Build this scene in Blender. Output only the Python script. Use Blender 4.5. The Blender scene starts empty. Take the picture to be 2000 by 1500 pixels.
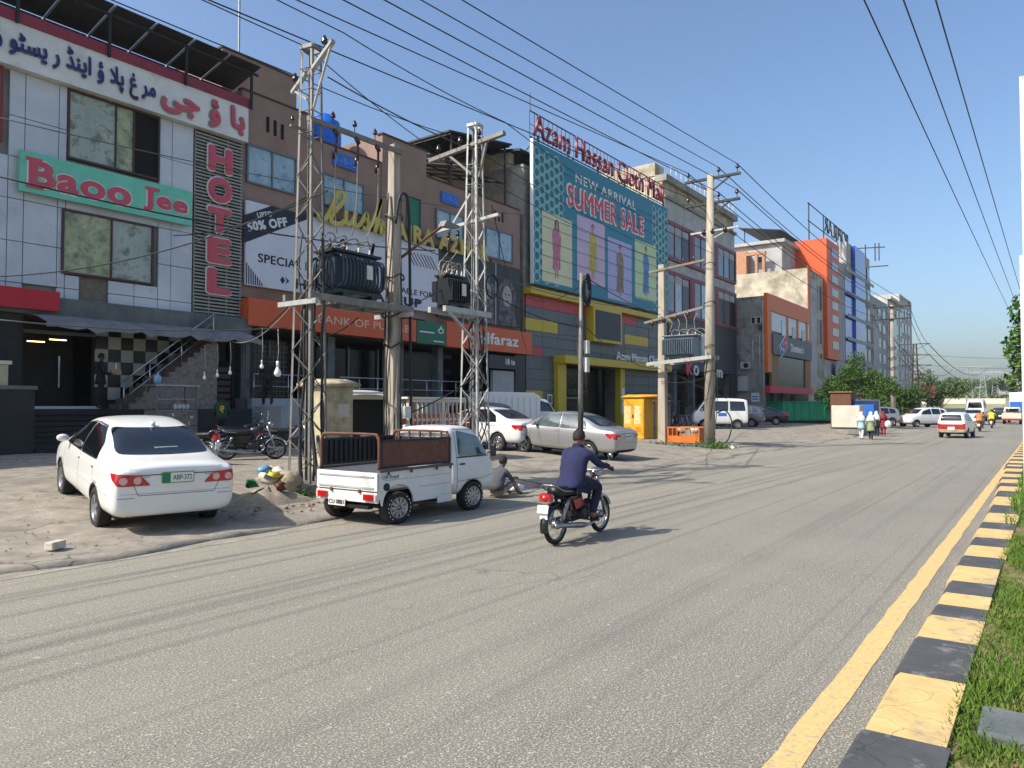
import bpy, bmesh, math, random
import numpy as np
from mathutils import Vector, Matrix
from mathutils.bvhtree import BVHTree
rnd = random.Random(7)
RAD = math.radians
SC = bpy.context.scene
COL = SC.collection

# ---------------------------------------------------------------- camera, sky, sun, exposure
# x runs along the street away from the camera, y towards the shops, z up; metres
TH, PITCH, CAMH, FPX = RAD(36.1), math.atan(42 / 1444), 1.92, 1444.0
cam = bpy.data.objects.new('camera', bpy.data.cameras.new('camera'))
COL.objects.link(cam)
cam.location = (0, 0, CAMH)
cam.rotation_euler = (math.pi / 2 + PITCH, 0, TH - math.pi / 2)
cam.data.sensor_width = 36.0
cam.data.lens = 36.0 * FPX / 2000
cam.data.clip_start = 0.05
cam.data.clip_end = 6000
SC.camera = cam

SUN_EL = RAD(44)
SUN_AZ = math.atan2(0.48, -0.88)            # direction towards the sun, from +x
world = bpy.data.worlds.new('World')
SC.world = world
world.use_nodes = True
wn = world.node_tree
sky = wn.nodes.new('ShaderNodeTexSky')
sky.sky_type = 'NISHITA'
sky.sun_disc = False
sky.sun_elevation = SUN_EL
sky.sun_rotation = math.pi / 2 - SUN_AZ
sky.altitude = 0
sky.air_density = 1.1
sky.dust_density = 3.0
sky.ozone_density = 5.0
wn.nodes['Background'].inputs['Strength'].default_value = 0.14
wn.links.new(sky.outputs[0], wn.nodes['Background'].inputs['Color'])

sun = bpy.data.objects.new('sun', bpy.data.lights.new('sun', 'SUN'))
COL.objects.link(sun)
sun.data.energy = 4.0
sun.data.angle = RAD(0.53)
sun.data.color = (1.0, 0.945, 0.84)
sdir = Vector((math.cos(SUN_EL) * math.cos(SUN_AZ), math.cos(SUN_EL) * math.sin(SUN_AZ), math.sin(SUN_EL)))
sun.rotation_euler = sdir.to_track_quat('Z', 'Y').to_euler()
sun.location = (0, 0, 40)

SC.view_settings.view_transform = 'Standard'
SC.view_settings.look = 'None'
SC.view_settings.gamma = 1.0
SC.view_settings.exposure = 0.55
SC.view_settings.use_curve_mapping = False
SC.render.film_transparent = False
SC.cycles.max_bounces = 5
SC.cycles.diffuse_bounces = 2
SC.cycles.glossy_bounces = 2
SC.cycles.transparent_max_bounces = 12

# ---------------------------------------------------------------- survey helpers (photo pixel -> point on a known plane)
_F = Vector((math.cos(PITCH) * math.cos(TH), math.cos(PITCH) * math.sin(TH), math.sin(PITCH)))
_R = Vector((math.sin(TH), -math.cos(TH), 0))
_U = _R.cross(_F)
def _ray(px, py):
    return _F + _R * ((px - 1000) / FPX) + _U * ((750 - py) / FPX)
def onY(px, py, Y):
    d = _ray(px, py); t = Y / d.y
    return Vector((t * d.x, Y, CAMH + t * d.z))
def onX(px, py, X):
    d = _ray(px, py); t = X / d.x
    return Vector((X, t * d.y, CAMH + t * d.z))
def onZ(px, py, z):
    d = _ray(px, py); t = (z - CAMH) / d.z
    return Vector((t * d.x, t * d.y, z))
def fx(px, Y):
    return onY(px, 792, Y).x

def lerp(a, b, t):
    return a + (b - a) * t
def interp(tab, v):
    if v <= tab[0][0]: return tab[0][1]
    for (a, za), (b, zb) in zip(tab, tab[1:]):
        if v <= b: return lerp(za, zb, (v - a) / (b - a))
    return tab[-1][1]
_GL = [(9.7, 0.0), (10.2, .05), (11.3, .10), (12.2, .16), (14.4, .42), (18, .42), (40, .42)]
_GR = [(9.7, 0.0), (10.2, .04), (12.2, .10), (14.7, .25), (18, .35), (22, .40), (40, .40)]
def gz(x, y):
    t = min(1, max(0, (x - 11) / 7.0))
    return lerp(interp(_GL, y), interp(_GR, y), t)

# ---------------------------------------------------------------- materials
def lin(c):
    if isinstance(c, str):
        v = [int(c[i:i + 2], 16) / 255 for i in (1, 3, 5)]
        return tuple(x / 12.92 if x <= .04045 else ((x + .055) / 1.055) ** 2.4 for x in v)
    return tuple(c)
MATS = {}
def M(name, c1, c2=None, rough=.6, metal=0.0, scale=2.0, detail=6, bump=0.0, bscale=None, coat=0.0,
      stretch=(1, 1, 1), contrast=(.35, .65), space='world', spec=.5, c3=None, scale3=.6, amt3=(.5, .7), crack=None):
    """Principled material: two tones mixed by noise, an optional third stain tone, fine bump."""
    m = bpy.data.materials.new(name); m.use_nodes = True
    nt = m.node_tree; n = nt.nodes; L = nt.links
    b = n['Principled BSDF']
    b.inputs['Roughness'].default_value = rough
    b.inputs['Metallic'].default_value = metal
    b.inputs['Specular IOR Level'].default_value = spec
    if coat:
        b.inputs['Coat Weight'].default_value = coat
        b.inputs['Coat Roughness'].default_value = .06
    a = (*lin(c1), 1)
    b.inputs['Base Color'].default_value = a
    m.diffuse_color = a
    if c2 is not None or bump or c3 is not None:
        if space == 'world':
            src = n.new('ShaderNodeNewGeometry').outputs['Position']
        else:
            src = n.new('ShaderNodeTexCoord').outputs['Object']
        mp = n.new('ShaderNodeMapping'); mp.inputs['Scale'].default_value = stretch
        L.new(src, mp.inputs['Vector']); src = mp.outputs[0]
        col = None
        if c2 is not None:
            t = n.new('ShaderNodeTexNoise'); t.inputs['Scale'].default_value = scale
            t.inputs['Detail'].default_value = detail; t.inputs['Roughness'].default_value = .65
            L.new(src, t.inputs['Vector'])
            r = n.new('ShaderNodeValToRGB')
            r.color_ramp.elements[0].position = contrast[0]; r.color_ramp.elements[1].position = contrast[1]
            r.color_ramp.elements[0].color = a; r.color_ramp.elements[1].color = (*lin(c2), 1)
            L.new(t.outputs['Fac'], r.inputs['Fac']); col = r.outputs['Color']
        if c3 is not None:
            t = n.new('ShaderNodeTexNoise'); t.inputs['Scale'].default_value = scale3
            t.inputs['Detail'].default_value = 8; t.inputs['Roughness'].default_value = .7
            L.new(src, t.inputs['Vector'])
            r = n.new('ShaderNodeMapRange'); r.inputs[1].default_value = amt3[0]; r.inputs[2].default_value = amt3[1]
            L.new(t.outputs['Fac'], r.inputs[0])
            mx = n.new('ShaderNodeMix'); mx.data_type = 'RGBA'
            L.new(r.outputs[0], mx.inputs[0])
            if col is not None: L.new(col, mx.inputs[6])
            else: mx.inputs[6].default_value = a
            mx.inputs[7].default_value = (*lin(c3), 1)
            col = mx.outputs[2]
        if crack is not None:                   # fine dark cracks: (cell scale, half width, colour)
            nz = n.new('ShaderNodeTexNoise'); nz.inputs['Scale'].default_value = 1.7; nz.inputs['Detail'].default_value = 4; L.new(src, nz.inputs['Vector'])
            ad = n.new('ShaderNodeVectorMath'); ad.operation = 'MULTIPLY_ADD'; L.new(nz.outputs['Color'], ad.inputs[0]); ad.inputs[1].default_value = (.7, .7, .7); L.new(src, ad.inputs[2])
            vo = n.new('ShaderNodeTexVoronoi'); vo.feature = 'DISTANCE_TO_EDGE'; vo.inputs['Scale'].default_value = crack[0]; L.new(ad.outputs[0], vo.inputs['Vector'])
            r1 = n.new('ShaderNodeMapRange'); r1.inputs[1].default_value = 0; r1.inputs[2].default_value = crack[1]; r1.inputs[3].default_value = 1; r1.inputs[4].default_value = 0; L.new(vo.outputs['Distance'], r1.inputs[0])
            ms = n.new('ShaderNodeTexNoise'); ms.inputs['Scale'].default_value = .35; L.new(src, ms.inputs['Vector'])
            r2 = n.new('ShaderNodeMapRange'); r2.inputs[1].default_value = .46; r2.inputs[2].default_value = .6; r2.inputs[4].default_value = .85; L.new(ms.outputs['Fac'], r2.inputs[0])
            mu = n.new('ShaderNodeMath'); mu.operation = 'MULTIPLY'; L.new(r1.outputs[0], mu.inputs[0]); L.new(r2.outputs[0], mu.inputs[1])
            mx = n.new('ShaderNodeMix'); mx.data_type = 'RGBA'; L.new(mu.outputs[0], mx.inputs[0])
            if col is not None: L.new(col, mx.inputs[6])
            else: mx.inputs[6].default_value = a
            mx.inputs[7].default_value = (*lin(crack[2]), 1); col = mx.outputs[2]
        if col is not None: L.new(col, b.inputs['Base Color'])
        if bump:
            t = n.new('ShaderNodeTexNoise'); t.inputs['Scale'].default_value = bscale or scale * 6
            t.inputs['Detail'].default_value = 5
            L.new(src, t.inputs['Vector'])
            bp = n.new('ShaderNodeBump'); bp.inputs['Strength'].default_value = bump; bp.inputs['Distance'].default_value = .02
            L.new(t.outputs['Fac'], bp.inputs['Height']); L.new(bp.outputs[0], b.inputs['Normal'])
    MATS[name] = m
    return m
def emit(name, c, s):
    m = bpy.data.materials.new(name); m.use_nodes = True
    b = m.node_tree.nodes['Principled BSDF']
    b.inputs['Base Color'].default_value = (*lin(c), 1)
    b.inputs['Emission Color'].default_value = (*lin(c), 1); b.inputs['Emission Strength'].default_value = s
    MATS[name] = m
    return m
def glassy(name, tint, mixf, rough=.03):
    """see-through tinted pane: transparent tint mixed with a sharp reflection by Fresnel"""
    m = bpy.data.materials.new(name); m.use_nodes = True
    nt = m.node_tree; n = nt.nodes; L = nt.links
    n.remove(n['Principled BSDF'])
    tr = n.new('ShaderNodeBsdfTransparent'); tr.inputs[0].default_value = (*tint, 1)
    gl = n.new('ShaderNodeBsdfGlossy'); gl.inputs['Roughness'].default_value = rough
    fr = n.new('ShaderNodeFresnel'); fr.inputs[0].default_value = 1.5
    ad = n.new('ShaderNodeMath'); ad.operation = 'MULTIPLY_ADD'; ad.inputs[1].default_value = 1.0; ad.inputs[2].default_value = mixf
    L.new(fr.outputs[0], ad.inputs[0])
    mx = n.new('ShaderNodeMixShader'); L.new(ad.outputs[0], mx.inputs[0]); L.new(tr.outputs[0], mx.inputs[1]); L.new(gl.outputs[0], mx.inputs[2])
    L.new(mx.outputs[0], n['Material Output'].inputs[0])
    MATS[name] = m
    return m

# ---------------------------------------------------------------- mesh building
class MB:
    def __init__(s):
        s.v = []; s.f = []; s.mi = []; s.cur = 0; s.sm = []
        s.smooth = False
    def add(s, vs, fs):
        o = len(s.v); s.v.extend([tuple(p) for p in vs])
        for f in fs:
            s.f.append([i + o for i in f]); s.mi.append(s.cur); s.sm.append(s.smooth)
        return s
    def box(s, c, d, rz=0.0, mat=None):
        x, y, z = d[0] / 2, d[1] / 2, d[2] / 2
        vs = [Vector((i, j, k)) for i in (-x, x) for j in (-y, y) for k in (-z, z)]
        if rz: vs = [Matrix.Rotation(rz, 3, 'Z') @ p for p in vs]
        if mat is not None: vs = [mat @ p for p in vs]
        vs = [p + Vector(c) for p in vs]
        return s.add(vs, [(0, 1, 3, 2), (4, 6, 7, 5), (0, 4, 5, 1), (2, 3, 7, 6), (0, 2, 6, 4), (1, 5, 7, 3)])
    def lohi(s, a, b):
        return s.box([(a[i] + b[i]) / 2 for i in range(3)], [abs(b[i] - a[i]) for i in range(3)])
    def bar(s, p0, p1, w, h=None):
        p0, p1 = Vector(p0), Vector(p1); d = p1 - p0; h = h or w
        q = d.to_track_quat('X', 'Z').to_matrix()
        return s.box((p0 + p1) / 2, (d.length, w, h), mat=q)
    def tube(s, pts, r, n=6, caps=True):
        pts = [Vector(p) for p in pts]; m = len(pts)
        rs = r if isinstance(r, (list, tuple)) else [r] * m
        vs = []; up = None
        for i, p in enumerate(pts):
            d = (pts[min(i + 1, m - 1)] - pts[max(i - 1, 0)]).normalized()
            if up is None:
                up = Vector((0, 0, 1)) if abs(d.z) < .9 else Vector((1, 0, 0))
            a = (up - d * up.dot(d)).normalized(); up = a; b = d.cross(a)
            for k in range(n):
                t = 2 * math.pi * k / n
                vs.append(p + (a * math.cos(t) + b * math.sin(t)) * rs[i])
        fs = [(i * n + k, i * n + (k + 1) % n, (i + 1) * n + (k + 1) % n, (i + 1) * n + k) for i in range(m - 1) for k in range(n)]
        if caps: fs += [tuple(range(n - 1, -1, -1)), tuple((m - 1) * n + k for k in range(n))]
        t = s.smooth; s.smooth = True; s.add(vs, fs); s.smooth = t
        return s
    def cyl(s, p0, p1, r0, r1=None, n=12):
        return s.tube([p0, p1], [r0, r0 if r1 is None else r1], n)
    def lathe(s, prof, axis='Z', c=(0, 0, 0), n=24):
        """prof: (radius, along axis)"""
        c = Vector(c); vs = []
        for r, h in prof:
            for k in range(n):
                t = 2 * math.pi * k / n; a, b = r * math.cos(t), r * math.sin(t)
                vs.append(c + Vector({'Z': (a, b, h), 'Y': (a, h, b), 'X': (h, a, b)}[axis]))
        m = len(prof)
        fs = [(i * n + k, i * n + (k + 1) % n, (i + 1) * n + (k + 1) % n, (i + 1) * n + k) for i in range(m - 1) for k in range(n)]
        t = s.smooth; s.smooth = True; s.add(vs, fs); s.smooth = t
        return s
    def ball(s, c, r, n=10, m=7):
        rx, ry, rz = r if isinstance(r, (tuple, list)) else (r, r, r)
        c = Vector(c); vs = []; fs = []
        for i in range(m + 1):
            a = math.pi * i / m
            for k in range(n):
                t = 2 * math.pi * k / n
                vs.append(c + Vector((rx * math.sin(a) * math.cos(t), ry * math.sin(a) * math.sin(t), rz * math.cos(a))))
        fs = [(i * n + k, (i + 1) * n + k, (i + 1) * n + (k + 1) % n, i * n + (k + 1) % n) for i in range(m) for k in range(n)]
        t = s.smooth; s.smooth = True; s.add(vs, fs); s.smooth = t
        return s
    def prism(s, poly, axis, a, b):
        """poly in the two remaining axes (order x,y,z), extruded along axis from a to b"""
        def pt(p, h):
            return {'X': (h, p[0], p[1]), 'Y': (p[0], h, p[1]), 'Z': (p[0], p[1], h)}[axis]
        n = len(poly)
        vs = [pt(p, a) for p in poly] + [pt(p, b) for p in poly]
        fs = [tuple(range(n)), tuple(range(2 * n - 1, n - 1, -1))] + [(k, k + n, (k + 1) % n + n, (k + 1) % n) for k in range(n)]
        return s.add(vs, fs)
    def loft(s, rings, cap=True):
        n = len(rings[0]); vs = [p for r in rings for p in r]; m = len(rings)
        fs = [(i * n + k, i * n + (k + 1) % n, (i + 1) * n + (k + 1) % n, (i + 1) * n + k) for i in range(m - 1) for k in range(n)]
        if cap: fs += [tuple(range(n - 1, -1, -1)), tuple((m - 1) * n + k for k in range(n))]
        t = s.smooth; s.smooth = True; s.add(vs, fs); s.smooth = t
        return s
    def mesh(s, name, mats, bevel=0):
        me = bpy.data.meshes.new(name)
        me.from_pydata(s.v, [], s.f)
        mats = mats if isinstance(mats, (list, tuple)) else [mats]
        for m in mats: me.materials.append(MATS[m] if isinstance(m, str) else m)
        me.polygons.foreach_set('material_index', s.mi)
        me.polygons.foreach_set('use_smooth', s.sm)
        bm = bmesh.new(); bm.from_mesh(me)
        bmesh.ops.recalc_face_normals(bm, faces=bm.faces)
        if bevel:
            es = [e for e in bm.edges if len(e.link_faces) == 2 and e.calc_face_angle(0) > .6]
            bmesh.ops.bevel(bm, geom=es, offset=bevel, segments=2, affect='EDGES', profile=.5, clamp_overlap=True)
        bm.to_mesh(me); bm.free()
        return me
    def build(s, name, mats, parent=None, world=False, bevel=0, loc=None):
        return put(name, s.mesh(name, mats, bevel), parent, world, loc)

def put(name, me, parent=None, world=False, loc=None, mat=None):
    o = bpy.data.objects.new(name, me); COL.objects.link(o)
    if parent is not None:
        o.parent = parent
        if world and parent.parent is None: o.location = -Vector(parent.location)
    if loc is not None: o.location = loc
    if mat is not None: o.matrix_local = mat
    return o
def thing(name, label, cat, loc=(0, 0, 0), rz=0.0, group=None, scale=1.0):
    o = bpy.data.objects.new(name, None); COL.objects.link(o)
    o.location = loc; o.rotation_euler = (0, 0, rz); o.scale = (scale,) * 3
    o.empty_display_size = .2
    return tag(o, label, cat, group)
def tag(o, label, cat, group=None):
    o['label'] = label; o['category'] = cat
    if group: o['group'] = group
    return o
def structure(o):
    o['kind'] = 'structure'; return o
def stuff(o, label=None, cat=None):
    o['kind'] = 'stuff'
    if label: o['label'] = label
    if cat: o['category'] = cat
    return o
def copy_tree(o, parent=None):
    c = o.copy(); COL.objects.link(c); c.parent = parent
    for ch in list(o.children): copy_tree(ch, c)
    return c
_UB = {}
def unit(mat, kind='box'):
    k = (mat, kind)
    if k not in _UB:
        b = MB()
        if kind == 'box': b.box((0, 0, 0), (1, 1, 1))
        elif kind == 'rod': b.cyl((-.5, 0, 0), (.5, 0, 0), .5, n=8)
        _UB[k] = b.mesh(kind, mat)
    return _UB[k]
def ubox(name, mat, parent, lo, hi):
    """axis-aligned block between two corners (world coordinates), shared mesh"""
    me = unit(mat); o = bpy.data.objects.new(name, me); COL.objects.link(o)
    base = Vector((0, 0, 0))
    if parent is not None:
        o.parent = parent
        if parent.parent is None and parent.type == 'EMPTY': base = Vector(parent.location)
    o.location = (Vector(lo) + Vector(hi)) / 2 - base
    if parent is not None and parent.parent is not None and parent.type == 'MESH':
        pass
    o.scale = [max(abs(hi[i] - lo[i]), .001) for i in range(3)]
    return o
def ubar(name, mat, parent, p0, p1, w, h=None, kind='box', world=True):
    p0, p1 = Vector(p0), Vector(p1)
    base = Vector(parent.location) if (world and parent is not None and parent.parent is None and parent.type == 'EMPTY') else Vector((0, 0, 0))
    d = p1 - p0
    o = bpy.data.objects.new(name, unit(mat, kind)); COL.objects.link(o); o.parent = parent
    q = d.to_track_quat('X', 'Z')
    o.matrix_local = Matrix.Translation((p0 + p1) / 2 - base) @ q.to_matrix().to_4x4() @ Matrix.Diagonal((d.length, w, h or w, 1))
    return o

# ---------------------------------------------------------------- lettering
def text_mesh(s, x0, x1, z0, z1, Y, mat, depth=.04, bold=0.0, shear=0.0, spacing=1.0, name='lettering', face='-Y', lines=1.0):
    """letters filling the box x0..x1, z0..z1 on a wall at y = Y, proud towards the street"""
    cu = bpy.data.curves.new(name, 'FONT'); cu.body = s
    extra = max(0, bold); bold = min(bold, 0)
    cu.extrude = .02; cu.offset = bold; cu.shear = shear; cu.space_character = spacing + extra * 2.2
    cu.space_line = lines; cu.align_x = 'CENTER'; cu.resolution_u = 4
    ob = bpy.data.objects.new(name, cu); COL.objects.link(ob)
    me = bpy.data.meshes.new_from_object(ob)
    bpy.data.objects.remove(ob); bpy.data.curves.remove(cu)
    n = len(me.vertices); co = np.empty(n * 3, np.float32); me.vertices.foreach_get('co', co); co = co.reshape(-1, 3)
    if extra > .001:                        # heavy face: stack slightly shifted copies, each a hair further forward
        bm = bmesh.new()
        for k in range(10):
            t = 2 * math.pi * k / 10
            m2 = me.copy(); c2 = co + np.array([extra * math.cos(t), extra * math.sin(t), k * .010], np.float32)
            m2.vertices.foreach_set('co', c2.astype(np.float32).ravel()); bm.from_mesh(m2); bpy.data.meshes.remove(m2)
        bm.to_mesh(me); bm.free()
        n = len(me.vertices); co = np.empty(n * 3, np.float32); me.vertices.foreach_get('co', co); co = co.reshape(-1, 3)
    mn, mx = co.min(0), co.max(0); sp = np.maximum(mx - mn, 1e-6)
    u = (co[:, 0] - mn[0]) / sp[0]; v = (co[:, 1] - mn[1]) / sp[1]; w = (co[:, 2] - mn[2]) / sp[2]
    out = np.empty_like(co)
    if face == '-Y':
        out[:, 0] = x0 + u * (x1 - x0); out[:, 1] = Y - w * depth; out[:, 2] = z0 + v * (z1 - z0)
    else:                                   # facing -X: x0..x1 are y coordinates, Y is the x plane
        out[:, 1] = x0 + u * (x1 - x0); out[:, 0] = Y - w * depth; out[:, 2] = z0 + v * (z1 - z0)
    me.vertices.foreach_set('co', out.ravel()); me.update()
    me.name = name
    me.materials.clear(); me.materials.append(MATS[mat])
    return me
def text(s, x0, x1, z0, z1, Y, mat, parent, name='lettering', **k):
    return put(name, text_mesh(s, x0, x1, z0, z1, Y, mat, name=name, **k), parent, True)
def plate(pts, Y, depth, mat, parent, name, label=None):
    """flat printed shape: polygon in x,z standing on a wall at y=Y, `depth` proud"""
    b = MB(); b.prism(pts, 'Y', Y, Y - depth)
    o = b.build(name, mat, parent, True)
    if label: o['label'] = label
    return o
def ribbon(pts, w, Y, depth, mat, parent, name, z=None):
    """brush stroke of varying width along x,z points"""
    n = len(pts); ws = w if isinstance(w, list) else [w] * n
    Lh, Rh = [], []
    for i, p in enumerate(pts):
        a = pts[max(i - 1, 0)]; c = pts[min(i + 1, n - 1)]
        dx, dz = c[0] - a[0], c[1] - a[1]; l = math.hypot(dx, dz) or 1
        nx, nz = -dz / l * ws[i] / 2, dx / l * ws[i] / 2
        Lh.append((p[0] + nx, p[1] + nz)); Rh.append((p[0] - nx, p[1] - nz))
    b = MB()
    for i in range(n - 1):
        q = [Lh[i], Lh[i + 1], Rh[i + 1], Rh[i]]
        b.prism(q, 'Y', Y, Y - depth)
    return b.build(name, mat, parent, True)
def spline(pts, k=6):
    """Catmull-Rom through points"""
    P = [Vector(p) for p in pts]; P = [P[0] * 2 - P[1]] + P + [P[-1] * 2 - P[-2]]; out = []
    for i in range(1, len(P) - 2):
        a, b, c, d = P[i - 1:i + 3]
        for j in range(k):
            t = j / k
            out.append(.5 * ((2 * b) + (c - a) * t + (2 * a - 5 * b + 4 * c - d) * t * t + (3 * b - a - 3 * c + d) * t ** 3))
    out.append(P[-2])
    return out

# ---------------------------------------------------------------- colours
M('concrete_wall', '#7d7c74', '#9b978c', rough=.9, scale=1.2, bump=.3, c3='#5d5c56', scale3=.5)
M('old_render', '#a39a88', '#c9bea6', rough=.95, scale=.9, bump=.4, c3='#6f675a', scale3=.35, amt3=(.48, .68))
M('white_panel', '#b9bec4', '#cfd3d6', rough=.35, scale=.5, c3='#9fa39f', scale3=1.4, amt3=(.58, .8))
M('seam_dark', '#24262a', rough=.8)
M('crimson_trim', '#8c2a3a', '#7a2432', rough=.5, scale=2)
M('sign_white', '#cfcfca', '#dcdcd6', rough=.5, scale=.7, c3='#b5b2a8', scale3=.9, amt3=(.55, .75))
M('navy_letter', '#1d2a6b', rough=.4)
M('red_letter', '#c9505c', '#c04855', rough=.4, scale=3)
M('red_letter_side', '#8e8a88', rough=.5)
M('outline_white', '#e6e0da', rough=.5)
M('mint_board', '#6cc4a6', '#78caae', rough=.45, scale=.8, c3='#63b597', scale3=2)
M('frame_maroon', '#4a2c2c', rough=.5)
M('frame_grey', '#6b6e6e', rough=.4, metal=.4)
M('pane_photo', '#8d9a8e', '#b9bfae', rough=.22, scale=1.1, contrast=(.3, .7), c3='#6c7668', scale3=2.2, amt3=(.5, .62))
M('pane_photo_yellow', '#8f9a6a', '#b9b88e', rough=.22, scale=1.6, c3='#66705c', scale3=2.0, amt3=(.48, .62))
M('pane_blue', '#7d98a4', '#9fb7bd', rough=.08, scale=.9, c3='#5d7580', scale3=2.6, amt3=(.54, .66), spec=.8)
M('pane_dark', '#0b0c0d', '#121415', rough=.18, spec=.3, scale=2)
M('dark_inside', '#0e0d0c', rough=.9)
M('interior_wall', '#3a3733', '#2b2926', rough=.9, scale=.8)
M('slat_grey', '#8a887f', '#a3a097', rough=.5, scale=3)
M('beam_grey', '#5a5d5a', '#747670', rough=.85, scale=1.5, bump=.2, c3='#3d403d', scale3=.9)
M('red_board', '#c01226', '#b50f22', rough=.4)
M('awning_cloth', '#77777a', '#8b8b8d', rough=.95, scale=1.5, c3='#68686a', scale3=1)
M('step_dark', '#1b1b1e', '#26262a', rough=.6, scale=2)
M('granite', '#6d6058', '#8f8178', rough=.5, scale=9, c3='#4a4240', scale3=5)
M('steel', '#b9bcc0', rough=.25, metal=.9)
M('steel_dull', '#8d8f90', '#a5a5a2', rough=.5, metal=.6, scale=5)  
M('tile_cream', '#c2c0b0', '#b5b3a4', rough=.4)
M('tile_black', '#17161a', rough=.3)
M('brown_wall', '#9a8073', '#8b7267', rough=.9, scale=.7, bump=.15, bscale=9, c3='#776259', scale3=.4, amt3=(.55, .75))
M('brown_wall_dark', '#4d3a38', rough=.9)
M('blue_sign', '#2b62b8', rough=.4)
M('blue_sign_text', '#5a8fe0', rough=.4)
M('tank_blue', '#0f5fc4', '#1268d2', rough=.4, scale=2)
M('banner_white', '#c9ccd6', '#d4d6dd', rough=.55, scale=.6)
M('banner_navy', '#15182c', rough=.5)
M('banner_black', '#14151c', rough=.5)
M('photo_grey', '#2e2c2e', '#6f6a6a', rough=.5, scale=3.5, contrast=(.42, .62))
M('photo_mauve', '#4a3a46', '#7d6676', rough=.5, scale=3)
M('photo_bg', '#232224', '#333133', rough=.5, scale=2)
M('photo_skin', '#9a938f', '#aaa39f', rough=.6, scale=6)
M('gold', '#c9b25a', '#b89f44', rough=.35, metal=.35, scale=4)
M('orange_sign', '#cf5a26', '#c85322', rough=.45, scale=.7)
M('orange_letter', '#ddb49a', rough=.5)
M('green_sign', '#0d6148', rough=.45)
M('green_panel', '#0f6a4a', rough=.4)
M('sign_pale', '#d8dcd8', rough=.5)
M('clad_grey', '#4d5255', '#5a5f61', rough=.4, scale=.8)
M('clad_red', '#b23a3c', '#a83437', rough=.45)
M('clad_yellow', '#b9a022', '#c4aa2a', rough=.45)
M('teal_vinyl', '#23758c', '#277d93', rough=.5, scale=.4)
M('teal_cell', '#1f6878', rough=.5)
M('teal_line', '#8fc0bd', rough=.5)
M('vinyl_cream', '#cfc9a0', '#d8d3ad', rough=.5, scale=.8)
M('vinyl_lilac', '#c2a8c4', '#cbb3cb', rough=.5, scale=.8)
M('vinyl_violet', '#a6a6d0', '#b0aed6', rough=.5, scale=.8)
M('vinyl_lime', '#bcd09a', '#c6d7a8', rough=.5, scale=.8)
M('sale_red', '#d0414c', rough=.5)
M('cloth_pink', '#b5607c', '#cf8ba0', rough=.6, scale=9, contrast=(.42, .58), stretch=(1, 1, .35))
M('cloth_yellow', '#b09f30', '#cfc158', rough=.6, scale=9, contrast=(.42, .58), stretch=(1, 1, .35))
M('cloth_brown', '#6f5f54', '#a8947f', rough=.6, scale=9, contrast=(.42, .58), stretch=(1, 1, .35))
M('cloth_blue', '#4670a6', '#7a9cc6', rough=.6, scale=9, contrast=(.42, .58), stretch=(1, 1, .35))
M('print_skin', '#b98d76', rough=.6)
M('print_hair', '#221a1a', rough=.6)
M('rust_letter', '#8a3842', '#7a2f3c', rough=.5, scale=4)
M('rust_steel', '#3a2f2c', '#54423a', rough=.8, scale=6)
M('black_metal', '#17171a', rough=.45)
M('maroon_frame', '#83323a', '#782d35', rough=.5, scale=1.2)
M('pale_band', '#a5a5a3', '#b9b8b4', rough=.8, scale=1.0, c3='#8d8c88', scale3=.7)
M('slate_wall', '#23262c', '#2d3036', rough=.5, scale=1)
M('stained_wall', '#86867f', '#a09f96', rough=.9, scale=.9, bump=.3, c3='#3f413e', scale3=.32, amt3=(.5, .62))
M('brick_wall', '#a2745a', '#b98c70', rough=.95, scale=4, bump=.3)
M('brick_dull', '#6e655a', '#857a6b', rough=.95, scale=6)
M('orange_tower', '#d4561f', '#c64d1b', rough=.5, scale=.8)
M('orange_trim', '#d2661f', rough=.5)
M('pizza_grey', '#4b5258', rough=.5)
M('pizza_blue', '#1f5f96', rough=.5)
M('pizza_red', '#c22c3c', rough=.5)
M('wood_tan', '#8d6a3e', '#7a5a34', rough=.6, scale=4)
M('blue_glass', '#1d3f9c', '#2a52b4', rough=.12, scale=.5, spec=.8)
M('teal_glass', '#3f7f90', '#5090a0', rough=.12, scale=.5, spec=.8)
M('grey_glass', '#4b565e', '#5d6870', rough=.1, scale=.6, spec=.8)
M('white_wall', '#9fa0a0', '#b0b0ae', rough=.85, scale=1, c3='#8b8b88', scale3=.6)
M('far_grey', '#8d8f90', '#a3a4a2', rough=.8, scale=.6)
M('galvanised', '#6f6c66', '#86837c', rough=.6, metal=.25, scale=5, c3='#5f5346', scale3=2.5, amt3=(.55, .75))
M('galv_bright', '#a2a29e', '#b2b1ac', rough=.5, metal=.2, scale=4, c3='#7d786e', scale3=3, amt3=(.55, .75))
M('cement_pole', '#9c9282', '#b3a998', rough=.9, scale=3, bump=.2, stretch=(1, 1, .2), c3='#7d7466', scale3=1.6)
M('wood_pole', '#6d6355', '#8a7e6c', rough=.95, scale=4, bump=.4, stretch=(1, 1, .12))
M('wire', '#1b1b1d', rough=.6)
M('wire_pale', '#8e867a', rough=.7)
M('wire_grey', '#4b4a4a', rough=.7)
M('porcelain', '#3a2620', rough=.2)
M('transformer', '#25303c', '#2c3945', rough=.4, scale=4)
M('transformer_dark', '#15181d', rough=.4)
M('transformer_grey', '#53616b', '#5f6d77', rough=.4, scale=3)
M('meter_white', '#c9c8c0', rough=.5)
M('cabinet_cream', '#a89d80', '#c3b795', rough=.85, scale=2.5, bump=.15, c3='#7c735e', scale3=1.3)
M('cage_orange', '#d0602a', '#c2531f', rough=.6, scale=3)
M('cage_white', '#c9c4b6', '#dad5c8', rough=.6, scale=3)
M('kiosk_yellow', '#d79a1e', '#e0a62c', rough=.5, scale=2, c3='#b57f1c', scale3=1.4)
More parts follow.
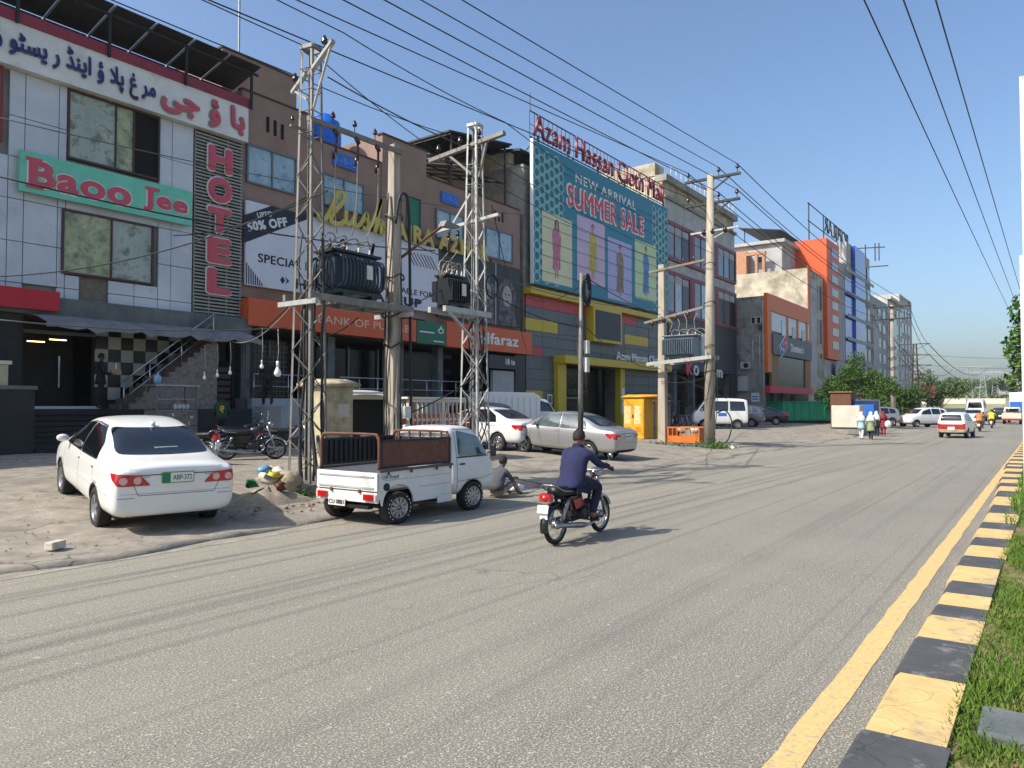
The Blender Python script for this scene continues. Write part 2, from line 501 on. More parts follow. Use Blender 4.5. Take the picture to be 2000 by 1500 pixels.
M('poster', '#cfa45c', '#e0d0a8', rough=.8, scale=7)
M('skip_orange', '#d4701c', '#c3641a', rough=.6, scale=2)
M('bin_green', '#0f7a54', '#128560', rough=.5, scale=1.2)
M('gen_cream', '#bdb6a6', '#cbc4b4', rough=.6, scale=1.5)
M('rubble', '#847867', '#a19482', rough=1, scale=8, bump=.5, space='world')
M('sack', '#978b74', '#aca088', rough=.95, scale=6, bump=.6, c3='#766b55', scale3=3)
M('plastic_blue', '#5f93b8', rough=.4)
M('plastic_white', '#d7d8d6', rough=.4)
M('plastic_yellow', '#d8bb3a', rough=.5)
M('brick_clay', '#b5aa98', '#cfc6b6', rough=.9, scale=10)
M('kerb_yellow', '#cfb278', '#c2a368', rough=.9, scale=5, bump=.3, bscale=30, c3='#8f8370', scale3=3.5, amt3=(.52, .70), crack=(2.2, .012, '#6b6152'))
M('kerb_black', '#404144', '#4c4d4f', rough=.9, scale=5, bump=.3, bscale=30, c3='#80817f', scale3=4, amt3=(.56, .72), crack=(2.2, .012, '#2a2a2c'))
M('kerb_stone', '#53585a', '#666c6a', rough=.9, scale=4, bump=.4, c3='#3f6a70', scale3=3, amt3=(.58, .66))
M('soil', '#6d5d45', '#83724f', rough=1, scale=6, bump=.4)
M('grass_a', '#47601f', '#5f7a34', rough=.85, scale=2, c3='#837f4c', scale3=4, amt3=(.54, .74), spec=.15)
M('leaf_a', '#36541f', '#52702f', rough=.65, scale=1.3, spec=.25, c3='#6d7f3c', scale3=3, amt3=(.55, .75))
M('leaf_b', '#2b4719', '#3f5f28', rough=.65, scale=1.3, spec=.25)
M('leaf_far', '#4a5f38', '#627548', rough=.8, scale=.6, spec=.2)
M('bark', '#5a4a3a', '#6f5d48', rough=.95, scale=6, bump=.4)
M('paint_white', '#dddcd6', '#e4e3de', rough=.28, coat=.7, scale=1.5)
M('paint_white2', '#d6d6d4', rough=.28, coat=.7)
M('paint_silver', '#a9aaa9', rough=.3, metal=.6, coat=.6)
M('paint_grey', '#6e7478', rough=.35, metal=.5, coat=.5)
M('paint_dark', '#22262b', rough=.3, metal=.3, coat=.6)
M('paint_red', '#a32a26', '#8f2320', rough=.4, coat=.3, scale=3)
M('truck_white', '#cfcfca', '#dad9d4', rough=.4, coat=.3, scale=2, c3='#b3a48c', scale3=2.2, amt3=(.62, .8))
M('truck_bed', '#4c4a46', '#5c5953', rough=.7, scale=5)
M('rust_brown', '#5d3a2b', '#6c4534', rough=.8, scale=6, c3='#7d5a48', scale3=12, amt3=(.55, .75))
M('car_glass', '#12161a', rough=.03, spec=1.0)
M('car_glass_light', '#38444a', '#5c6a68', rough=.04, spec=1.0, scale=3)
M('tyre', '#1c1b1a', '#2a2826', rough=.9, scale=8)
M('rim_silver', '#a6a8aa', rough=.3, metal=.8)
M('rim_dark', '#1c1d20', rough=.35, metal=.5)
M('trim_black', '#141416', rough=.5)
M('lamp_red', '#b0161c', rough=.12, coat=.8)
M('lamp_clear', '#d9a9a0', rough=.1, coat=.8)
M('lamp_white', '#d8dadb', rough=.1, coat=.8)
M('plate_white', '#d9d9d0', rough=.5)
M('plate_green', '#1f7a4a', rough=.5)
M('plate_ink', '#2b2d30', rough=.5)
M('chrome', '#a9abad', '#8f9193', rough=.22, metal=.9, scale=6)
M('engine', '#4c4d4e', '#38393a', rough=.5, metal=.6, scale=9)
M('seat_black', '#151516', rough=.45)
M('bike_red', '#8f1c1e', rough=.3, coat=.5)
M('bike_black', '#101012', rough=.25, coat=.5)
M('bike_blue', '#1c2f52', rough=.3, coat=.5)
M('kameez_navy', '#191d3e', '#23274c', rough=.9, scale=4, bump=1.0, bscale=7, stretch=(1, 1, .45), space='object')
M('shalwar_navy', '#15172e', '#1c1e38', rough=.85, scale=4)
M('skin', '#8a5a41', '#94634a', rough=.55, scale=8)
M('skin_dark', '#5f3d2d', rough=.55)
M('hair', '#17120f', '#2a1f19', rough=.7, scale=40, bump=.8, bscale=60, space='object')
M('sandal', '#221c1a', rough=.6)
M('cloth_black', '#141418', '#1d1d22', rough=.85, scale=5)
M('cloth_grey', '#4b4c52', rough=.85)
M('cloth_white', '#d2d4d6', rough=.8)
M('cloth_mint', '#8fb0b0', '#a0bebc', rough=.8, scale=6)
M('cloth_olive', '#7d8a66', '#8c9873', rough=.8, scale=6)
M('cloth_maroon', '#8e1f2c', '#7c1a26', rough=.8, scale=6)
M('cloth_tan', '#a5703a', rough=.8)
M('cloth_vest', '#d2c21f', rough=.7)
M('jersey_green', '#123a22', rough=.8)
M('jersey_yellow', '#d0a81c', rough=.8)
M('bag_blue', '#7ea8c0', rough=.6)
M('board_maroon', '#7a3438', rough=.6)
M('solar', '#10131c', '#181c28', rough=.15, scale=3)
M('solar_back', '#2a2a2c', '#353436', rough=.6, scale=2)
M('solar_frame', '#c6c8ca', rough=.35, metal=.6)
M('iron_black', '#1a1a1c', '#26262a', rough=.6, scale=4)
M('ac_white', '#b5b6b0', rough=.5)
M('card_tan', '#9a7f58', rough=.8)
M('bulb_glass', '#e6e6e0', rough=.15)
M('line_yellow', '#cfb277', '#bfa269', rough=.85, scale=30, bump=.2, bscale=60, c3='#98907f', scale3=18, amt3=(.53, .66))
M('line_white', '#a39b8d', '#8f8779', rough=.9, scale=6, c3='#81796c', scale3=2, amt3=(.42, .58))
M('far_field', '#8b8266', '#9d946f', rough=1, scale=.08, c3='#6b7048', scale3=.03, amt3=(.5, .6))
emit('tube_light', '#ffe3b0', 2.5)

# road: worn dusty asphalt with aggregate speckle and long dark tyre-polish streaks
def road_material():
    m = bpy.data.materials.new('asphalt'); m.use_nodes = True
    nt = m.node_tree; n = nt.nodes; L = nt.links; b = n['Principled BSDF']
    pos = n.new('ShaderNodeNewGeometry').outputs['Position']
    def noise(scale, stretch, detail=4, rough=.6):
        mp = n.new('ShaderNodeMapping'); mp.inputs['Scale'].default_value = stretch; L.new(pos, mp.inputs[0])
        t = n.new('ShaderNodeTexNoise'); t.inputs['Scale'].default_value = scale; t.inputs['Detail'].default_value = detail
        t.inputs['Roughness'].default_value = rough
        L.new(mp.outputs[0], t.inputs['Vector']); return t.outputs['Fac']
    def rng(src, a, b_, c=0, d=1):
        r = n.new('ShaderNodeMapRange'); r.inputs[1].default_value = a; r.inputs[2].default_value = b_
        r.inputs[3].default_value = c; r.inputs[4].default_value = d; L.new(src, r.inputs[0]); return r.outputs[0]
    def mix(fac, a, b_, mode='MIX'):
        x = n.new('ShaderNodeMix'); x.data_type = 'RGBA'; x.blend_type = mode
        if fac is not None: L.new(fac, x.inputs[0])
        for i, v in ((6, a), (7, b_)):
            if isinstance(v, tuple): x.inputs[i].default_value = (*v, 1)
            else: L.new(v, x.inputs[i])
        return x.outputs[2]
    sep = n.new('ShaderNodeSeparateXYZ'); L.new(pos, sep.inputs[0])
    dust = rng(sep.outputs['Y'], 2.5, 9.6, 0, .85)
    base = mix(rng(noise(.5, (1, 1, 1), 6), .35, .65), lin('#6e6a60'), lin('#7b776b'))
    base = mix(dust, base, lin('#8f8875'))
    speck = rng(noise(42, (1, 1, 1), 3, .6), .40, .62, 0, .95)
    base = mix(speck, base, mix(rng(noise(75, (1, 1, 1), 2), .42, .6), lin('#45423d'), lin('#b9b3a4')), 'MIX')
    streak = rng(noise(1.0, (.035, 2.6, 1), 3, .55), .52, .74, 0, .32)
    base = mix(streak, base, lin('#514d49'))
    st2 = rng(noise(1.0, (.02, 5.5, 1), 2, .5), .60, .70, 0, .30)
    base = mix(st2, base, lin('#4d4945'))
    patch = rng(noise(.22, (.5, 1.3, 1), 5), .5, .75, 0, .35)
    base = mix(patch, base, lin('#9b9384'))
    # hairline cracks, tar patches and oil drips
    nz = n.new('ShaderNodeTexNoise'); nz.inputs['Scale'].default_value = 1.3; nz.inputs['Detail'].default_value = 5; L.new(pos, nz.inputs['Vector'])
    ad = n.new('ShaderNodeVectorMath'); ad.operation = 'MULTIPLY_ADD'; L.new(nz.outputs['Color'], ad.inputs[0]); ad.inputs[1].default_value = (.9, .9, .9); L.new(pos, ad.inputs[2])
    vo = n.new('ShaderNodeTexVoronoi'); vo.feature = 'DISTANCE_TO_EDGE'; vo.inputs['Scale'].default_value = .33; L.new(ad.outputs[0], vo.inputs['Vector'])
    cr = n.new('ShaderNodeMath'); cr.operation = 'MULTIPLY'; L.new(rng(vo.outputs['Distance'], 0, .006, 1, 0), cr.inputs[0]); L.new(rng(noise(.16, (1, 1, 1), 2), .52, .62, 0, .6), cr.inputs[1])
    base = mix(cr.outputs[0], base, lin('#45413c'))
    base = mix(rng(noise(1.4, (1, 1, 1), 3), .70, .76, 0, .3), base, lin('#4c4843'))
    base = mix(rng(noise(16, (1, 1, 1), 2), .66, .70, 0, .6), base, lin('#b7b0a2'))
    L.new(base, b.inputs['Base Color']); b.inputs['Roughness'].default_value = .88
    bp = n.new('ShaderNodeBump'); bp.inputs['Strength'].default_value = .35; bp.inputs['Distance'].default_value = .008
    L.new(noise(70, (1, 1, 1), 3), bp.inputs['Height']); L.new(bp.outputs[0], b.inputs['Normal'])
    MATS['asphalt'] = m
    m2 = m.copy(); MATS['asphalt2'] = m2
road_material()
M('apron', '#787064', '#9d9587', rough=.95, scale=3.2, detail=14, contrast=(.3, .7), bump=.6, bscale=11, c3='#6b655a', scale3=.9, amt3=(.5, .72), crack=(.55, .012, '#453f37'))
M('apron_edge', '#94887a', '#aa9e8c', rough=.95, scale=2, bump=.5, bscale=20)

# ================================================================ THE SETTING
def smooth(a, b, x):
    t = min(1, max(0, (x - a) / (b - a))); return t * t * (3 - 2 * t)
def tz(x):
    return 6.2 * smooth(120, 400, x)
_GL[:] = [(9.7, 0.0), (10.2, .05), (11.3, .10), (12.2, .16), (14.4, .42), (18, .44), (21.8, .60), (40, .60)]

def grid(name, xs, ys, zf, mat):
    vs = [(x, y, zf(x, y)) for x in xs for y in ys]; k = len(ys)
    fs = [(i * k + j, (i + 1) * k + j, (i + 1) * k + j + 1, i * k + j + 1) for i in range(len(xs) - 1) for j in range(k - 1)]
    b = MB(); b.smooth = True; b.add(vs, fs)
    return b.build(name, mat)
xs_far = [-80, -30, 0, 40, 80, 110] + [120 + 15 * i for i in range(22)] + [520, 700, 1200, 2500, 5000]
structure(grid('ground', xs_far, [-2500, -800, -300, -120, -60, -20, 0, 10, 27, 60, 120, 300, 800, 2500], lambda x, y: tz(x) - .06 + (0 if x < 600 else 0), 'far_field'))
xr = [-20 + 4 * i for i in range(36)] + [130 + 15 * i for i in range(24)]
structure(grid('road', xr, [.86, 3, 5, 7, 9.75], lambda x, y: tz(x), 'asphalt'))
structure(grid('opposite_road', xr, [-14, -9, -4.2], lambda x, y: tz(x) - .004, 'asphalt'))
# edge lines
def strip(name, y0, y1, x0, x1, mat, z=.004, wob=0.0, step=.6):
    vs = []; n = int((x1 - x0) / step)
    for i in range(n + 1):
        x = x0 + (x1 - x0) * i / n; e = (rnd.uniform(-wob, wob), rnd.uniform(-wob, wob))
        vs += [(x, y0 + e[0], tz(x) + z), (x, y1 + e[1], tz(x) + z)]
    b = MB(); b.add(vs, [(2 * i, 2 * i + 2, 2 * i + 3, 2 * i + 1) for i in range(n)])
    return b.build(name, mat)
yl = tag(strip('road_line', 1.10, 1.27, -10, 150, 'line_yellow', wob=.008, step=.25), 'worn yellow painted edge line along the median side of the road', 'road marking')
wl = tag(strip('road_line', 9.33, 9.46, -10, 60, 'line_white', wob=.01, step=.3), 'faded white painted edge line on the shop side of the road', 'road marking')

# apron in front of the shops, a broken-edged dusty concrete sheet
def apron_z(x, y):
    return gz(x, y) + .012 + .025 * math.sin(x * 1.7 + y * .6) * math.sin(y * 1.1 - x * .4) * (1 if y > 10.3 else 0) + rnd.uniform(-.006, .006)
xs = [-14 + .5 * i for i in range(150)] + [61 + 2 * i for i in range(48)]
ys = [9.62, 9.635, 9.9, 10.2, 10.6, 11, 11.5, 12, 12.5, 13, 13.5, 14, 14.5, 15.2, 16, 17, 18, 19, 20, 21, 22, 23, 24.5, 26, 30]
vs = []
ph = [rnd.uniform(0, 6) for _ in range(4)]
for x in xs:
    e = .16 * math.sin(x * .9 + ph[0]) + .10 * math.sin(x * 2.3 + ph[1]) + rnd.uniform(-.05, .05)
    for j, y in enumerate(ys):
        yy = y + (e if j < 4 else e * .3 if j < 7 else 0)
        vs.append((x, yy, -.02 if j == 0 else max(apron_z(x, yy), (.065 if x < 7.2 else .02) * (.7 + .3 * math.sin(x * 5)) if j in (1, 2) else .02)))
k = len(ys)
b = MB(); b.smooth = True
b.add(vs, [(i * k + j, (i + 1) * k + j, (i + 1) * k + j + 1, i * k + j + 1) for i in range(len(xs) - 1) for j in range(k - 1)])
structure(b.build('shop_forecourt', 'apron'))

# broken slab edge: concrete lip pieces along the road at the left
def rock(b, c, r, seed, flat=.6, n=7, m=5):
    q = random.Random(seed); c = Vector(c); o = len(b.v); vs = []
    for i in range(m + 1):
        a = math.pi * i / m
        for k in range(n):
            t = 2 * math.pi * k / n; s = r * q.uniform(.75, 1.15)
            vs.append(c + Vector((s * math.sin(a) * math.cos(t), s * math.sin(a) * math.sin(t), s * flat * math.cos(a))))
    b.add(vs, [(i * n + k, (i + 1) * n + k, (i + 1) * n + (k + 1) % n, i * n + (k + 1) % n) for i in range(m) for k in range(n)])

# median kerb: painted blocks
kb = structure(MB().lohi((-6, .46, -.1), (60, .80, .03)).build('median_kerb', 'kerb_stone'))
bd = [-1.4, -.3, .7, 1.7, 2.6, 3.5, 4.44, 5.55, 6.46, 7.2, 7.65, 8.15, 8.72, 9.56, 10.25, 11.1, 11.8, 12.66, 13.4, 14.6, 15.8, 17.2, 18.4]
while bd[-1] < 60: bd.append(bd[-1] + rnd.uniform(.75, 1.1))
for i, (a, c) in enumerate(zip(bd, bd[1:])):
    q = MB(); j = [rnd.uniform(-.018, .018) for _ in range(6)]
    drift = .00 if a < 14 else min(.25, (a - 14) * .02)
    y0, y1 = .46 + drift, .885 + drift
    z1 = .15 + rnd.uniform(-.008, .008)
    prof = [(y0, .0), (y1 + .015 + j[0], .0), (y1 + j[1], z1 - .03), (y1 - .03 + j[1], z1), (y0 + j[2], z1 + .004)]
    q.prism(prof, 'X', a, c - .004)
    q.build('kerb_block', 'kerb_black' if i % 2 else 'kerb_yellow', kb)
# median soil and grass
structure(grid('median_soil', [-8 + .6 * i for i in range(120)], [-4.2, -4.0, -3, -2, -1, -.4, 0, .3, .47],
               lambda x, y: -.05 if y < -4.1 else .115 + .03 * math.sin(x * 2.1) * math.sin(y * 3) + rnd.uniform(-.01, .01), 'soil'))
def blades(name, n, xr_, yr_, hr, mat, dens=None, seed=3, w=.006):
    q = np.random.default_rng(seed)
    x = q.uniform(*xr_, n); y = q.uniform(*yr_, n)
    if dens is not None:
        keep = q.uniform(0, 1, n) < dens(x, y); x = x[keep]; y = y[keep]
    n = len(x); h = q.uniform(*hr, n) * (0.7 + .6 * (np.sin(x * 1.3) * np.sin(y * 2.1 + 1) * .5 + .5))
    a = q.uniform(0, 6.283, n); ln = q.uniform(.15, .8, n) * h; a2 = q.uniform(0, 6.283, n)
    dx, dy = np.cos(a) * w, np.sin(a) * w; lx, ly = np.cos(a2) * ln, np.sin(a2) * ln
    z0 = np.full(n, .10)
    v = np.stack([np.stack([x - dx, y - dy, z0], 1), np.stack([x + dx, y + dy, z0], 1),
                  np.stack([x + dx * .7 + lx * .35, y + dy * .7 + ly * .35, z0 + h * .6], 1), np.stack([x - dx * .7 + lx * .35, y - dy * .7 + ly * .35, z0 + h * .6], 1),
                  np.stack([x + lx, y + ly, z0 + h], 1)], 1).reshape(-1, 3)
    i = np.arange(n) * 5
    quads = np.stack([i, i + 1, i + 2, i + 3], 1); tris = np.stack([i + 3, i + 2, i + 4], 1)
    me = bpy.data.meshes.new(name)
    me.from_pydata(v.tolist(), [], quads.tolist() + tris.tolist())
    me.materials.append(MATS[mat])
    return put(name, me)
stuff(blades('grass', 66000, (3.7, 13), (-1.5, .50), (.025, .085), 'grass_a', lambda x, y: np.where(((x > 4.75) & (x < 5.3) & (y < .3)), .12, 1)), 'green grass growing on the median beside the painted kerb', 'grass')
stuff(blades('grass', 26000, (13, 42), (-3.5, .62), (.07, .22), 'grass_a', seed=5, w=.012), 'grass strip further along the median', 'grass')
# bare concrete block lying across the median close to the camera
o = tag(MB().lohi((4.78, -1.4, .06), (5.22, .36, .155)).build('concrete_slab', 'kerb_stone', bevel=.02), 'grey concrete slab edge lying in the grass behind the near kerb', 'slab')

# ================================================================ BUILDINGS
class Bld:
    def __init__(s, name, label, x, y, z=.4, cat='building'):
        s.r = thing(name, label, cat, (x, y, z))
    def bx(s, name, mat, x0, x1, y0, y1, z0, z1, parent=None, label=None):
        o = ubox(name, mat, parent or s.r, (x0, y0, z0), (x1, y1, z1))
        if label: o['label'] = label
        return o
    def mb(s, b, name, mat, bevel=0):
        return b.build(name, mat, s.r, True, bevel)
    def sub(s, name, mat, part, lo, hi):
        """block as sub-part of a world-placed part mesh"""
        return ubox(name, mat, part, lo, hi)
    def window(s, x0, x1, z0, z1, Y, panes, frame='frame_grey', mull=None, depth=.12, fw=.07, backing=True):
        """frame part with pane sub-parts; panes: list of (fraction0, fraction1, material)"""
        b = MB()
        b.lohi((x0, Y - .03, z0), (x1, Y + depth, z0 + fw)); b.lohi((x0, Y - .03, z1 - fw), (x1, Y + depth, z1))
        b.lohi((x0, Y - .03, z0 + fw), (x0 + fw, Y + depth, z1 - fw)); b.lohi((x1 - fw, Y - .03, z0 + fw), (x1, Y + depth, z1 - fw))
        for i in range(1, len(panes)):
            xm = lerp(x0 + fw, x1 - fw, panes[i][0])
            b.lohi((xm - .025, Y - .02, z0 + fw), (xm + .025, Y + depth - .01, z1 - fw))
        w = b.build('window', frame, s.r, True)
        for a, c, m in panes:
            xa, xb = lerp(x0 + fw, x1 - fw, a), lerp(x0 + fw, x1 - fw, c)
            ubox('pane', m, w, (xa, Y + .035, z0 + fw), (xb, Y + .045, z1 - fw))
        return w
    def rail(s, pts, h, n, mat='steel', r=.022, rails=(1.0, .66, .33), name='railing'):
        """posts and rails along a straight run"""
        a, c = Vector(pts[0]), Vector(pts[1]); b = MB()
        for i in range(n + 1):
            p = a.lerp(c, i / n); b.tube([p, p + Vector((0, 0, h))], r, 6)
        for f in rails:
            b.tube([a + Vector((0, 0, h * f)), c + Vector((0, 0, h * f))], r * (1.1 if f == 1 else .75), 6)
        return s.mb(b, name, mat)

YF = 25.5
# ---------------------------------------------------------------- hotel with the panelled front
H = Bld('hotel_building', 'hotel clad in white panels with Urdu sign, slatted strip and red vertical letters', 10, YF, .5)
H.bx('wall', 'concrete_wall', 0, 17.0, YF + .14, 38, 5.0, 13.2, label='wall behind the white cladding panels')
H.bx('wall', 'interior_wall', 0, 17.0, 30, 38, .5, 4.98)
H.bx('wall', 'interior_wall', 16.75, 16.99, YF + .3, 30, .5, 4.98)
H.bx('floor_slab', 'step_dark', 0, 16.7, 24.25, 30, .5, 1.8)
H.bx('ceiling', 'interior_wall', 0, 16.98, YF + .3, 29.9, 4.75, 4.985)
WX = [fx(p, YF) for p in (7, 39, 106)] + [10.62, 13.68, 14.15, 14.97]
cols = [.2, 1.7, 3.2, 4.7, 6.2, 7.5] + WX
rows = [5.32, 5.68, 6.95, 8.25, 9.55, 10.8, 12.2]
for i, (a, c) in enumerate(zip(cols, cols[1:])):
    for j, (d, e) in enumerate(zip(rows, rows[1:])):
        segs = [(d, e)]
        if abs(a - 10.62) < .01:                       # bay with the two windows
            if j in (4, 5): continue
            if j == 3: segs = [(8.25, 9.55)]
            if j == 1: segs = [(5.68, 6.12)]
            if j == 2: continue
            if j <= 1:
                for (a2, c2) in ((11.98, 12.85), (12.85, 13.68)):
                    H.bx('panel', 'white_panel', a2 + .012, c2 - .012, YF + .01 + rnd.uniform(0, .012), YF + .1, segs[0][0] + .012, segs[0][1] - .012)
                H.bx('panel', 'white_panel', a + .012, 11.05, YF + .01, YF + .1, segs[0][0] + .012, segs[0][1] - .012)
                continue
        if a == 7.5 and j in (4, 5): continue
        if j == 0 and 9.2 < a < 10: continue           # lost panel, bare render
        for d2, e2 in segs:
            H.bx('panel', 'white_panel', a + .012, c - .012, YF + .01 + rnd.uniform(0, .014), YF + .1, d2 + .012, e2 - .012)
H.bx('wall_patch', 'brick_dull', 11.06, 11.95, YF + .08, YF + .135, 5.34, 6.1, label='patch of bare brick where panels are missing')
for zz in range(11):
    for xx in range(4):
        H.bx('brick', 'brick_dull', 11.07 + xx * .225 - (.1 if zz % 2 and xx else 0), 11.07 + xx * .225 + .21 - (.1 if zz % 2 and xx == 3 else 0), YF + .06, YF + .079, 5.36 + zz * .068, 5.36 + zz * .068 + .055)
H.window(10.62, 13.68, 9.9, 12.18, YF, [(0, .50, 'pane_photo'), (.5, .71, 'pane_photo_yellow'), (.71, 1, 'dark_inside')], 'frame_maroon')
H.window(10.5, 13.5, 6.15, 8.25, YF - .02, [(0, .52, 'pane_photo_yellow'), (.52, 1, 'pane_photo')], 'frame_maroon')
H.window(7.5, 8.8, 9.9, 12.18, YF, [(0, 1, 'pane_photo')], 'crimson_trim')
H.bx('sign_fascia', 'sign_white', 0, 17.05, YF - .3, YF + .13, 12.2, 13.56)
H.bx('parapet_trim', 'crimson_trim', -.05, 17.1, YF - .36, YF + .3, 13.56, 13.9)
H.bx('roof', 'concrete_wall', .1, 16.9, YF + .31, 37.9, 13.2, 13.5)
U = lambda s: ''.join(chr(int(c, 16)) if c != '_' else ' ' for c in s.split())
bao = U('FBFD FE9F _ FE85 _ FE8E FE91')
mrg = U('FB67 FEE7 _ FEAD _ FEEE FB69 FEB4 FBFE _ FEAD _ FB89 FEE8 FBFE FE8D _ FE85 _ FEFC FB58 _ FECD _ FEAE FEE3')
ys_ = YF - .3
text(bao, 13.5, 16.9, 12.3, 13.45, ys_, 'red_letter_side', H.r, depth=.05, bold=.075, name='urdu_lettering')
text(bao, 13.54, 16.86, 12.34, 13.41, ys_ - .05, 'red_letter', H.r, depth=.03, bold=.04, name='urdu_lettering')
text(mrg, 7.55, 13.35, 12.36, 13.42, ys_, 'red_letter_side', H.r, depth=.04, bold=.05, name='urdu_lettering')
text(mrg, 7.58, 13.32, 12.40, 13.38, ys_ - .04, 'navy_letter', H.r, depth=.03, bold=.03, name='urdu_lettering')
# slatted strip with HOTEL
H.bx('slat_backing', 'seam_dark', 15.0, 17.0, YF + .02, YF + .12, 5.32, 12.19)
z = 5.38
while z < 12.1:
    H.bx('slat', 'slat_grey', 15.0, 16.98, YF - .06, YF - .01, z, z + .062); z += .128
for xx in (15.0, 15.62, 16.35, 16.93):
    H.bx('slat_batten', 'slat_grey', xx, xx + .05, YF - .005, YF + .018, 5.34, 12.15)
zt = 11.78
for ch in 'HOTEL':
    lo = zt - 1.06
    text(ch, 15.42, 16.52, lo, zt, YF - .08, 'outline_white', H.r, depth=.05, bold=.075, name='hotel_letter')
    text(ch, 15.47, 16.47, lo + .05, zt - .05, YF - .13, 'red_letter', H.r, depth=.06, bold=.055, name='hotel_letter')
    zt = lo - .10
# green name board
bo = Bld('name_board', 'mint green sign board with pink Baoo Jee lettering on the hotel front', 12, YF - .25, 8.4, 'sign')
bo.bx('board', 'mint_board', 9.2, 14.78, YF - .25, YF - .12, 8.47, 9.72)
for (s_, a, c, d, e) in (('Baoo', 9.38, 12.62, 8.62, 9.55), ('Jee', 12.92, 14.66, 8.62, 9.52)):
    text(s_, a, c, d, e, YF - .25, 'outline_white', bo.r, depth=.02, bold=.062)
    text(s_, a + .05, c - .05, d + .05, e - .05, YF - .27, 'red_letter', bo.r, depth=.02, bold=.04)
for (x0, z0, w) in ((9.36, 8.60, .5), (9.36, 9.43, .45), (13.05, 9.40, .5)):
    bo.bx('serif', 'red_letter', x0, x0 + w, YF - .285, YF - .265, z0 + .02, z0 + .13)
# canopy beam, red board, awning
H.bx('canopy_beam', 'beam_grey', 8.5, 17.2, YF - .42, YF + .12, 4.72, 5.3)
rb = Bld('red_board', 'plain bright red shop board at the left end of the hotel beam', 6, YF - .5, 4.9, 'sign')
rb.bx('board', 'red_board', 2, fx(110, YF - .5), YF - .62, YF - .44, 4.84, 5.45)
b = MB(); n = 26; rows_ = []
for i in range(n + 1):
    x = lerp(9.5, 16.85, i / n); sag = .05 * math.sin(i * 2.1) + .03 * math.sin(i * .9); scal = .05 * (i % 2)
    rows_.append([(x, YF - .44, 4.72), (x, YF - 1.0, 4.60 + sag * .4), (x, YF - 1.55, 4.42 + sag), (x, YF - 1.57, 4.26 + sag - scal)])
for i in range(n):
    b.add(rows_[i] + rows_[i + 1], [(j, j + 1, j + 5, j + 4) for j in range(3)])
aw = tag(b.build('awning', 'awning_cloth'), 'pale grey cloth awning hanging under the hotel beam', 'awning')
aw.modifiers.new('thick', 'SOLIDIFY').thickness = .02
# entrance: steps, glass front, tiled wall, stair with steel rail
for i in range(8):
    H.bx('step', 'step_dark', 8.7, 11.9, 22.45 + i * .225, 24.6, .55 + i * .15 + .004 * i, .55 + (i + 1) * .15)
H.bx('threshold', 'plastic_white', 9.3, 11.75, 25.32, 25.5, 1.81, 1.9)
M('door_glass', '#14382c', '#22604c', rough=.1, scale=1.5, spec=.6)
gf = H.bx('glass_front', 'frame_grey', 9.35, 11.72, 25.75, 25.8, 4.2, 4.3)
for a, c in ((9.4, 10.62), (10.66, 11.68)):
    H.sub('pane', 'door_glass', gf, (a, 25.76, 1.9), (c, 25.78, 3.9))
H.bx('door_handle', 'steel', 10.55, 10.6, 25.68, 25.72, 2.5, 3.5)
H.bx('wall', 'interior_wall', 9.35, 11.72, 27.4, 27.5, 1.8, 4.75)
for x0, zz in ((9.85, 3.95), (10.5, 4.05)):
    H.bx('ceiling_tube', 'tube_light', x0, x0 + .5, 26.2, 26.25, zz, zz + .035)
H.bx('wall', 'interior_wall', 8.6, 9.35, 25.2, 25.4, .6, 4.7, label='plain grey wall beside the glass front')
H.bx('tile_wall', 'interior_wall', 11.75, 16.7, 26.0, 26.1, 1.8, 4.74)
for i in range(7):
    for j in range(6):
        H.bx('wall_tile', 'tile_cream' if (i + j) % 2 == 0 else 'tile_black', 11.8 + i * .43, 11.8 + i * .43 + .42, 25.96, 25.99, 4.7 - (j + 1) * .43, 4.7 - j * .43 - .01)
st = MB()
nst = 14
for i in range(nst):
    x0 = 12.15 + i * .225; st.lohi((x0, 24.55, 1.2 if i < 6 else 1.9), (x0 + .225, 25.7, 1.8 + (i + 1) * .178))
H.mb(st, 'staircase', 'granite')
H.bx('stair_wall', 'granite', 12.0, 15.35, 24.35, 24.54, .55, 1.8)
poly = [(12.15, 1.8), (15.3, 1.8), (15.3, 1.8 + 14 * .178)] + [p for i in range(13, -1, -1) for p in ((12.15 + (i) * .225, 1.8 + (i + 1) * .178), (12.15 + i * .225, 1.8 + i * .178))]
sw = MB()
for i in range(nst):
    x0 = 12.15 + i * .225; sw.lohi((x0, 24.35, 1.8), (x0 + .225, 24.545, 1.8 + (i + 1) * .178 + .02))
H.mb(sw, 'stair_side', 'granite')
rl = MB()
p0, p1 = Vector((11.95, 24.3, 1.8)), Vector((15.1, 24.3, 4.3))
for t in (0, .27, .62, 1): 
    p = p0.lerp(p1, t); rl.tube([p, p + Vector((0, 0, .92))], .024, 6)
for hh, r in ((.92, .03), (.62, .016), (.34, .016)):
    rl.tube([p0 + Vector((0, 0, hh)), p1 + Vector((0, 0, hh))], r, 6)
H.mb(rl, 'stair_railing', 'steel')
hr = MB(); hr.tube([(8.75, 24.6, 2.75), (8.62, 22.6, 1.55)], .03, 6)
for t in (0, .33, .66, 1):
    p = Vector((8.75, 24.6, 2.75)).lerp(Vector((8.62, 22.6, 1.55)), t); hr.tube([p, (p.x, p.y, p.z - 1.0)], .022, 6)
H.mb(hr, 'step_railing', 'iron_black')
H.bx('back_door', 'dark_inside', 15.45, 16.6, 25.4, 25.5, 1.0, 3.6)
for zz in range(9):
    H.bx('door_slat', 'frame_maroon', 15.95, 16.5, 25.36, 25.39, 1.2 + zz * .25, 1.36 + zz * .25)
H.bx('basement_wall', 'step_dark', 3, 8.55, 22.2, 22.4, .3, 2.35, label='dark counter wall left of the hotel steps')
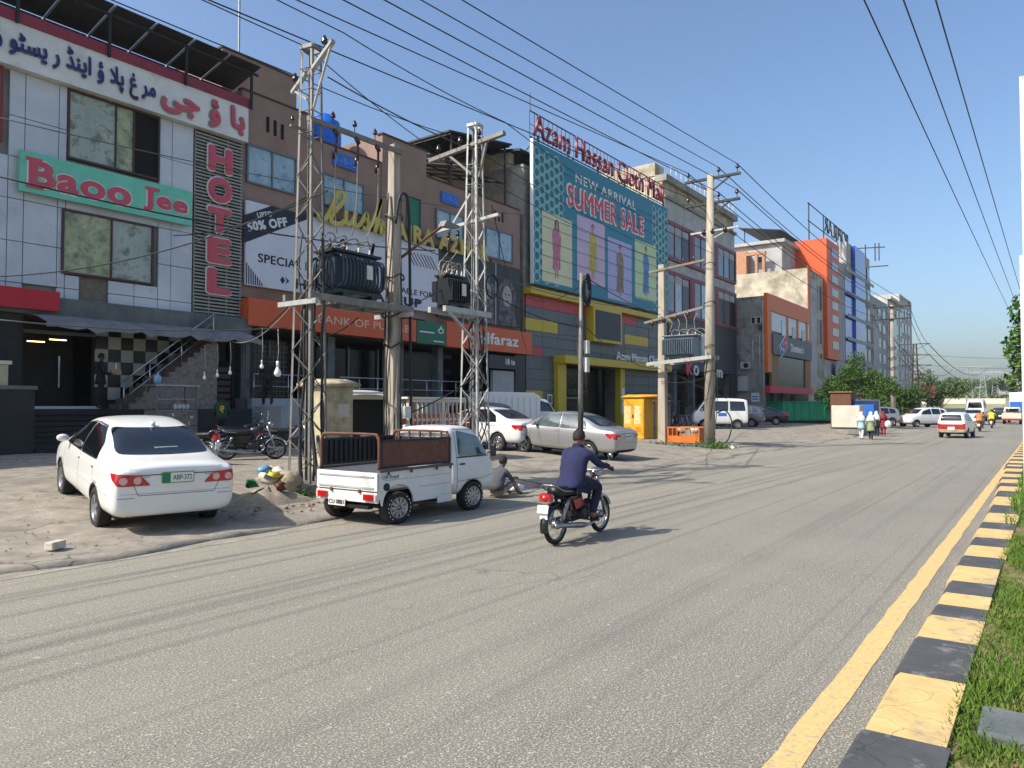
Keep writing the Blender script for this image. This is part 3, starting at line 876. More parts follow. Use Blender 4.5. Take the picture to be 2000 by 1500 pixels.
H.bx('counter_top', 'beam_grey', 2.9, 8.6, 22.15, 24.2, 2.35, 2.45)
for xx in (16.78, 16.9):
    H.mb(MB().tube([(xx, YF - .5, .6), (xx, YF - .5, 4.6)], .035, 6), 'drain_pipe', 'beam_grey')
fr = Bld('chest_freezer', 'cream chest freezer on the dark counter left of the hotel steps', 8, 23.2, 2.45, 'freezer')
fr.bx('body', 'cabinet_cream', 7.1, 8.05, 22.6, 23.4, 2.45, 3.02); fr.bx('lid', 'cage_white', 7.05, 8.12, 22.55, 23.45, 3.025, 3.12)

NB = Bld('corner_building', 'plain rendered building adjoining the hotel on its left', -14, YF, .5)
NB.bx('wall', 'concrete_wall', -30, -.06, YF + .1, 38, .4, 13.4)
NB.bx('parapet', 'beam_grey', -30, -.06, YF - .1, YF + .09, 12.6, 13.6)
for kx in range(6):
    for z0 in (5.8, 9.6): NB.window(-28.5 + kx * 4.8, -26 + kx * 4.8, z0, z0 + 2.0, YF + .02, [(0, .5, 'pane_blue'), (.5, 1, 'pane_blue')])
    NB.bx('shop_shutter', 'slat_grey', -29 + kx * 4.8, -25.4 + kx * 4.8, YF + .0, YF + .09, .6, 3.6)
# solar array on the hotel roof
SO = Bld('solar_array', 'long row of roof solar panels on steel posts above the hotel', 12, 27, 13.5, 'solar panels')
tilt0, tilt1 = Vector((0, 24.7, 15.15)), Vector((0, 28.6, 14.25))
for i in range(10):
    x0 = 3.3 + i * 1.4
    for j in range(2):
        a = tilt0.lerp(tilt1, j * .5 + .01); c = tilt0.lerp(tilt1, j * .5 + .49)
        q = MB(); mid = (a + c) / 2; d = c - a; ang = math.atan2(d.z, d.y)
        R3 = Matrix.Rotation(ang, 3, 'X')
        q.box((x0 + .69, mid.y, mid.z), (1.36, d.length, .035), mat=R3)
        pn = q.build('solar_panel', 'solar_back', SO.r, True)
        q = MB(); off = R3 @ Vector((0, 0, .022))
        q.box((x0 + .69 + off.x, mid.y + off.y, mid.z + off.z), (1.3, d.length - .06, .006), mat=R3)
        q.build('cell_sheet', 'solar', pn, True)
    ubar('rail', 'solar_frame', SO.r, (x0, tilt0.y, tilt0.z - .05), (x0, tilt1.y, tilt1.z - .05), .05)
for t in (.1, .5, .9):
    p = tilt0.lerp(tilt1, t)
    ubar('purlin', 'iron_black', SO.r, (3.3, p.y, p.z - .13), (17.4, p.y, p.z - .13), .06, .09)
for i in range(6):
    x0 = 3.6 + i * 2.7
    for t in (.1, .9):
        p = tilt0.lerp(tilt1, t); ubar('post', 'iron_black', SO.r, (x0, p.y, 13.5), (x0, p.y, p.z - .15), .08)
ubar('roof_antenna', 'steel_dull', None, (18.18, 27.6, 16.6), (18.18, 27.6, 21.5), .09, kind='rod')
tag(bpy.data.objects['roof_antenna'], 'thin grey antenna mast on the brown roof block beside the solar panels', 'mast')

# ---------------------------------------------------------------- brown building with the bank
B = Bld('brown_building', 'brown rendered building with stepped parapet, blue windows and shops below', 26, YF, .5)
B.bx('wall', 'brown_wall', 17.02, 20.2, YF + .1, 38, 6.2, 14.4)
B.bx('wall', 'brown_wall', 20.2, 24.55, YF + .102, 38, 6.2, 13.45)
B.bx('stair_tower', 'brown_wall', 24.55, 27.6, YF + .04, 30, 6.25, 14.85)
B.bx('wall', 'brown_wall', 27.6, 35.9, YF + .1, 38, 6.2, 13.6)
B.bx('roof_block', 'brown_wall', 17.3, 21.0, 27.4, 33, 13.6, 16.7)
B.bx('parapet_cap', 'brown_wall_dark', 17.0, 20.22, YF + .06, YF + .36, 14.4, 14.48)
B.bx('parapet_cap', 'brown_wall_dark', 20.22, 24.53, YF + .06, YF + .36, 13.45, 13.52)
B.bx('parapet_cap', 'brown_wall_dark', 27.62, 35.92, YF + .06, YF + .36, 13.6, 13.68)
B.bx('parapet_cap', 'brown_wall_dark', 24.5, 27.65, YF - .02, YF + .36, 14.85, 14.93)
B.bx('roof_cap', 'brown_wall_dark', 17.25, 21.05, 27.35, 33.05, 16.7, 16.78)
for x0, z0 in ((18.15, 13.05), (18.5, 13.0), (18.85, 12.95)):
    B.bx('vent_slit', 'dark_inside', x0, x0 + .12, YF + .06, YF + .11, z0, z0 + .62)
for i in range(3):
    B.bx('vent_slit', 'dark_inside', 33.4 + i * .35, 33.5 + i * .35, YF + .06, YF + .11, 12.55, 13.1)
B.window(17.22, 19.6, 10.75, 12.32, YF + .03, [(0, .5, 'pane_blue'), (.5, 1, 'pane_blue')])
B.window(21.0, 23.4, 10.68, 12.12, YF + .03, [(0, .5, 'pane_blue'), (.5, 1, 'pane_blue')])
B.window(28.35, 30.6, 10.6, 12.15, YF + .03, [(0, .5, 'pane_blue'), (.5, 1, 'pane_blue')])
B.window(32.5, 35.1, 10.3, 12.0, YF + .03, [(0, .5, 'pane_blue'), (.5, 1, 'pane_blue')])
B.window(26.15, 27.15, 10.45, 12.3, YF - .03, [(0, 1, 'green_panel')], fw=.05)
for x0, x1, z0, z1 in ((21.55, 22.95, 12.6, 13.2), (28.75, 30.1, 12.55, 13.12)):
    w = B.bx('small_blue_sign', 'blue_sign', x0, x1, YF + .0, YF + .09, z0, z1)
    text('1-10-15', x0 + .15, x1 - .15, z0 + .14, z1 - .14, YF + .0, 'blue_sign_text', B.r, bold=.03, depth=.02)
B.bx('name_band', 'brown_wall_dark', 19.8, 32.9, YF - .12, YF + .09, 9.75, 10.15, label='dark band carrying the gold letters')
# gold script Lush: hand-drawn strokes
def lush(ox, oz, s, wd, Y, mat, root, depth):
    def P(l): return [(ox + s * x, oz + s * z) for x, z in l]
    strokes = [
        ([(.05, .22), (.0, .10), (.10, .05), (.25, .12), (.45, .45), (.62, .85), (.78, 1.02), (.92, .95), (.90, .75), (.72, .55), (.5, .28), (.42, .08), (.55, .02), (.78, .05), (.98, .18)]),
        ([(1.0, .50), (.98, .28), (1.02, .12), (1.14, .12), (1.30, .34), (1.36, .50)]), ([(1.36, .50), (1.31, .25), (1.37, .10), (1.52, .16), (1.66, .34)]),
        ([(1.66, .34), (1.80, .55), (1.84, .38), (1.88, .22), (1.80, .08), (1.64, .10)]), ([(1.86, .18), (2.02, .30), (2.16, .60)]),
        ([(2.16, .55), (2.32, .95), (2.40, 1.15), (2.30, .75), (2.14, .05)]), ([(2.14, .08), (2.28, .38), (2.42, .44), (2.40, .22), (2.44, .06), (2.58, .14)])]
    for k, st_ in enumerate(strokes):
        pts = [(p[0], p[2]) for p in spline([(x, 0, z) for x, z in P(st_)], 5)]
        ribbon(pts, wd, Y - .002 * k, depth, mat, root, 'script_stroke')
GS = Bld('gold_shop_letters', 'gold raised letters of the beauty salon above its white banner', 26, YF - .3, 9.6, 'sign')
lush(20.5, 9.85, 1.5, .21, YF - .3, 'gold', GS.r, .08)
text('BY', 24.25, 24.9, 10.2, 10.55, YF - .3, 'gold', GS.r, bold=.03, depth=.08)
text('AIRA AZHAR', 25.0, 32.3, 9.92, 10.78, YF - .3, 'gold', GS.r, bold=.045, depth=.08)
BN = Bld('salon_banner', 'wide white salon banner with navy corner and a strip of grey portraits', 26, YF - .1, 6.6, 'banner')
yb = YF - .14
BN.bx('banner_sheet', 'banner_white', 17.1, 28.35, yb, yb + .1, 6.65, 9.98)
pz = lambda px, py: tuple(onY(px, py, yb).xz)
plate([pz(477, 420), pz(530, 402), pz(612, 424), pz(475, 475)], yb, .01, 'banner_navy', BN.r, 'navy_corner')
def slant(s, x0, z0, h, w, ang, mat, root, Y, bold=.03):
    me = text_mesh(s, 0, w, 0, h, 0, mat, depth=.012, bold=bold)
    o = put('lettering', me, root); o.location = Vector((x0, Y, z0)) - Vector(root.location); o.rotation_euler = (0, -ang, 0); return o
slant('UPTO', 17.62, 9.36, .22, .72, .30, 'plastic_white', BN.r, yb - .012)
slant('50% OFF', 17.2, 8.74, .38, 1.95, .30, 'plastic_white', BN.r, yb - .012, .05)
text('SPECIAL DISCOUNT', 17.65, 22.9, 7.62, 7.98, yb, 'banner_black', BN.r, depth=.012, bold=.02)
text('AVAILABLE FOR', 24.3, 27.9, 7.38, 7.66, yb, 'banner_black', BN.r, depth=.012, bold=.015)
text('HAIR & MAKEUP', 19.4, 27.1, 6.78, 7.22, yb, 'banner_black', BN.r, depth=.012, bold=.05)
plate([(18.7, 7.05), (18.82, 7.2), (18.94, 7.05), (18.82, 6.9)], yb, .012, 'banner_black', BN.r, 'arrow_mark')
plate([(18.95, 7.2), (19.15, 7.05), (18.95, 6.9), (19.03, 7.05)], yb, .012, 'banner_black', BN.r, 'arrow_mark')
lush(21.1, 8.1, 1.15, .13, yb, 'banner_black', BN.r, .012)
text('BY AIRA AZHAR', 20.9, 24.2, 7.98, 8.2, yb, 'banner_black', BN.r, depth=.012, bold=.02)
for i in range(8):
    x0 = 17.12 + i * .1; plate([(x0, 6.68), (x0 + .05, 6.68), (x0 - 0 + .05 + .0, 6.68 + (.8 - i * .1)), (x0, 6.68 + (.85 - i * .1))], yb, .008, 'banner_black', BN.r, 'hatch_stroke')
    x1 = 26.0 + i * .24; plate([(x1, 9.5), (x1 + .07, 9.5), (x1 + .62, 8.85), (x1 + .55, 8.85)], yb, .008, 'banner_black', BN.r, 'hatch_stroke')
BN.bx('photo_sheet', 'photo_bg', 28.36, 35.6, yb, yb + .1, 6.5, 10.0)
q = random.Random(4)
for (cx, cz, s_) in ((29.6, 8.5, .75), (31.3, 8.0, .6), (32.4, 8.3, .65), (34.3, 8.2, .85)):
    hairp = [(cx + s_ * 1.0 * math.cos(t) * (1 + .1 * math.sin(5 * t)), cz + s_ * (1.25 * math.sin(t) - (.5 if math.sin(t) < 0 else 0))) for t in [2 * math.pi * k / 22 for k in range(22)]]
    plate(hairp, yb, .006, 'photo_grey', BN.r, 'printed_hair')
    plate([(cx + s_ * .52 * math.cos(t), cz + s_ * (.05 + .72 * math.sin(t))) for t in [2 * math.pi * k / 18 for k in range(18)]], yb - .006, .005, 'photo_skin', BN.r, 'printed_face')
    for e in (-.2, .2): plate([(cx + s_ * (e + .13 * math.cos(t)), cz + s_ * (.16 + .05 * math.sin(t))) for t in [2 * math.pi * k / 8 for k in range(8)]], yb - .011, .003, 'print_hair', BN.r, 'printed_eye')
    plate([(cx + s_ * .16 * math.cos(t), cz + s_ * (-.3 + .05 * math.sin(t))) for t in [2 * math.pi * k / 8 for k in range(8)]], yb - .011, .003, 'print_hair', BN.r, 'printed_mouth')
    plate([(cx - s_ * 1.1, 6.52), (cx + s_ * 1.1, 6.52), (cx + s_ * .8, cz - s_ * .9), (cx - s_ * .75, cz - s_ * .9)], yb, .0045, 'photo_mauve' if cx in (31.3,) else 'photo_grey', BN.r, 'printed_dress')
BN.bx('photo_divider', 'plastic_white', 33.2, 33.24, yb - .004, yb, 6.5, 10.0)
# shop boards below
for (nm, lb, x0, x1, z0, z1, m) in (('bank_board', 'long orange bank sign board under the white banner', 17.0, 26.35, 5.03, 6.1, 'orange_sign'),
                                   ('exchange_board', 'dark green sign board between the two orange boards', 26.4, 28.55, 4.98, 6.1, 'green_sign'),
                                   ('store_board', 'orange sign board with white lettering over the store on the right', 28.6, 36.3, 4.95, 6.25, 'orange_sign')):
    t = Bld(nm, lb, (x0 + x1) / 2, YF - .5, z0, 'sign')
    t.bx('board', m, x0, x1, YF - .5, YF + .05, z0, z1)
    if m == 'green_sign':
        t.bx('print_line', 'sign_pale', x0 + .2, x0 + 1.25, YF - .51, YF - .501, 5.53, 5.6); t.bx('print_line', 'sign_pale', x0 + 1.2, x0 + 1.95, YF - .51, YF - .501, 5.12, 5.18)
        plate([(x0 + 1.75 + .22 * math.cos(a), 5.7 + .14 * math.sin(a)) for a in [2 * math.pi * k / 14 for k in range(14)]], YF - .5, .01, 'sign_pale', t.r, 'emblem_ring')
        plate([(x0 + 1.75 + .14 * math.cos(a), 5.7 + .08 * math.sin(a)) for a in [2 * math.pi * k / 14 for k in range(14)]], YF - .51, .01, 'green_sign', t.r, 'emblem_centre')
        plate([(x0 + 1.68, 5.83), (x0 + 1.82, 5.83), (x0 + 1.75, 5.98)], YF - .5, .012, 'sign_pale', t.r, 'emblem_tip')
    elif x0 < 20: text('BANK OF PUNJAB', 20.35, 25.9, 5.32, 5.78, YF - .5, 'orange_letter', t.r, depth=.02, bold=.012)
    else: text('alfaraz', 31.3, 34.9, 5.3, 5.95, YF - .5, 'plastic_white', t.r, depth=.02, bold=.03)
# ground floor recess
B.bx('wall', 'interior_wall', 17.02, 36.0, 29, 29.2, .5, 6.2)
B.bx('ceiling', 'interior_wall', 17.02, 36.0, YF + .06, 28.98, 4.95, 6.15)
B.bx('plinth', 'white_wall', 17.02, 31.6, 24.75, 28.98, .5, 2.2, label='pale raised plinth in front of the bank')
for xx in (17.1, 21.4, 25.7, 28.6, 31.7):
    B.bx('pillar', 'beam_grey', xx, xx + .4, 25.6, 26.0, 2.2, 4.95)
for a, c in ((17.6, 19.3), (19.4, 21.3), (21.9, 23.7), (23.8, 25.6)):
    B.bx('shop_window', 'pane_dark', a, c, 27.0, 27.05, 2.2, 4.6)
    B.bx('window_post', 'frame_grey', c + .01, c + .08, 26.9, 27.04, 2.2, 4.7)
B.bx('shop_window', 'pane_dark', 26.2, 31.5, 27.2, 27.25, 2.2, 4.8)
B.rail([(21.5, 24.9, 2.2), (31.4, 24.9, 2.2)], .95, 9, rails=(1, .5))
B.rail([(17.2, 24.9, 2.2), (19.6, 24.9, 2.2)], .95, 3, rails=(1, .5))
gl = MB()
for i in range(9): gl.tube([(17.7 + i * .17, 25.55, 2.25), (17.7 + i * .17, 25.55, 4.6)], .012, 5)
for i in range(12): gl.tube([(17.65, 25.55, 2.3 + i * .2), (19.2, 25.55, 2.3 + i * .2)], .01, 5)
B.mb(gl, 'window_grille', 'galvanised')
B.bx('doorway_wall', 'white_wall', 32.9, 34.9, 25.3, 25.5, .5, 3.9)
B.bx('doorway_side', 'slate_wall', 34.9, 35.9, 25.2, 28, .5, 4.9)
B.bx('price_board', 'slate_wall', 32.3, 34.9, 25.1, 25.25, 4.0, 4.75)
text('18 te', 33.8, 34.7, 4.25, 4.6, 25.1, 'sign_pale', B.r, depth=.01, bold=.03)
rp = MB(); rp.prism([(17.2, .5), (20.8, .5), (20.8, .75), (17.2, 1.9)], 'Y', 23.2, 24.7)
B.mb(rp, 'ramp_wall', 'white_wall')
# water tank on the roof and roof shelter
wt = Bld('water_tank', 'blue plastic water tank on the brown roof', 23.1, 28, 13.5, 'tank')
wt.mb(MB().lathe([(0, 0), (.75, 0), (.8, .1), (.78, .5), (.8, .95), (.78, 1.4), (.72, 1.75), (.35, 2.0), (.3, 2.12), (0, 2.12)], c=(23.1, 28, 13.75), n=20), 'tank_body', 'tank_blue')
wt.bx('stand', 'concrete_wall', 22.3, 23.9, 27.2, 28.8, 13.45, 13.75)
RS = Bld('roof_shelter', 'open steel roof shelter with pale sheets above the brown building', 31, 28, 13.6, 'roof shelter')
b0, b1 = Vector((0, 26.6, 15.4)), Vector((0, 31.5, 16.6))
for i in range(7):
    x0 = 27.9 + i * 1.15
    q = MB(); mid = (b0 + b1) / 2; d = b1 - b0
    q.box((x0 + .5, mid.y, mid.z), (1.08, d.length, .04), mat=Matrix.Rotation(math.atan2(d.z, d.y), 3, 'X'))
    q.build('solar_panel', 'solar_back', RS.r, True)
    ubar('rail', 'solar_frame', RS.r, (x0 - .03, b0.y, b0.z - .05), (x0 - .03, b1.y, b1.z - .05), .05)
for t in (.08, .5, .92):
    p = b0.lerp(b1, t); ubar('purlin', 'solar_frame' if t < .1 else 'iron_black', RS.r, (27.8, p.y, p.z - .12), (36, p.y, p.z - .12), .06)
for x0 in (28.2, 31, 34):
    for t in (.08, .92):
        p = b0.lerp(b1, t); ubar('post', 'iron_black', RS.r, (x0, p.y, 13.6), (x0, p.y, p.z - .15), .09)

# ---------------------------------------------------------------- cloth mall with the teal billboard
A = Bld('cloth_mall', 'cloth mall clad in grey panels with red and yellow accents', 46, YF, .4)
A.bx('wall', 'concrete_wall', 36.35, 56.3, YF + .15, 42, 5.2, 16.6)
A.bx('wall', 'interior_wall', 36.35, 56.3, 28.0, 28.3, .4, 5.19)
A.bx('wall', 'concrete_wall', 36.35, 39.5, YF + .15, 27.9, .4, 5.19)
A.bx('wall', 'concrete_wall', 48.9, 56.3, YF + .15, 27.9, .4, 5.19)
A.bx('stub_wall', 'old_render', 36.4, 36.8, YF + 1.2, 34, 16.6, 17.6)
prow = [.4, 1.05, 1.7, 2.2, 2.85, 3.5, 4.15, 4.95, 5.55, 6.2, 6.5, 7.25, 7.95, 8.65]
pcol = [36.4, 38.2, 40.0, 42.0, 43.6, 45.7, 47.7, 49.2, 51.2, 53.2, 55.2, 56.3]
for i, (a, c) in enumerate(zip(pcol, pcol[1:])):
    for j, (d, e) in enumerate(zip(prow, prow[1:])):
        if a >= 39.4 and c <= 49.3 and j < 7: 
            if not (a < 39.0 or a > 49): continue
        m = 'clad_grey'
        if j == 12 and (a < 43 or 47.6 < a < 51): m = 'clad_red'
        if j == 10 and (a < 40 or 49 < a < 53): m = 'clad_yellow'
        if j == 7 and a < 38: m = 'clad_red'
        if j == 3 and a < 38: m = 'clad_yellow'
        A.bx('clad_panel', m, a + .012, c - .012, YF + rnd.uniform(0, .02), YF + .12, d + .012, e - .012)
A.bx('band', 'clad_yellow', 36.3, 56.4, YF - .45, YF + .14, 8.68, 9.05, label='yellow band under the billboard')
A.bx('portal_post', 'clad_yellow', 39.5, 40.5, YF - .3, YF + .14, .4, 4.6)
A.bx('portal_post', 'clad_yellow', 47.9, 48.6, YF - .3, YF + .14, .4, 4.6)
A.bx('portal_beam', 'clad_yellow', 39.45, 55.6, YF - .9, YF + .14, 4.6, 5.1)
A.bx('entrance_glass', 'pane_dark', 40.5, 47.9, YF + 1.0, YF + 1.05, .5, 4.6)
yg = YF + .99
text('Hassan Cloth Mall', 40.8, 45.4, 3.45, 4.0, yg, 'beam_grey', A.r, depth=.01, bold=.01)
text('WOMEN KIDS HOME', 40.6, 45.4, 2.7, 3.05, yg, 'beam_grey', A.r, depth=.01, bold=.02)
A.bx('door_bar', 'steel_dull', 41.4, 44.4, yg - .03, yg, 2.4, 2.46)
A.bx('poster', 'plastic_white', 48.05, 48.5, YF - .33, YF - .305, 2.3, 3.2); A.bx('poster', 'sign_pale', 48.05, 48.5, YF - .33, YF - .305, 1.3, 2.2)
A.bx('wall_frame', 'plastic_white', 38.65, 39.2, YF - .06, YF - .02, 2.0, 2.62); A.bx('wall_frame_inner', 'clad_grey', 38.72, 39.13, YF - .07, YF - .061, 2.08, 2.54)
ML = text('Azam Hassan Cloth Mall', 46.2, 55.2, 5.14, 5.72, YF - .85, 'plastic_white', A.r, depth=.1, bold=.015)
A.bx('screen_frame', 'clad_yellow', 43.6, 47.7, YF - .55, YF + .1, 6.3, 8.66)
A.bx('screen', 'slate_wall', 43.85, 47.45, YF - .58, YF - .551, 6.5, 8.45)
# billboard
BB = Bld('billboard', 'huge teal summer sale billboard with four women in bright dresses', 46, YF - .3, 9.2, 'billboard')
yv = YF - .35; zt_, zb_ = 18.05, 9.3; X0, X1 = 36.7, 56.2
BB.bx('sheet', 'teal_vinyl', X0, X1, yv, yv + .15, zb_, zt_)
BB.bx('edge_post', 'plastic_white', X0 - .08, X0 - .005, yv - .02, yv + .2, zb_, zt_ + .1)
for xx in (37.5, 41, 45, 49, 53, 55.8):
    ubar('brace', 'rust_steel', BB.r, (xx, yv + .2, 17.8), (xx, YF + 2.2, 16.5), .1)
    ubar('back_post', 'rust_steel', BB.r, (xx, yv + .22, zb_), (xx, yv + .22, 18.6), .1)
pb = lambda px, py: tuple(onY(px, py, yv).xz)
def ring(cx, cz, r, n=6, ph_=0): return [(cx + r * math.cos(ph_ + 2 * math.pi * k / n), cz + r * math.sin(ph_ + 2 * math.pi * k / n)) for k in range(n)]
HX = (MB().prism(ring(0, 0, .353), 'Y', 0, -.006).mesh('hexagon', 'teal_line'), MB().prism(ring(0, 0, .26), 'Y', -.007, -.012).mesh('hexagon_fill', 'teal_cell'))
def hexes(xa, xb, za, zb2):
    s_ = .36; dx, dz = s_ * 1.55, s_ * 1.78
    i = 0; x = xa + s_
    while x < xb - s_ * .6:
        z = za + s_ + (dz / 2 if i % 2 else 0)
        while z < zb2 - s_ * .6:
            o = put('hexagon', HX[0], BB.r); o.location = Vector((x, yv, z)) - Vector(BB.r.location); put('hexagon_fill', HX[1], o); z += dz
        x += dx; i += 1
hexes(X0, 40.6, zb_ + .1, 17.9); hexes(53.2, X1, zb_ + .1, 17.7)
text('NEW ARRIVAL', 41.6, 50.4, 16.68, 17.3, yv, 'outline_white', BB.r, depth=.012, bold=.015, spacing=1.1)
text('SUMMER SALE', 40.45, 51.8, 14.8, 16.45, yv, 'outline_white', BB.r, depth=.012, bold=.07)
text('SUMMER SALE', 40.6, 51.65, 14.92, 16.33, yv - .014, 'sale_red', BB.r, depth=.012, bold=.02)
panels = [((1060, 412, 1118, 432, 1057, 547, 1116, 562), 'vinyl_cream', 'cloth_pink', .47), ((1128, 420, 1182, 440, 1126, 548, 1180, 560), 'vinyl_lilac', 'cloth_yellow', .55),
          ((1188, 462, 1235, 480, 1186, 583, 1232, 592), 'vinyl_violet', 'cloth_brown', .5), ((1241, 467, 1283, 484, 1239, 582, 1280, 590), 'vinyl_lime', 'cloth_blue', .5)]
M('vinyl_dress_pink', '#b5607c', '#c87c95', rough=.5, scale=4)
def model(x, z0, z1, dress, k):
    h = z1 - z0; y = yv - .02
    q = lambda pts: [(x + a * h, z0 + b_ * h) for a, b_ in pts]
    lean = (-.02, .03, -.03, .0)[k]
    plate(q([(-.055, .0), (-.02, .0), (-.01, .22), (-.045, .22)]), y, .004, 'print_skin', BB.r, 'printed_leg')
    plate(q([(.02, .02), (.055, .02), (.04, .22), (.0, .22)]), y, .004, 'print_skin', BB.r, 'printed_leg')
    hem = (.16, .17, .1, .07)[k]; wide = (.13, .15, .16, .15)[k]
    plate(q([(-wide, hem), (-.05, hem - .025), (.02, hem + .01), (wide * .85, hem), (.105, .55), (.13, .62), (.10, .78), (.04, .835), (-.04, .835), (-.10, .79), (-.13, .60), (-.10, .52)]), y - .004, .004, dress, BB.r, 'printed_dress')
    plate(q([(lean - .015 - .1, .80), (lean - .1, .45), (lean - .055, .47), (lean - .05, .8)]), y - .008, .003, 'cloth_white' if k == 9 else dress, BB.r, 'printed_sleeve')
    plate(q([(wide * .62, .42), (wide * .82, .40), (.135, .70), (.105, .76), (.085, .70)]), y - .008, .003, dress, BB.r, 'printed_sleeve'); plate(q(ring(wide * .72, .40, .022, 8)), y - .008, .003, 'print_skin', BB.r, 'printed_hand')
    for f_ in (-.05, .0, .05): plate(q([(f_ * 1.6 - .006, hem + .02), (f_ * 1.6 + .006, hem + .02), (f_ + .004, .6), (f_ - .004, .6)]), y - .008, .002, 'cloth_grey' if k == 2 else ('clad_red', 'wood_tan', '', 'pizza_blue')[k], BB.r, 'printed_fold')
    plate(q([(-.02, .82), (.02, .82), (.02, .88), (-.02, .88)]), y - .004, .004, 'print_skin', BB.r, 'printed_neck')
    if k == 0: plate(q([(-.075, .74), (-.04, .72), (-.035, .9), (.04, .9), (.05, .7), (.085, .74), (.06, .96), (.0, 1.0), (-.06, .96)]), y - .002, .0035, 'print_hair', BB.r, 'printed_hair')
    else: plate(q(ring(0, .945, .052, 12)), y - .002, .0035, 'print_hair', BB.r, 'printed_hair')
    plate([(x + (.036 * math.cos(t)) * h, z0 + (.925 + .05 * math.sin(t)) * h) for t in [2 * math.pi * i / 12 for i in range(12)]], y - .008, .004, 'print_skin', BB.r, 'printed_face')
for k, (pxs, m, dr, c) in enumerate(panels):
    p = [pb(pxs[i], pxs[i + 1]) for i in (0, 2, 6, 4)]
    x0, x1 = (p[0][0] + p[3][0]) / 2, (p[1][0] + p[2][0]) / 2; z1, z0 = (p[0][1] + p[1][1]) / 2, (p[2][1] + p[3][1]) / 2
    plate([(x0, z0), (x1, z0), (x1, z1), (x0, z1)], yv, .014, m, BB.r, 'printed_panel')
    model(lerp(x0, x1, c), z0 + .3, z1 - .25, dr, k)
# tension ropes across the vinyl
for zz in (10.2, 11.2, 12.1, 13.0, 13.6, 15.55, 16.9):
    ubar('lacing_rope', 'teal_cell', BB.r, (X0, yv - .045, zz), (X1, yv - .045, zz - .1), .018)
# roof letters on a steel frame
RL = Bld('roof_letters', 'dark red roof letters of the cloth mall on an open steel frame', 46, YF, 18.1, 'sign')
x = 37.0
for zz in (18.45, 20.05):
    ubar('frame_rail', 'rust_steel', RL.r, (36.95, YF + .1, zz), (56.4, YF + .1, zz), .06)
ubar('frame_rail', 'rust_steel', RL.r, (36.95, YF + .12, 19.25), (56.4, YF + .12, 19.25), .03)
i = 0
while x < 56.4:
    ubar('frame_upright', 'rust_steel', RL.r, (x, YF + .14, 18.45), (x, YF + .14, 20.05), .03); x += .52; i += 1
for xx in (37.1, 42.0, 47, 52, 56.2):
    ubar('frame_leg', 'rust_steel', RL.r, (xx, YF + .1, 16.6), (xx, YF + .1, 18.45), .09)
    ubar('frame_strut', 'rust_steel', RL.r, (xx, YF + .1, 18.0), (xx, YF + 1.8, 16.6), .05)
ubar('frame_spike', 'rust_steel', RL.r, (37.0, YF + .1, 20.05), (37.0, YF + .1, 21.2), .03)
text('Azam Hassan Cloth Mall', 37.2, 56.0, 18.55, 20.0, YF + .06, 'rust_letter', RL.r, depth=.16, bold=-.008)
# dark sloping roof behind the billboard
q = MB(); q.prism([(YF + .3, 17.4), (40, 19.3), (40, 19.45), (YF + .3, 17.55)], 'X', 36.2, 56.2)
A.mb(q, 'roof_sheet', 'iron_black')
q = MB(); q.prism([(30.5, 17.0), (36.35, 17.9), (36.35, 18.0), (30.5, 17.1)], 'Y', YF + 1.0, 36)
for i in range(6): q.bar((30.6 + i * 1.1, YF + 1.0, 16.9 + i * .17), (30.6 + i * 1.1, 34, 16.9 + i * .17), .06)
A.mb(q, 'shed_roof', 'iron_black')
for xx in (31, 33.5, 36):
    ubar('shed_post', 'rust_steel', A.r, (xx, YF + 1.3, 13.7), (xx, YF + 1.3, 17.1 + (xx - 31) * .15), .09)

# ---------------------------------------------------------------- maroon framed building
Mr = Bld('maroon_framed_building', 'tall grey building with maroon window frames next to the billboard', 65, YF, .4)
Mr.bx('wall', 'pale_band', 56.45, 73.4, YF + .2, 45, 5.0, 19.4)
Mr.bx('wall', 'interior_wall', 56.45, 73.4, 29, 29.3, .4, 4.99)
Mr.bx('upper_wall', 'old_render', 56.45, 73.4, YF + .25, 45, 19.4, 21.0, label='bare rendered top storey')
Mr.bx('cornice', 'concrete_wall', 56.4, 73.6, YF - .15, YF + .9, 20.55, 21.1)
Mr.bx('cornice', 'concrete_wall', 56.4, 73.6, YF - .05, YF + .19, 19.15, 19.4)
Mr.bx('roof_block', 'old_render', 56.45, 58.2, YF + .9, 34, 21.1, 22.2)
Mr.rail([(58.3, YF + .3, 21.1), (73.4, YF + .3, 21.1)], 1.1, 14, 'cage_white', rails=(1, .5))
for z0, z1 in ((14.1, 17.4), (9.5, 13.2)):
    for a, c in ((56.45, 61.8), (62.3, 67.6), (68.1, 73.4)):
        o = Mr.window(a, c, z0, z1, YF + .0, [(0, .33, 'grey_glass'), (.33, .66, 'pane_blue' if z0 < 10 and a < 67 else 'grey_glass'), (.66, 1, 'pane_dark')], 'maroon_frame', fw=.3, depth=.19)
    Mr.bx('frame_post', 'maroon_frame', 61.8, 62.3, YF - .05, YF + .19, z0, z1); Mr.bx('frame_post', 'maroon_frame', 67.6, 68.1, YF - .05, YF + .19, z0, z1)
    Mr.bx('blind', 'white_wall', 57.0, 61.3, YF + .02, YF + .03, z1 - .95, z1 - .43); Mr.bx('blind', 'white_wall', 68.6, 72.9, YF + .02, YF + .03, z1 - 1.0, z1 - .43)
for i in range(8):
    Mr.bx('spandrel_panel', 'pale_band', 56.5 + i * 2.1, 56.5 + i * 2.1 + 2.06, YF + .1, YF + .19, 13.25, 14.05)
    Mr.bx('spandrel_panel', 'pale_band', 56.5 + i * 2.1, 56.5 + i * 2.1 + 2.06, YF + .1, YF + .19, 17.45, 19.1)
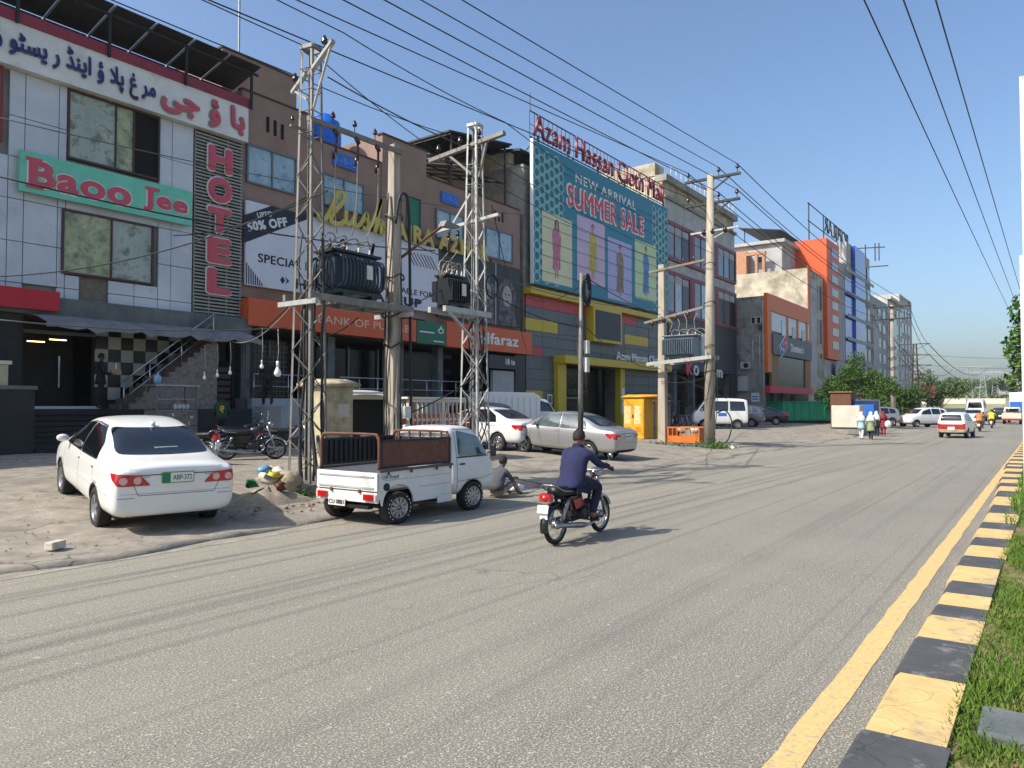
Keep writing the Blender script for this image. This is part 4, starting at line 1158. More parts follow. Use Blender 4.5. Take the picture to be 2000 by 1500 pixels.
Mr.bx('slate_front', 'slate_wall', 56.45, 73.4, YF + .02, YF + .19, 5.0, 9.48)
Mr.bx('shop_pane', 'pane_blue', 64.0, 66.5, YF - .02, YF + .01, 5.8, 8.4); Mr.bx('shop_pane', 'pane_dark', 57.0, 62.5, YF - .02, YF + .01, 5.8, 9.0)
text('K', 60.0, 61.4, 4.55, 5.6, YF - .2, 'sale_red', Mr.r, depth=.1, bold=.05)
text('O', 61.6, 62.7, 4.55, 5.45, YF - .2, 'plastic_white', Mr.r, depth=.1, bold=.03)
text('m', 66.9, 68.6, 4.55, 5.3, YF - .2, 'plastic_white', Mr.r, depth=.1, bold=.03)
for xx in (58.5, 62.5, 67, 71.5): Mr.bx('pillar', 'beam_grey', xx, xx + .5, 25.7, 26.2, .4, 4.99)
Mr.bx('shop_window', 'pane_dark', 58, 71, 27.5, 27.55, .5, 4.6); Mr.bx('wall_tiles', 'interior_wall', 71.6, 73.4, 25.6, 25.8, .4, 4.98)
q = MB()
for i in range(8): q.lohi((60.5 + i * .5, 24.3, .4), (61.0 + i * .5, 25.6, .4 + (8 - i) * .17))
Mr.mb(q, 'shop_steps', 'beam_grey')

# ---------------------------------------------------------------- pizza shop and blocks beyond
YD = 23.2; XD = 75.0
D = Bld('pizza_shop', 'two storey pizza restaurant with stained side wall and orange framed front', 84, YD, .4)
XE = fx(1580, YD)
D.bx('wall', 'stained_wall', XD, XE, YD + .1, 40, 5.2, 13.0, label='stained cement side wall')
D.bx('wall', 'concrete_wall', XD, XD + .3, YD + .1, 40, .4, 5.19)
D.bx('wall', 'interior_wall', XD + .3, XE, 27.5, 27.8, .4, 5.19)
D.bx('orange_frame', 'orange_trim', XD + .1, XE + .02, YD - .25, YD + .09, 11.6, 13.3)
D.bx('orange_frame', 'orange_trim', XD + .1, XD + 1.5, YD - .25, YD + .09, 5.3, 11.59)
D.bx('front_panel', 'white_panel', XD + 1.5, XE, YD - .1, YD + .09, 9.6, 11.59)
for i, t in enumerate((.38, .62, .86)):
    x0 = lerp(XD, XE, t); D.bx('orange_post', 'orange_trim', x0 + 1.0, x0 + 1.5, YD - .2, YD - .101, 9.3, 11.59)
    D.bx('upper_window', 'pane_blue' if i == 0 else 'grey_glass', x0 - .9, x0 + .5, YD - .15, YD - .101, 9.3, 11.0 if i == 0 else 10.6)
D.bx('fascia', 'pizza_grey', XD + 1.5, XE, YD - .4, YD - .11, 7.2, 9.3)
D.bx('window_surround', 'wood_tan', XD + 1.6, XD + 4.2, YD - .15, YD + .09, 3.9, 7.2); D.bx('window_surround', 'wood_tan', XE - 2, XE, YD - .15, YD + .09, 3.9, 7.2)
D.bx('dining_window', 'pane_dark', XD + 4.2, XE - 2, YD - .05, YD + .09, 3.9, 7.2)
D.bx('red_band', 'pizza_red', XD + .2, XE, YD - .45, YD + .09, 3.2, 3.9)
for xx in (XD + .6, XD + 3.5, XD + 7, XD + 11): D.bx('pillar', 'beam_grey', xx, xx + .35, YD + .2, YD + .6, .4, 3.2)
for i in range(5): D.bx('shop_shutter', 'slate_wall', XD + 1 + i * 3, XD + 3.8 + i * 3, YD + 2.5, YD + 2.6, .5, 3.3)
text("Domino's", XD + 7.6, XD + 12.8, 7.75, 8.7, YD - .4, 'plastic_white', D.r, depth=.06, bold=.03)
lx, lz = XD + 5.0, 8.2
def rot(pts, a): return [(lx + x * math.cos(a) - z * math.sin(a), lz + x * math.sin(a) + z * math.cos(a)) for x, z in pts]
for (p, m, d_) in (([(-.05, -.95), (1.95, -.95), (1.95, .95), (-.05, .95)], 'plastic_white', .05), ([(-1.95, -.95), (-.05, -.95), (-.05, .95), (-1.95, .95)], 'plastic_white', .05),
                   ([(.1, -.8), (1.8, -.8), (1.8, .8), (.1, .8)], 'pizza_red', .07), ([(-1.8, -.8), (-.1, -.8), (-.1, .8), (-1.8, .8)], 'pizza_blue', .07)):
    plate(rot([(x * .72, z * .72) for x, z in p], .55), YD - .4, d_, m, D.r, 'logo_tile')
for c_ in ((-1.3, .3), (-.6, -.3), (.95, 0)):
    cx, cz = rot([(c_[0] * .72, c_[1] * .72)], .55)[0]
    plate(ring(cx, cz, .17, 10), YD - .4, .08, 'plastic_white', D.r, 'logo_dot')
def ac(root, x, y, z, face='-X'):
    b = MB(); b.box((x - .2, y, z), (.4, .95, .7)); o = b.build('air_conditioner', 'ac_white', root, True)
    q = MB(); q.lathe([(0, -.42), (.25, -.42), (.27, -.405), (0, -.405)], 'X', (x, y - .12, z), 16); q.build('fan_grille', 'trim_black', o, True)
ac(D.r, XD - .05, 25.1, 6.0); 
D.bx('wall_unit', 'ac_white', XD - .35, XD - .02, 24.9, 25.9, 3.4, 4.9)
for yy in (23.55, 24.1): D.bx('small_window', 'plastic_white', XD - .08, XD - .002, yy, yy + .42, 10.2, 10.9); D.bx('small_pane', 'pane_dark', XD - .09, XD - .081, yy + .05, yy + .37, 10.25, 10.85)
for yy, z0, z1 in ((23.35, .5, 12.5), (23.7, 3.2, 9.0), (24.4, 5.5, 8.5)):
    D.mb(MB().tube([(XD - .08, yy, z0), (XD - .08, yy, z1)], .06, 6), 'drain_pipe', 'pale_band')
D.bx('notice', 'plastic_white', XD - .03, XD - .005, 23.8, 24.6, 2.3, 3.2); [D.bx('print_line', 'blue_sign', XD - .04, XD - .031, 23.9, 24.5, zz, zz + .12) for zz in (2.5, 2.75)]

XC = 93.0
Cn = Bld('unfinished_building', 'raw cement and brick block rising behind the pizza restaurant', 97, 24, .4)
YC = 23.6
Cn.bx('wall', 'old_render', XC, 100.5, YC, 48, .4, 18.6, label='patchy unpainted side wall')
Cn.bx('brick_parapet', 'brick_wall', XC + .02, 100, 31, 36, 18.6, 21.5)
for k in range(2):
    Cn.bx('brick_post', 'brick_wall', XC + .02, XC + .5, 29.6 - k * .9, 29.9 - k * .9, 18.6, 21)
Cn.bx('brick_lintel', 'brick_wall', XC + .02, XC + .5, 28.6, 31, 20.9, 21.3)
for z0 in (5.5, 9.8, 14.1): Cn.bx('front_window', 'pane_dark', 97.5, 99.5, YC - .04, YC + .02, z0, z0 + 3)
Cn.bx('front_render', 'pale_band', XC + 1.2, 97.2, YC - .03, YC + .02, 4.5, 17.5)
Cn.bx('corner_strip', 'orange_tower', XC - .06, XC + .9, YC - .08, YC - .031, 4.0, 19.0)
Cn.bx('roof_room', 'white_wall', 94.5, 112, 27, 34, 18.6, 22.4, label='white roof room')
Cn.bx('roof_room_slab', 'white_wall', 94, 113, 26.5, 34.5, 22.4, 22.8)
Cn.bx('roof_vent', 'dark_inside', 94.45, 94.49, 29.5, 30.2, 20.2, 20.9)
q = MB(); q.prism([(27.5, 24.3), (33, 25.3), (33, 25.4), (27.5, 24.4)], 'X', 96, 112)
Cn.mb(q, 'roof_panels', 'solar_back')
for xx in (97, 104, 111): ubar('panel_post', 'iron_black', Cn.r, (xx, 28, 22.8), (xx, 28, 24.35), .1); ubar('panel_post', 'iron_black', Cn.r, (xx, 32.5, 22.8), (xx, 32.5, 25.2), .1)

T = Bld('orange_tower_block', 'narrow orange tower block with stacked slot windows', 105, 23.6, .4)
xa, xb = 100.6, 113.0
T.bx('tower', 'orange_tower', xa, 107.5, YC - .5, 28, 8.0, 23.6)
T.bx('tower_base', 'pale_band', xa, 113, YC, 40, .4, 7.9)
T.bx('wall', 'far_grey', 107.5, 113, YC, 40, 7.9, 22.0)
for k in range(8):
    T.bx('slot_window', 'grey_glass', 103.2, 106.6, YC - .54, YC - .49, 9.4 + k * 1.75, 10.4 + k * 1.75)
T.bx('shop_board', 'far_grey', 104.5, 112, YC - .6, YC - .5, 5.5, 7.6); T.bx('shop_board', 'clad_yellow', 101, 104, YC - .3, YC - .05, 4.0, 5.2)

Bl = Bld('blue_glass_building', 'blue glass office building with white roof letters beyond the orange tower', 120, 23.8, .4)
Bl.bx('wall', 'far_grey', 113.2, 133, 23.8, 42, .4, 22.5); Bl.bx('glass_bay', 'blue_glass', 119, 126, 23.3, 23.78, 6, 25.8)
Bl.bx('glass_bay', 'blue_glass', 113.3, 118.9, 23.6, 23.78, 7, 20.5)
Bl.bx('tower_top', 'white_wall', 116, 133, 23.9, 34, 22.5, 26)
for k in range(5):
    Bl.bx('floor_band', 'far_grey', 113.3, 132.9, 23.25, 23.29, 8 + k * 3.3, 8.5 + k * 3.3)
    for xx in (127, 130): Bl.bx('window', 'grey_glass', xx, xx + 1.8, 23.7, 23.78, 9.0 + k * 3.3, 10.9 + k * 3.3)
PL = Bld('rooftop_letters', 'open rooftop letters on a frame seen against the sky', 115, 24, 26, 'sign')
text('POPULAR', 127, 112, 27.0, 29.2, 26, 'iron_black', PL.r, depth=.15, bold=-.02)
for zz in (26.9, 29.3): ubar('frame_rail', 'iron_black', PL.r, (103.5, 26.1, zz), (127.5, 26.1, zz), .1)
for xx in (104, 112, 120, 127.4): ubar('frame_post', 'iron_black', PL.r, (xx, 26.1, 22.8), (xx, 26.1, 29.4), .14)
W = Bld('pale_block', 'pale grey block with a teal glass strip at the end of the row', 150, 24, .4)
W.bx('wall', 'far_grey', 133.5, 150, 24.2, 42, .4, 20.5); W.bx('wall', 'pale_band', 150, 166, 24.0, 42, .4, 21.5); W.bx('wall', 'white_wall', 166, 182, 24.4, 40, .4, 24.5)
W.bx('white_bay', 'white_wall', 134, 139, 23.6, 24.19, 5, 17); W.bx('glass_strip', 'teal_glass', 151.5, 157, 23.6, 23.99, 3, 18.5)
for k in range(6):
    for xx in (141, 145.5): W.bx('window', 'grey_glass', xx, xx + 2.6, 24.1, 24.19, 4 + k * 2.7, 5.6 + k * 2.7)
    for xx in (159, 162.6): W.bx('window', 'grey_glass', xx, xx + 2, 23.9, 23.99, 4 + k * 2.9, 5.8 + k * 2.9)
    for xx in (168, 172, 176): W.bx('window', 'grey_glass', xx, xx + 2.2, 24.3, 24.39, 4 + k * 3.2, 6 + k * 3.2)
W.bx('roof_slab', 'pale_band', 150, 167, 23.4, 42, 21.5, 22); W.bx('sign', 'board_maroon', 140, 147, 23.9, 24.09, 2.6, 5); W.bx('sign', 'red_board', 147.5, 152, 23.5, 23.59, 3.0, 5.6)

# ================================================================ POLES, TRANSFORMERS, WIRES
def insulator(parent, p, s=1.0, name='insulator'):
    p = Vector(p); b = MB()
    b.lathe([(.012 * s, 0), (.012 * s, .14 * s), (.05 * s, .15 * s), (.075 * s, .19 * s), (.04 * s, .2 * s), (.065 * s, .24 * s), (.035 * s, .27 * s), (.03 * s, .31 * s), (0, .31 * s)], c=(0, 0, 0), n=10)
    key = ('ins', round(s, 2))
    if key not in _UB: _UB[key] = b.mesh('insulator', 'porcelain')
    o = put(name, _UB[key], parent); o.location = p - Vector(parent.location); return o
def lattice(x, y, z0, h, wb, wt, label, mat, rz=0.0, nseg=15, name='lattice_pole'):
    r = thing(name, label, 'utility pole', (x, y, z0))
    Rz = Matrix.Rotation(rz, 3, 'Z')
    def C(i, t):
        w = lerp(wb, wt, t) / 2; sx, sy = ((-1, -1), (1, -1), (1, 1), (-1, 1))[i % 4]
        return Vector((x, y, z0)) + Rz @ Vector((sx * w, sy * w, 0)) + Vector((0, 0, t * h))
    for i in range(4):
        a, c = C(i, 0), C(i, 1); b = MB()
        ca = Rz @ Vector(((1, 0, 0) if i in (0, 3) else (-1, 0, 0))); cb = Rz @ Vector(((0, 1, 0) if i < 2 else (0, -1, 0)))
        b.bar(a + ca * .03, c + ca * .03, .065, .009); 
        q = (c - a).to_track_quat('X', 'Z').to_matrix()
        b = MB()
        for d1, d2 in ((ca, cb), (cb, ca)):
            for s_ in (0,):
                v = [a, a + d1 * .055, a + d1 * .055 + d2 * .01, a + d2 * .01]; w = [p + (c - a) for p in v]
                b.add(v + w, [(0, 1, 2, 3), (7, 6, 5, 4), (0, 4, 5, 1), (1, 5, 6, 2), (2, 6, 7, 3), (3, 7, 4, 0)])
        b.build('leg', mat, r, True)
    for f in range(4):
        for k in range(nseg):
            t0, t1 = k / nseg, (k + 1) / nseg
            a, c = (C(f, t0), C(f + 1, t1)) if (k + f) % 2 else (C(f + 1, t0), C(f, t1))
            if k >= nseg * .72: a, c = C(f, t1), C(f + 1, t1)
            ubar('brace', mat, r, a, c, .028, .01)
    cap = MB()
    for i in range(4): cap.bar(C(i, 1), C(i + 1, 1), .05, .08)
    cap.build('top_frame', mat, r, True)
    return r
def arm(root, p0, p1, mat, w=.09, ins=(), strut=None, s=1.0):
    p0, p1 = Vector(p0), Vector(p1)
    o = ubar('crossarm', mat, root, p0, p1, w, w * .8)
    for t in ins: insulator(root, p0.lerp(p1, t) + Vector((0, 0, w * .4)), s)
    for (t, q) in (strut or ()): ubar('arm_strut', mat, root, p0.lerp(p1, t), q, w * .45)
    return o
D1 = Vector((math.cos(RAD(76.8)), math.sin(RAD(76.8)), 0))
L1 = lattice(9.75, 12.25, .34, 8.95, .56, .30, 'tall grey lattice pole standing nearest the white sedan', 'galvanised', rz=.2, nseg=20)
c1 = Vector((9.7, 12.25, 0))
arm(L1, c1 - D1 * 1.05 + Vector((0, 0, 9.05)), c1 + Vector((0, 0, 8.75)), 'galv_bright', .09, (.35,), [(.06, c1 + Vector((0, 0, 7.7)))])
arm(L1, c1 + Vector((0, 0, 8.85)), c1 + D1 * .8 + Vector((0, 0, 8.62)), 'galv_bright', .09, (.85,), [(.9, c1 + Vector((0, 0, 8.2)))])
arm(L1, c1 + Vector((-.45, 0, 7.55)), c1 + Vector((0, 0, 7.55)), 'galvanised', .06, (.1,), s=.6)
tag(MB().lohi((9.25, 11.8, .0), (10.3, 12.75, .36)).build('plinth', 'concrete_wall', bevel=.03), 'low concrete plinth under the nearest lattice pole', 'plinth')
for i, (dx, dy) in enumerate(((-.22, -.1), (-.12, -.25), (.12, -.26), (.26, -.12), (.2, .1), (-.05, .2))):       # cables running up the pole
    pts = [(9.75 + dx * (1.2 if k == 0 else 1) + rnd.uniform(-.05, .05), 12.25 + dy + rnd.uniform(-.04, .04), .2 + k * .75) for k in range(6 + i % 3)]
    MB().tube(spline(pts, 3), .022 if i % 2 else .03, 6).build('cable', 'wire_grey' if i % 2 else 'wire', L1, True)
tag(MB().tube(spline([(9.5, 11.5, .12), (9.55, 11.75, .7), (9.6, 12.0, 1.9), (9.65, 12.1, 3.2)], 6), .04, 7).build('cable', 'wire'), 'thick black cable leaning from the ground up the nearest lattice pole', 'cable')
tag(MB().tube(spline([(9.75, 11.95, 1.3), (9.6, 11.7, 1.0), (9.75, 11.55, .55), (10.1, 11.35, .35), (10.5, 11.05, .2), (11.0, 10.75, .14)], 6), .04, 7).build('cable', 'wire_grey'), 'thick grey cable curling off the plinth towards the pickup', 'cable')

WP = thing('service_pole', 'weathered concrete pole beside the big transformer, wrapped in cables', 'utility pole', (12.2, 12.3, .15))
b = MB(); b.loft([[(12.2 + sx * w, 12.3 + sy * w, z) for sx, sy in ((-1, -1), (1, -1), (1, 1), (-1, 1))] for w, z in ((.15, .1), (.13, 3), (.115, 6), (.1, 8.0))])
b.sm = [False] * len(b.sm); b.build('shaft', 'cement_pole', WP, True, bevel=.02)
for i in range(7):
    a0 = rnd.uniform(0, 6.28); pts = []
    for k in range(9):
        a0 += rnd.uniform(-.5, .5); rr = .17 - .006 * k + rnd.uniform(0, .04); pts.append((12.2 + rr * math.cos(a0) * 1.1, 12.3 + rr * math.sin(a0) * 1.1, .6 + k * .78 + rnd.uniform(-.1, .1)))
    MB().tube(spline(pts, 3), rnd.choice((.014, .02, .026)), 5).build('cable', ('wire', 'wire_pale', 'wire_grey')[i % 3], WP, True)
for zz, rr in ((4.0, .26), (4.9, .24), (6.3, .2), (3.3, .22)):
    MB().tube([(12.2 + rr * math.cos(t), 12.3 + rr * math.sin(t), zz + .06 * math.sin(3 * t)) for t in [k * .42 for k in range(16)]], .02, 5).build('cable_wrap', 'wire' if zz < 6 else 'wire_grey', WP, True)
MB().tube(spline([(12.05, 12.1, 6.1), (12.15, 12.05, 6.75), (12.4, 12.05, 6.7), (12.52, 12.1, 5.5), (12.55, 12.1, 3.5), (12.6, 12.1, 1.2)], 6), .035, 6).build('cable_loop', 'wire', WP, True)
# meter boxes on the pole
for k, (px_, zz) in enumerate(((782, 1.62), (782, 1.2))):
    mt = thing('meter_box', 'upper white meter box on the concrete pole behind the pickup' if k == 0 else 'lower white meter box on the concrete pole behind the pickup', 'meter', (12.33, 12.0, zz))
    MB().box((0, 0, .14), (.2, .12, .28)).build('case', 'meter_white', mt, bevel=.015); MB().box((0, -.064, .18), (.11, .008, .08)).build('dial', 'sign_pale', mt)
tag(MB().lohi((12.1, 12.08, .8), (12.2, 12.13, 2.2)).build('meter_board', 'galvanised'), 'narrow steel strip fixed behind the meter boxes', 'bracket')
# beam and platform between the two poles
FB = thing('fuse_beam', 'grey steel beam with hanging drop fuses between lattice and concrete pole', 'beam', (10.9, 12.25, 7.7))
ubar('beam', 'galvanised', FB, (9.6, 12.15, 7.78), (12.3, 12.15, 7.82), .08, .10)
for i, xx in enumerate((10.25, 10.85, 11.45)):
    insulator(FB, (xx, 12.15, 7.87), .8); b = MB()
    b.tube([(xx, 12.05, 7.68), (xx - .06, 11.98, 7.2)], .028, 7); b.tube([(xx, 12.1, 7.72), (xx, 12.02, 7.6)], .05, 7); b.tube([(xx - .06, 12.0, 7.25), (xx - .02, 12.08, 7.1)], .045, 7)
    b.build('drop_fuse', 'porcelain', FB, True)
    MB().tube(spline([(xx - .06, 11.98, 7.2), (xx + .02, 12.1, 6.3), (10.5 + i * .42, 12.3, 5.62)], 6), .012, 5).build('jumper_wire', 'wire_pale', FB, True)
PF = thing('transformer_platform', 'steel platform carrying the big transformer between two poles', 'platform', (10.9, 12.3, 4.1))
for dy in (-.42, .38): ubar('beam', 'galvanised', PF, (9.45, 12.3 + dy, 4.12), (12.4, 12.3 + dy, 4.12), .08, .14)
for xx in (10.2, 10.9, 11.6): ubar('cross_beam', 'galvanised', PF, (xx, 11.84, 4.1), (xx, 12.72, 4.1), .08, .12)
for xx in (9.5, 12.2): ubar('bracket', 'galv_bright', PF, (xx, 11.7, 4.0), (xx, 12.9, 4.0), .08, .1)
def transformer(label, loc, w, d, h, nf, mats, rz=0.0, loop=True):
    t = thing('transformer', label, 'transformer', loc, rz)
    MB().box((0, 0, h * .5), (w * .72, d * .55, h)).build('tank', mats[0], t, bevel=.02)
    MB().box((0, 0, h + .03), (w * .82, d * .68, .06)).build('lid', mats[1], t, bevel=.01)
    for i in range(nf):
        x_ = lerp(-w * .36, w * .36, i / (nf - 1))
        for sy in (-1, 1):
            if loop: MB().tube(spline([(x_, sy * d * .25, h * .12), (x_, sy * d * .44, h * .18), (x_, sy * d * .5, h * .35), (x_, sy * d * .5, h * .68), (x_, sy * d * .44, h * .86), (x_, sy * d * .25, h * .92)], 3), .022, 6).build('cooling_tube', mats[0], t)
            else: MB().box((x_, sy * d * .38, h * .5), (.03, d * .22, h * .72)).build('cooling_fin', mats[0], t)
    if loop:
        for i in range(4):
            y_ = lerp(-d * .24, d * .24, i / 3)
            for sx in (-1, 1):
                MB().tube(spline([(sx * w * .34, y_, h * .14), (sx * w * .46, y_, h * .2), (sx * w * .5, y_, h * .36), (sx * w * .5, y_, h * .68), (sx * w * .46, y_, h * .84), (sx * w * .34, y_, h * .9)], 3), .026, 6).build('cooling_tube', mats[0], t)
    for i in range(3):
        b = MB(); x_ = lerp(-w * .25, w * .25, i / 2)
        b.lathe([(.02, 0), (.05, .02), (.03, .06), (.055, .09), (.03, .13), (.05, .16), (.025, .2), (.012, .3), (0, .3)], c=(x_, d * .12, h + .06), n=9); b.build('bushing', 'porcelain', t)
    for i in range(4):
        b = MB(); x_ = lerp(-w * .3, w * .3, i / 3); b.lathe([(.03, 0), (.04, .04), (.02, .1), (.012, .16), (0, .16)], c=(x_, -d * .15, h + .06), n=8); b.build('bushing', 'meter_white', t)
        MB().tube(spline([(x_, -d * .15, h + .22), (x_ - .1, -d * .2, h + .36), (x_ - .35, -d * .25, h + .3), (-w * .62, -d * .2, h - .1)], 4), .018, 5).build('lead', 'wire_pale', t)
    MB().box((w * .08, -d * .52, h * .55), (.16, .02, .3)).build('name_plate', 'meter_white', t)
    for sx in (-1, 1): MB().box((sx * w * .25, 0, -.03), (.1, d * .7, .08)).build('skid', mats[1], t)
    return t
transformer('large dark transformer with curved cooling tubes on the platform', (10.82, 12.3, 4.29), 1.6, 1.05, .86, 13, ('transformer', 'transformer_dark'))
# second lattice pole
L2 = lattice(15.25, 12.35, .25, 9.15, .62, .30, 'bright galvanised lattice pole in front of the orange store sign', 'galv_bright', rz=.1, nseg=17)
ya, yb_ = onX(840, 300, 15.2), onX(985, 250, 15.2)
arm(L2, (15.2, ya.y, 8.75), (15.2, yb_.y, 8.98), 'galvanised', .13, (.12, .42, .68), [(.25, (15.25, 12.3, 8.0)), (.78, (15.25, 12.2, 8.0))])
ya, yb_ = onX(850, 437, 15.2), onX(975, 408, 15.2)
arm(L2, (15.2, ya.y, 6.72), (15.2, yb_.y, 6.88), 'galv_bright', .1, (), [(.25, (15.25, 12.5, 7.6))])
for k in (.35, .6):
    p = Vector((15.2, lerp(ya.y, 12.35, k), 6.65)); b = MB(); b.tube([p, p + Vector((-.02, -.05, -.55))], .03, 7); b.tube([p + Vector((0, 0, -.04)), p + Vector((0, 0, -.16))], .05, 7); b.build('drop_fuse', 'porcelain', L2, True)
    MB().tube(spline([p + Vector((0, 0, -.55)), p + Vector((-.3, .1, -1.0)), (14.35, 12.4, 5.2)], 5), .011, 5).build('jumper_wire', 'wire_pale', L2, True)
ubar('platform_beam', 'galv_bright', L2, (13.75, 12.1, 4.33), (15.6, 12.1, 4.33), .1, .14); ubar('platform_beam', 'galv_bright', L2, (13.75, 12.6, 4.33), (15.6, 12.6, 4.33), .1, .14)
ubar('platform_strut', 'galv_bright', L2, (13.9, 12.1, 4.28), (15.0, 12.15, 3.6), .06)
transformer('small dark transformer on the arm of the bright lattice pole', (14.3, 12.35, 4.45), .95, .7, .72, 9, ('transformer_dark', 'transformer_dark'), loop=False)
for i in range(6):
    pts = [(15.3 + rnd.uniform(-.28, .28), 12.3 + rnd.uniform(-.25, .25), .3 + k * .6) for k in range(8)]
    MB().tube(spline(pts, 3), rnd.choice((.014, .02)), 5).build('cable', 'wire_grey' if i % 2 else 'wire', L2, True)
MB().tube([(15.55 + .26 * math.cos(t), 12.0, 5.1 + .32 * math.sin(t)) for t in [k * .35 for k in range(19)]], .03, 5).build('cable_coil', 'wire', L2, True)
sl = thing('street_lamp', 'street lamp head on a rusty arm reaching from the concrete pole', 'street lamp', (12.2, 12.3, 5.2))
MB().tube([(12.2, 12.25, 5.25), (13.6, 12.0, 6.35)], .035, 7).build('lamp_arm', 'rust_brown', sl, True)
MB().prism([(0, 0), (.55, .05), (.6, .12), (.1, .16)], 'Y', -.1, .1).build('lamp_head', 'galvanised', sl, loc=Vector((13.5, 12.0, 6.3)) - Vector(sl.location))
# slim pole with the coil
SP = thing('slim_pole', 'slim grey pole with a black cable coil near its top, behind the rider', 'utility pole', (17.75, 10.6, .05))
MB().tube([(17.75, 10.6, 0), (17.7, 10.55, 3), (17.68, 10.5, 5.6)], [.075, .065, .05], 10).build('shaft', 'galvanised', SP, True)
b = MB()
for k in range(4): b.tube([(17.8 + .02 * k + .17 * math.cos(t), 10.45 - .015 * k, 5.15 + (.36 + .03 * k) * math.sin(t)) for t in [j * .4 for j in range(17)]], .025, 5)
b.build('cable_coil', 'wire', SP, True)
for i in range(5):
    pts = [(17.74 + rnd.uniform(-.07, .07), 10.56 + rnd.uniform(-.08, .08), 1.2 + k * .55) for k in range(8)]; MB().tube(spline(pts, 3), .018, 5).build('cable', 'wire' if i % 2 else 'wire_grey', SP, True)
MB().box((17.86, 10.45, 3.55), (.16, .12, .36)).build('meter', 'meter_white', SP, True); MB().box((17.84, 10.45, 3.05), (.16, .12, .4)).build('meter', 'meter_white', SP, True)
MB().tube([(17.9, 10.5, 2.4), (17.9, 10.5, 3.3)], .012, 5).build('bracket', 'galvanised', SP, True)

# tall tapered pole and its partner, transformer between
TP = thing('tall_pole', 'tall tapered cement pole with two black crossarms near the orange skip', 'utility pole', (31.0, 12.0, .1))
MB().tube([(31.0, 12.0, .0), (31.15, 12.0, 6), (31.35, 12.0, 12.1)], [.24, .2, .15], 16).build('shaft', 'cement_pole', TP, True)
XT = 31.35; tips = []
for (pa, pb2, zz) in (((1338, 356), (1446, 337), 11.95), ((1338, 390), (1445, 380), 10.85)):
    a, c = onX(*pa, XT), onX(*pb2, XT)
    arm(TP, (XT, a.y, zz), (XT, c.y, zz), 'iron_black', .13, (.06, .62, .95), [(.1, (XT, 12, zz - .6)), (.85, (XT, 12, zz - .6))], s=1.25)
    tips += [(Vector((XT, lerp(a.y, c.y, t), zz + .42))) for t in (.06, .62, .95)]
a, c = onX(1352, 462, XT), onX(1446, 440, XT)
arm(TP, (XT - .15, a.y, 9.55), (XT - .15, c.y, 9.6), 'galv_bright', .09, (), [(.15, (XT - .1, 12, 9.2)), (.85, (XT - .1, 12, 9.2))])
for t in (.28, .45, .72): MB().ball((XT - .15, lerp(a.y, c.y, t), 9.55), (.11, .11, .15)).build('insulator', 'porcelain', TP, True)
for zz in (2.2, 3.4, 4.5, 6.4, 8.1): MB().tube([(31.08 + .24 * math.cos(t), 12 + .24 * math.sin(t), zz + .05 * math.sin(2 * t)) for t in [k * .45 for k in range(15)]], .018, 5).build('strap', 'wire', TP, True)
for i in range(5):
    pts = [(31.1 + .27 * math.cos(i + k * .3) , 12 + .27 * math.sin(i + k * .3) - .03, .7 + k * .5) for k in range(8)]; MB().tube(spline(pts, 3), .022, 5).build('cable', 'wire' if i % 2 else 'wire_grey', TP, True)
MB().tube(spline([(31.2, 11.75, 1.6), (31.6, 11.5, 1.7), (31.8, 11.3, 1.2), (31.4, 11.3, .5), (31.1, 11.5, .2)], 6), .03, 6).build('cable_loop', 'wire', TP, True)
PP = thing('short_pole', 'shorter square cement pole beside the yellow kiosk', 'utility pole', (31.5, 14.4, .2))
b = MB(); b.loft([[(31.5 + sx * w, 14.4 + sy * w, z) for sx, sy in ((-1, -1), (1, -1), (1, 1), (-1, 1))] for w, z in ((.19, .0), (.16, 4), (.14, 8.4))]); b.sm = [False] * len(b.sm)
b.build('shaft', 'cement_pole', PP, True, bevel=.02)
arm(PP, (31.4, 15.0, 8.1), (31.3, 12.25, 8.35), 'wood_pole', .12, (.35, .62, .8), s=.9)
arm(PP, (31.3, 15.2, 5.75), (31.2, 12.3, 6.25), 'galvanised', .13, (), ())
for t in (.15, .35, .55, .75): MB().ball((31.2, lerp(15.2, 12.3, t), lerp(5.75, 6.25, t) - .14), (.09, .09, .13)).build('insulator', 'porcelain', PP, True)
PB = thing('platform_beams', 'pale beams carrying the boxy transformer between the two cement poles', 'platform', (31.3, 13.2, 3.8))
for dx in (-.42, .42): ubar('beam', 'galv_bright', PB, (31.3 + dx, 14.9, 3.8), (31.2 + dx, 11.8, 4.02), .1, .16)
transformer('boxy grey transformer hanging between the two cement poles', (31.25, 13.35, 4.05), 1.9, 1.2, .95, 17, ('transformer_grey', 'transformer_grey'), rz=math.pi / 2, loop=False)
for k in range(4):
    MB().tube(spline([(31.25, 12.7 + k * .42, 5.2), (31.2, 12.75 + k * .35, 5.7), (31.2, 12.6 + k * .6, 6.0)], 4), .02, 5).build('riser_wire', 'wire_pale', PB, True)
# far pole of the line
def round_pole(x, y, h, label, arms=2, s=1.0):
    r = thing('line_pole', label, 'utility pole', (x, y, tz(x)))
    MB().tube([(0, 0, 0), (0, 0, h)], [.22 * s, .14 * s], 10).build('shaft', 'cement_pole', r)
    for k in range(arms): arm(r, r.location + Vector((-.2, 1.6, h - .2 - k * 1.1)), r.location + Vector((-.2, -1.6, h - .2 - k * 1.1)), 'iron_black', .13, (.05, .6, .95), s=1.2)
    return r
P3 = round_pole(74, 11.5, 11.0, 'cement line pole at the end of the row beside the leafy tree')
for i in range(5):
    b = MB(); b.tube([(74 + .3 * math.cos(t), 11.5 + .3 * math.sin(t), 3.5 + i * .9 + .1 * math.sin(2 * t)) for t in [k * .5 for k in range(13)]], .04, 5); b.build('strap', 'wire', P3, True)

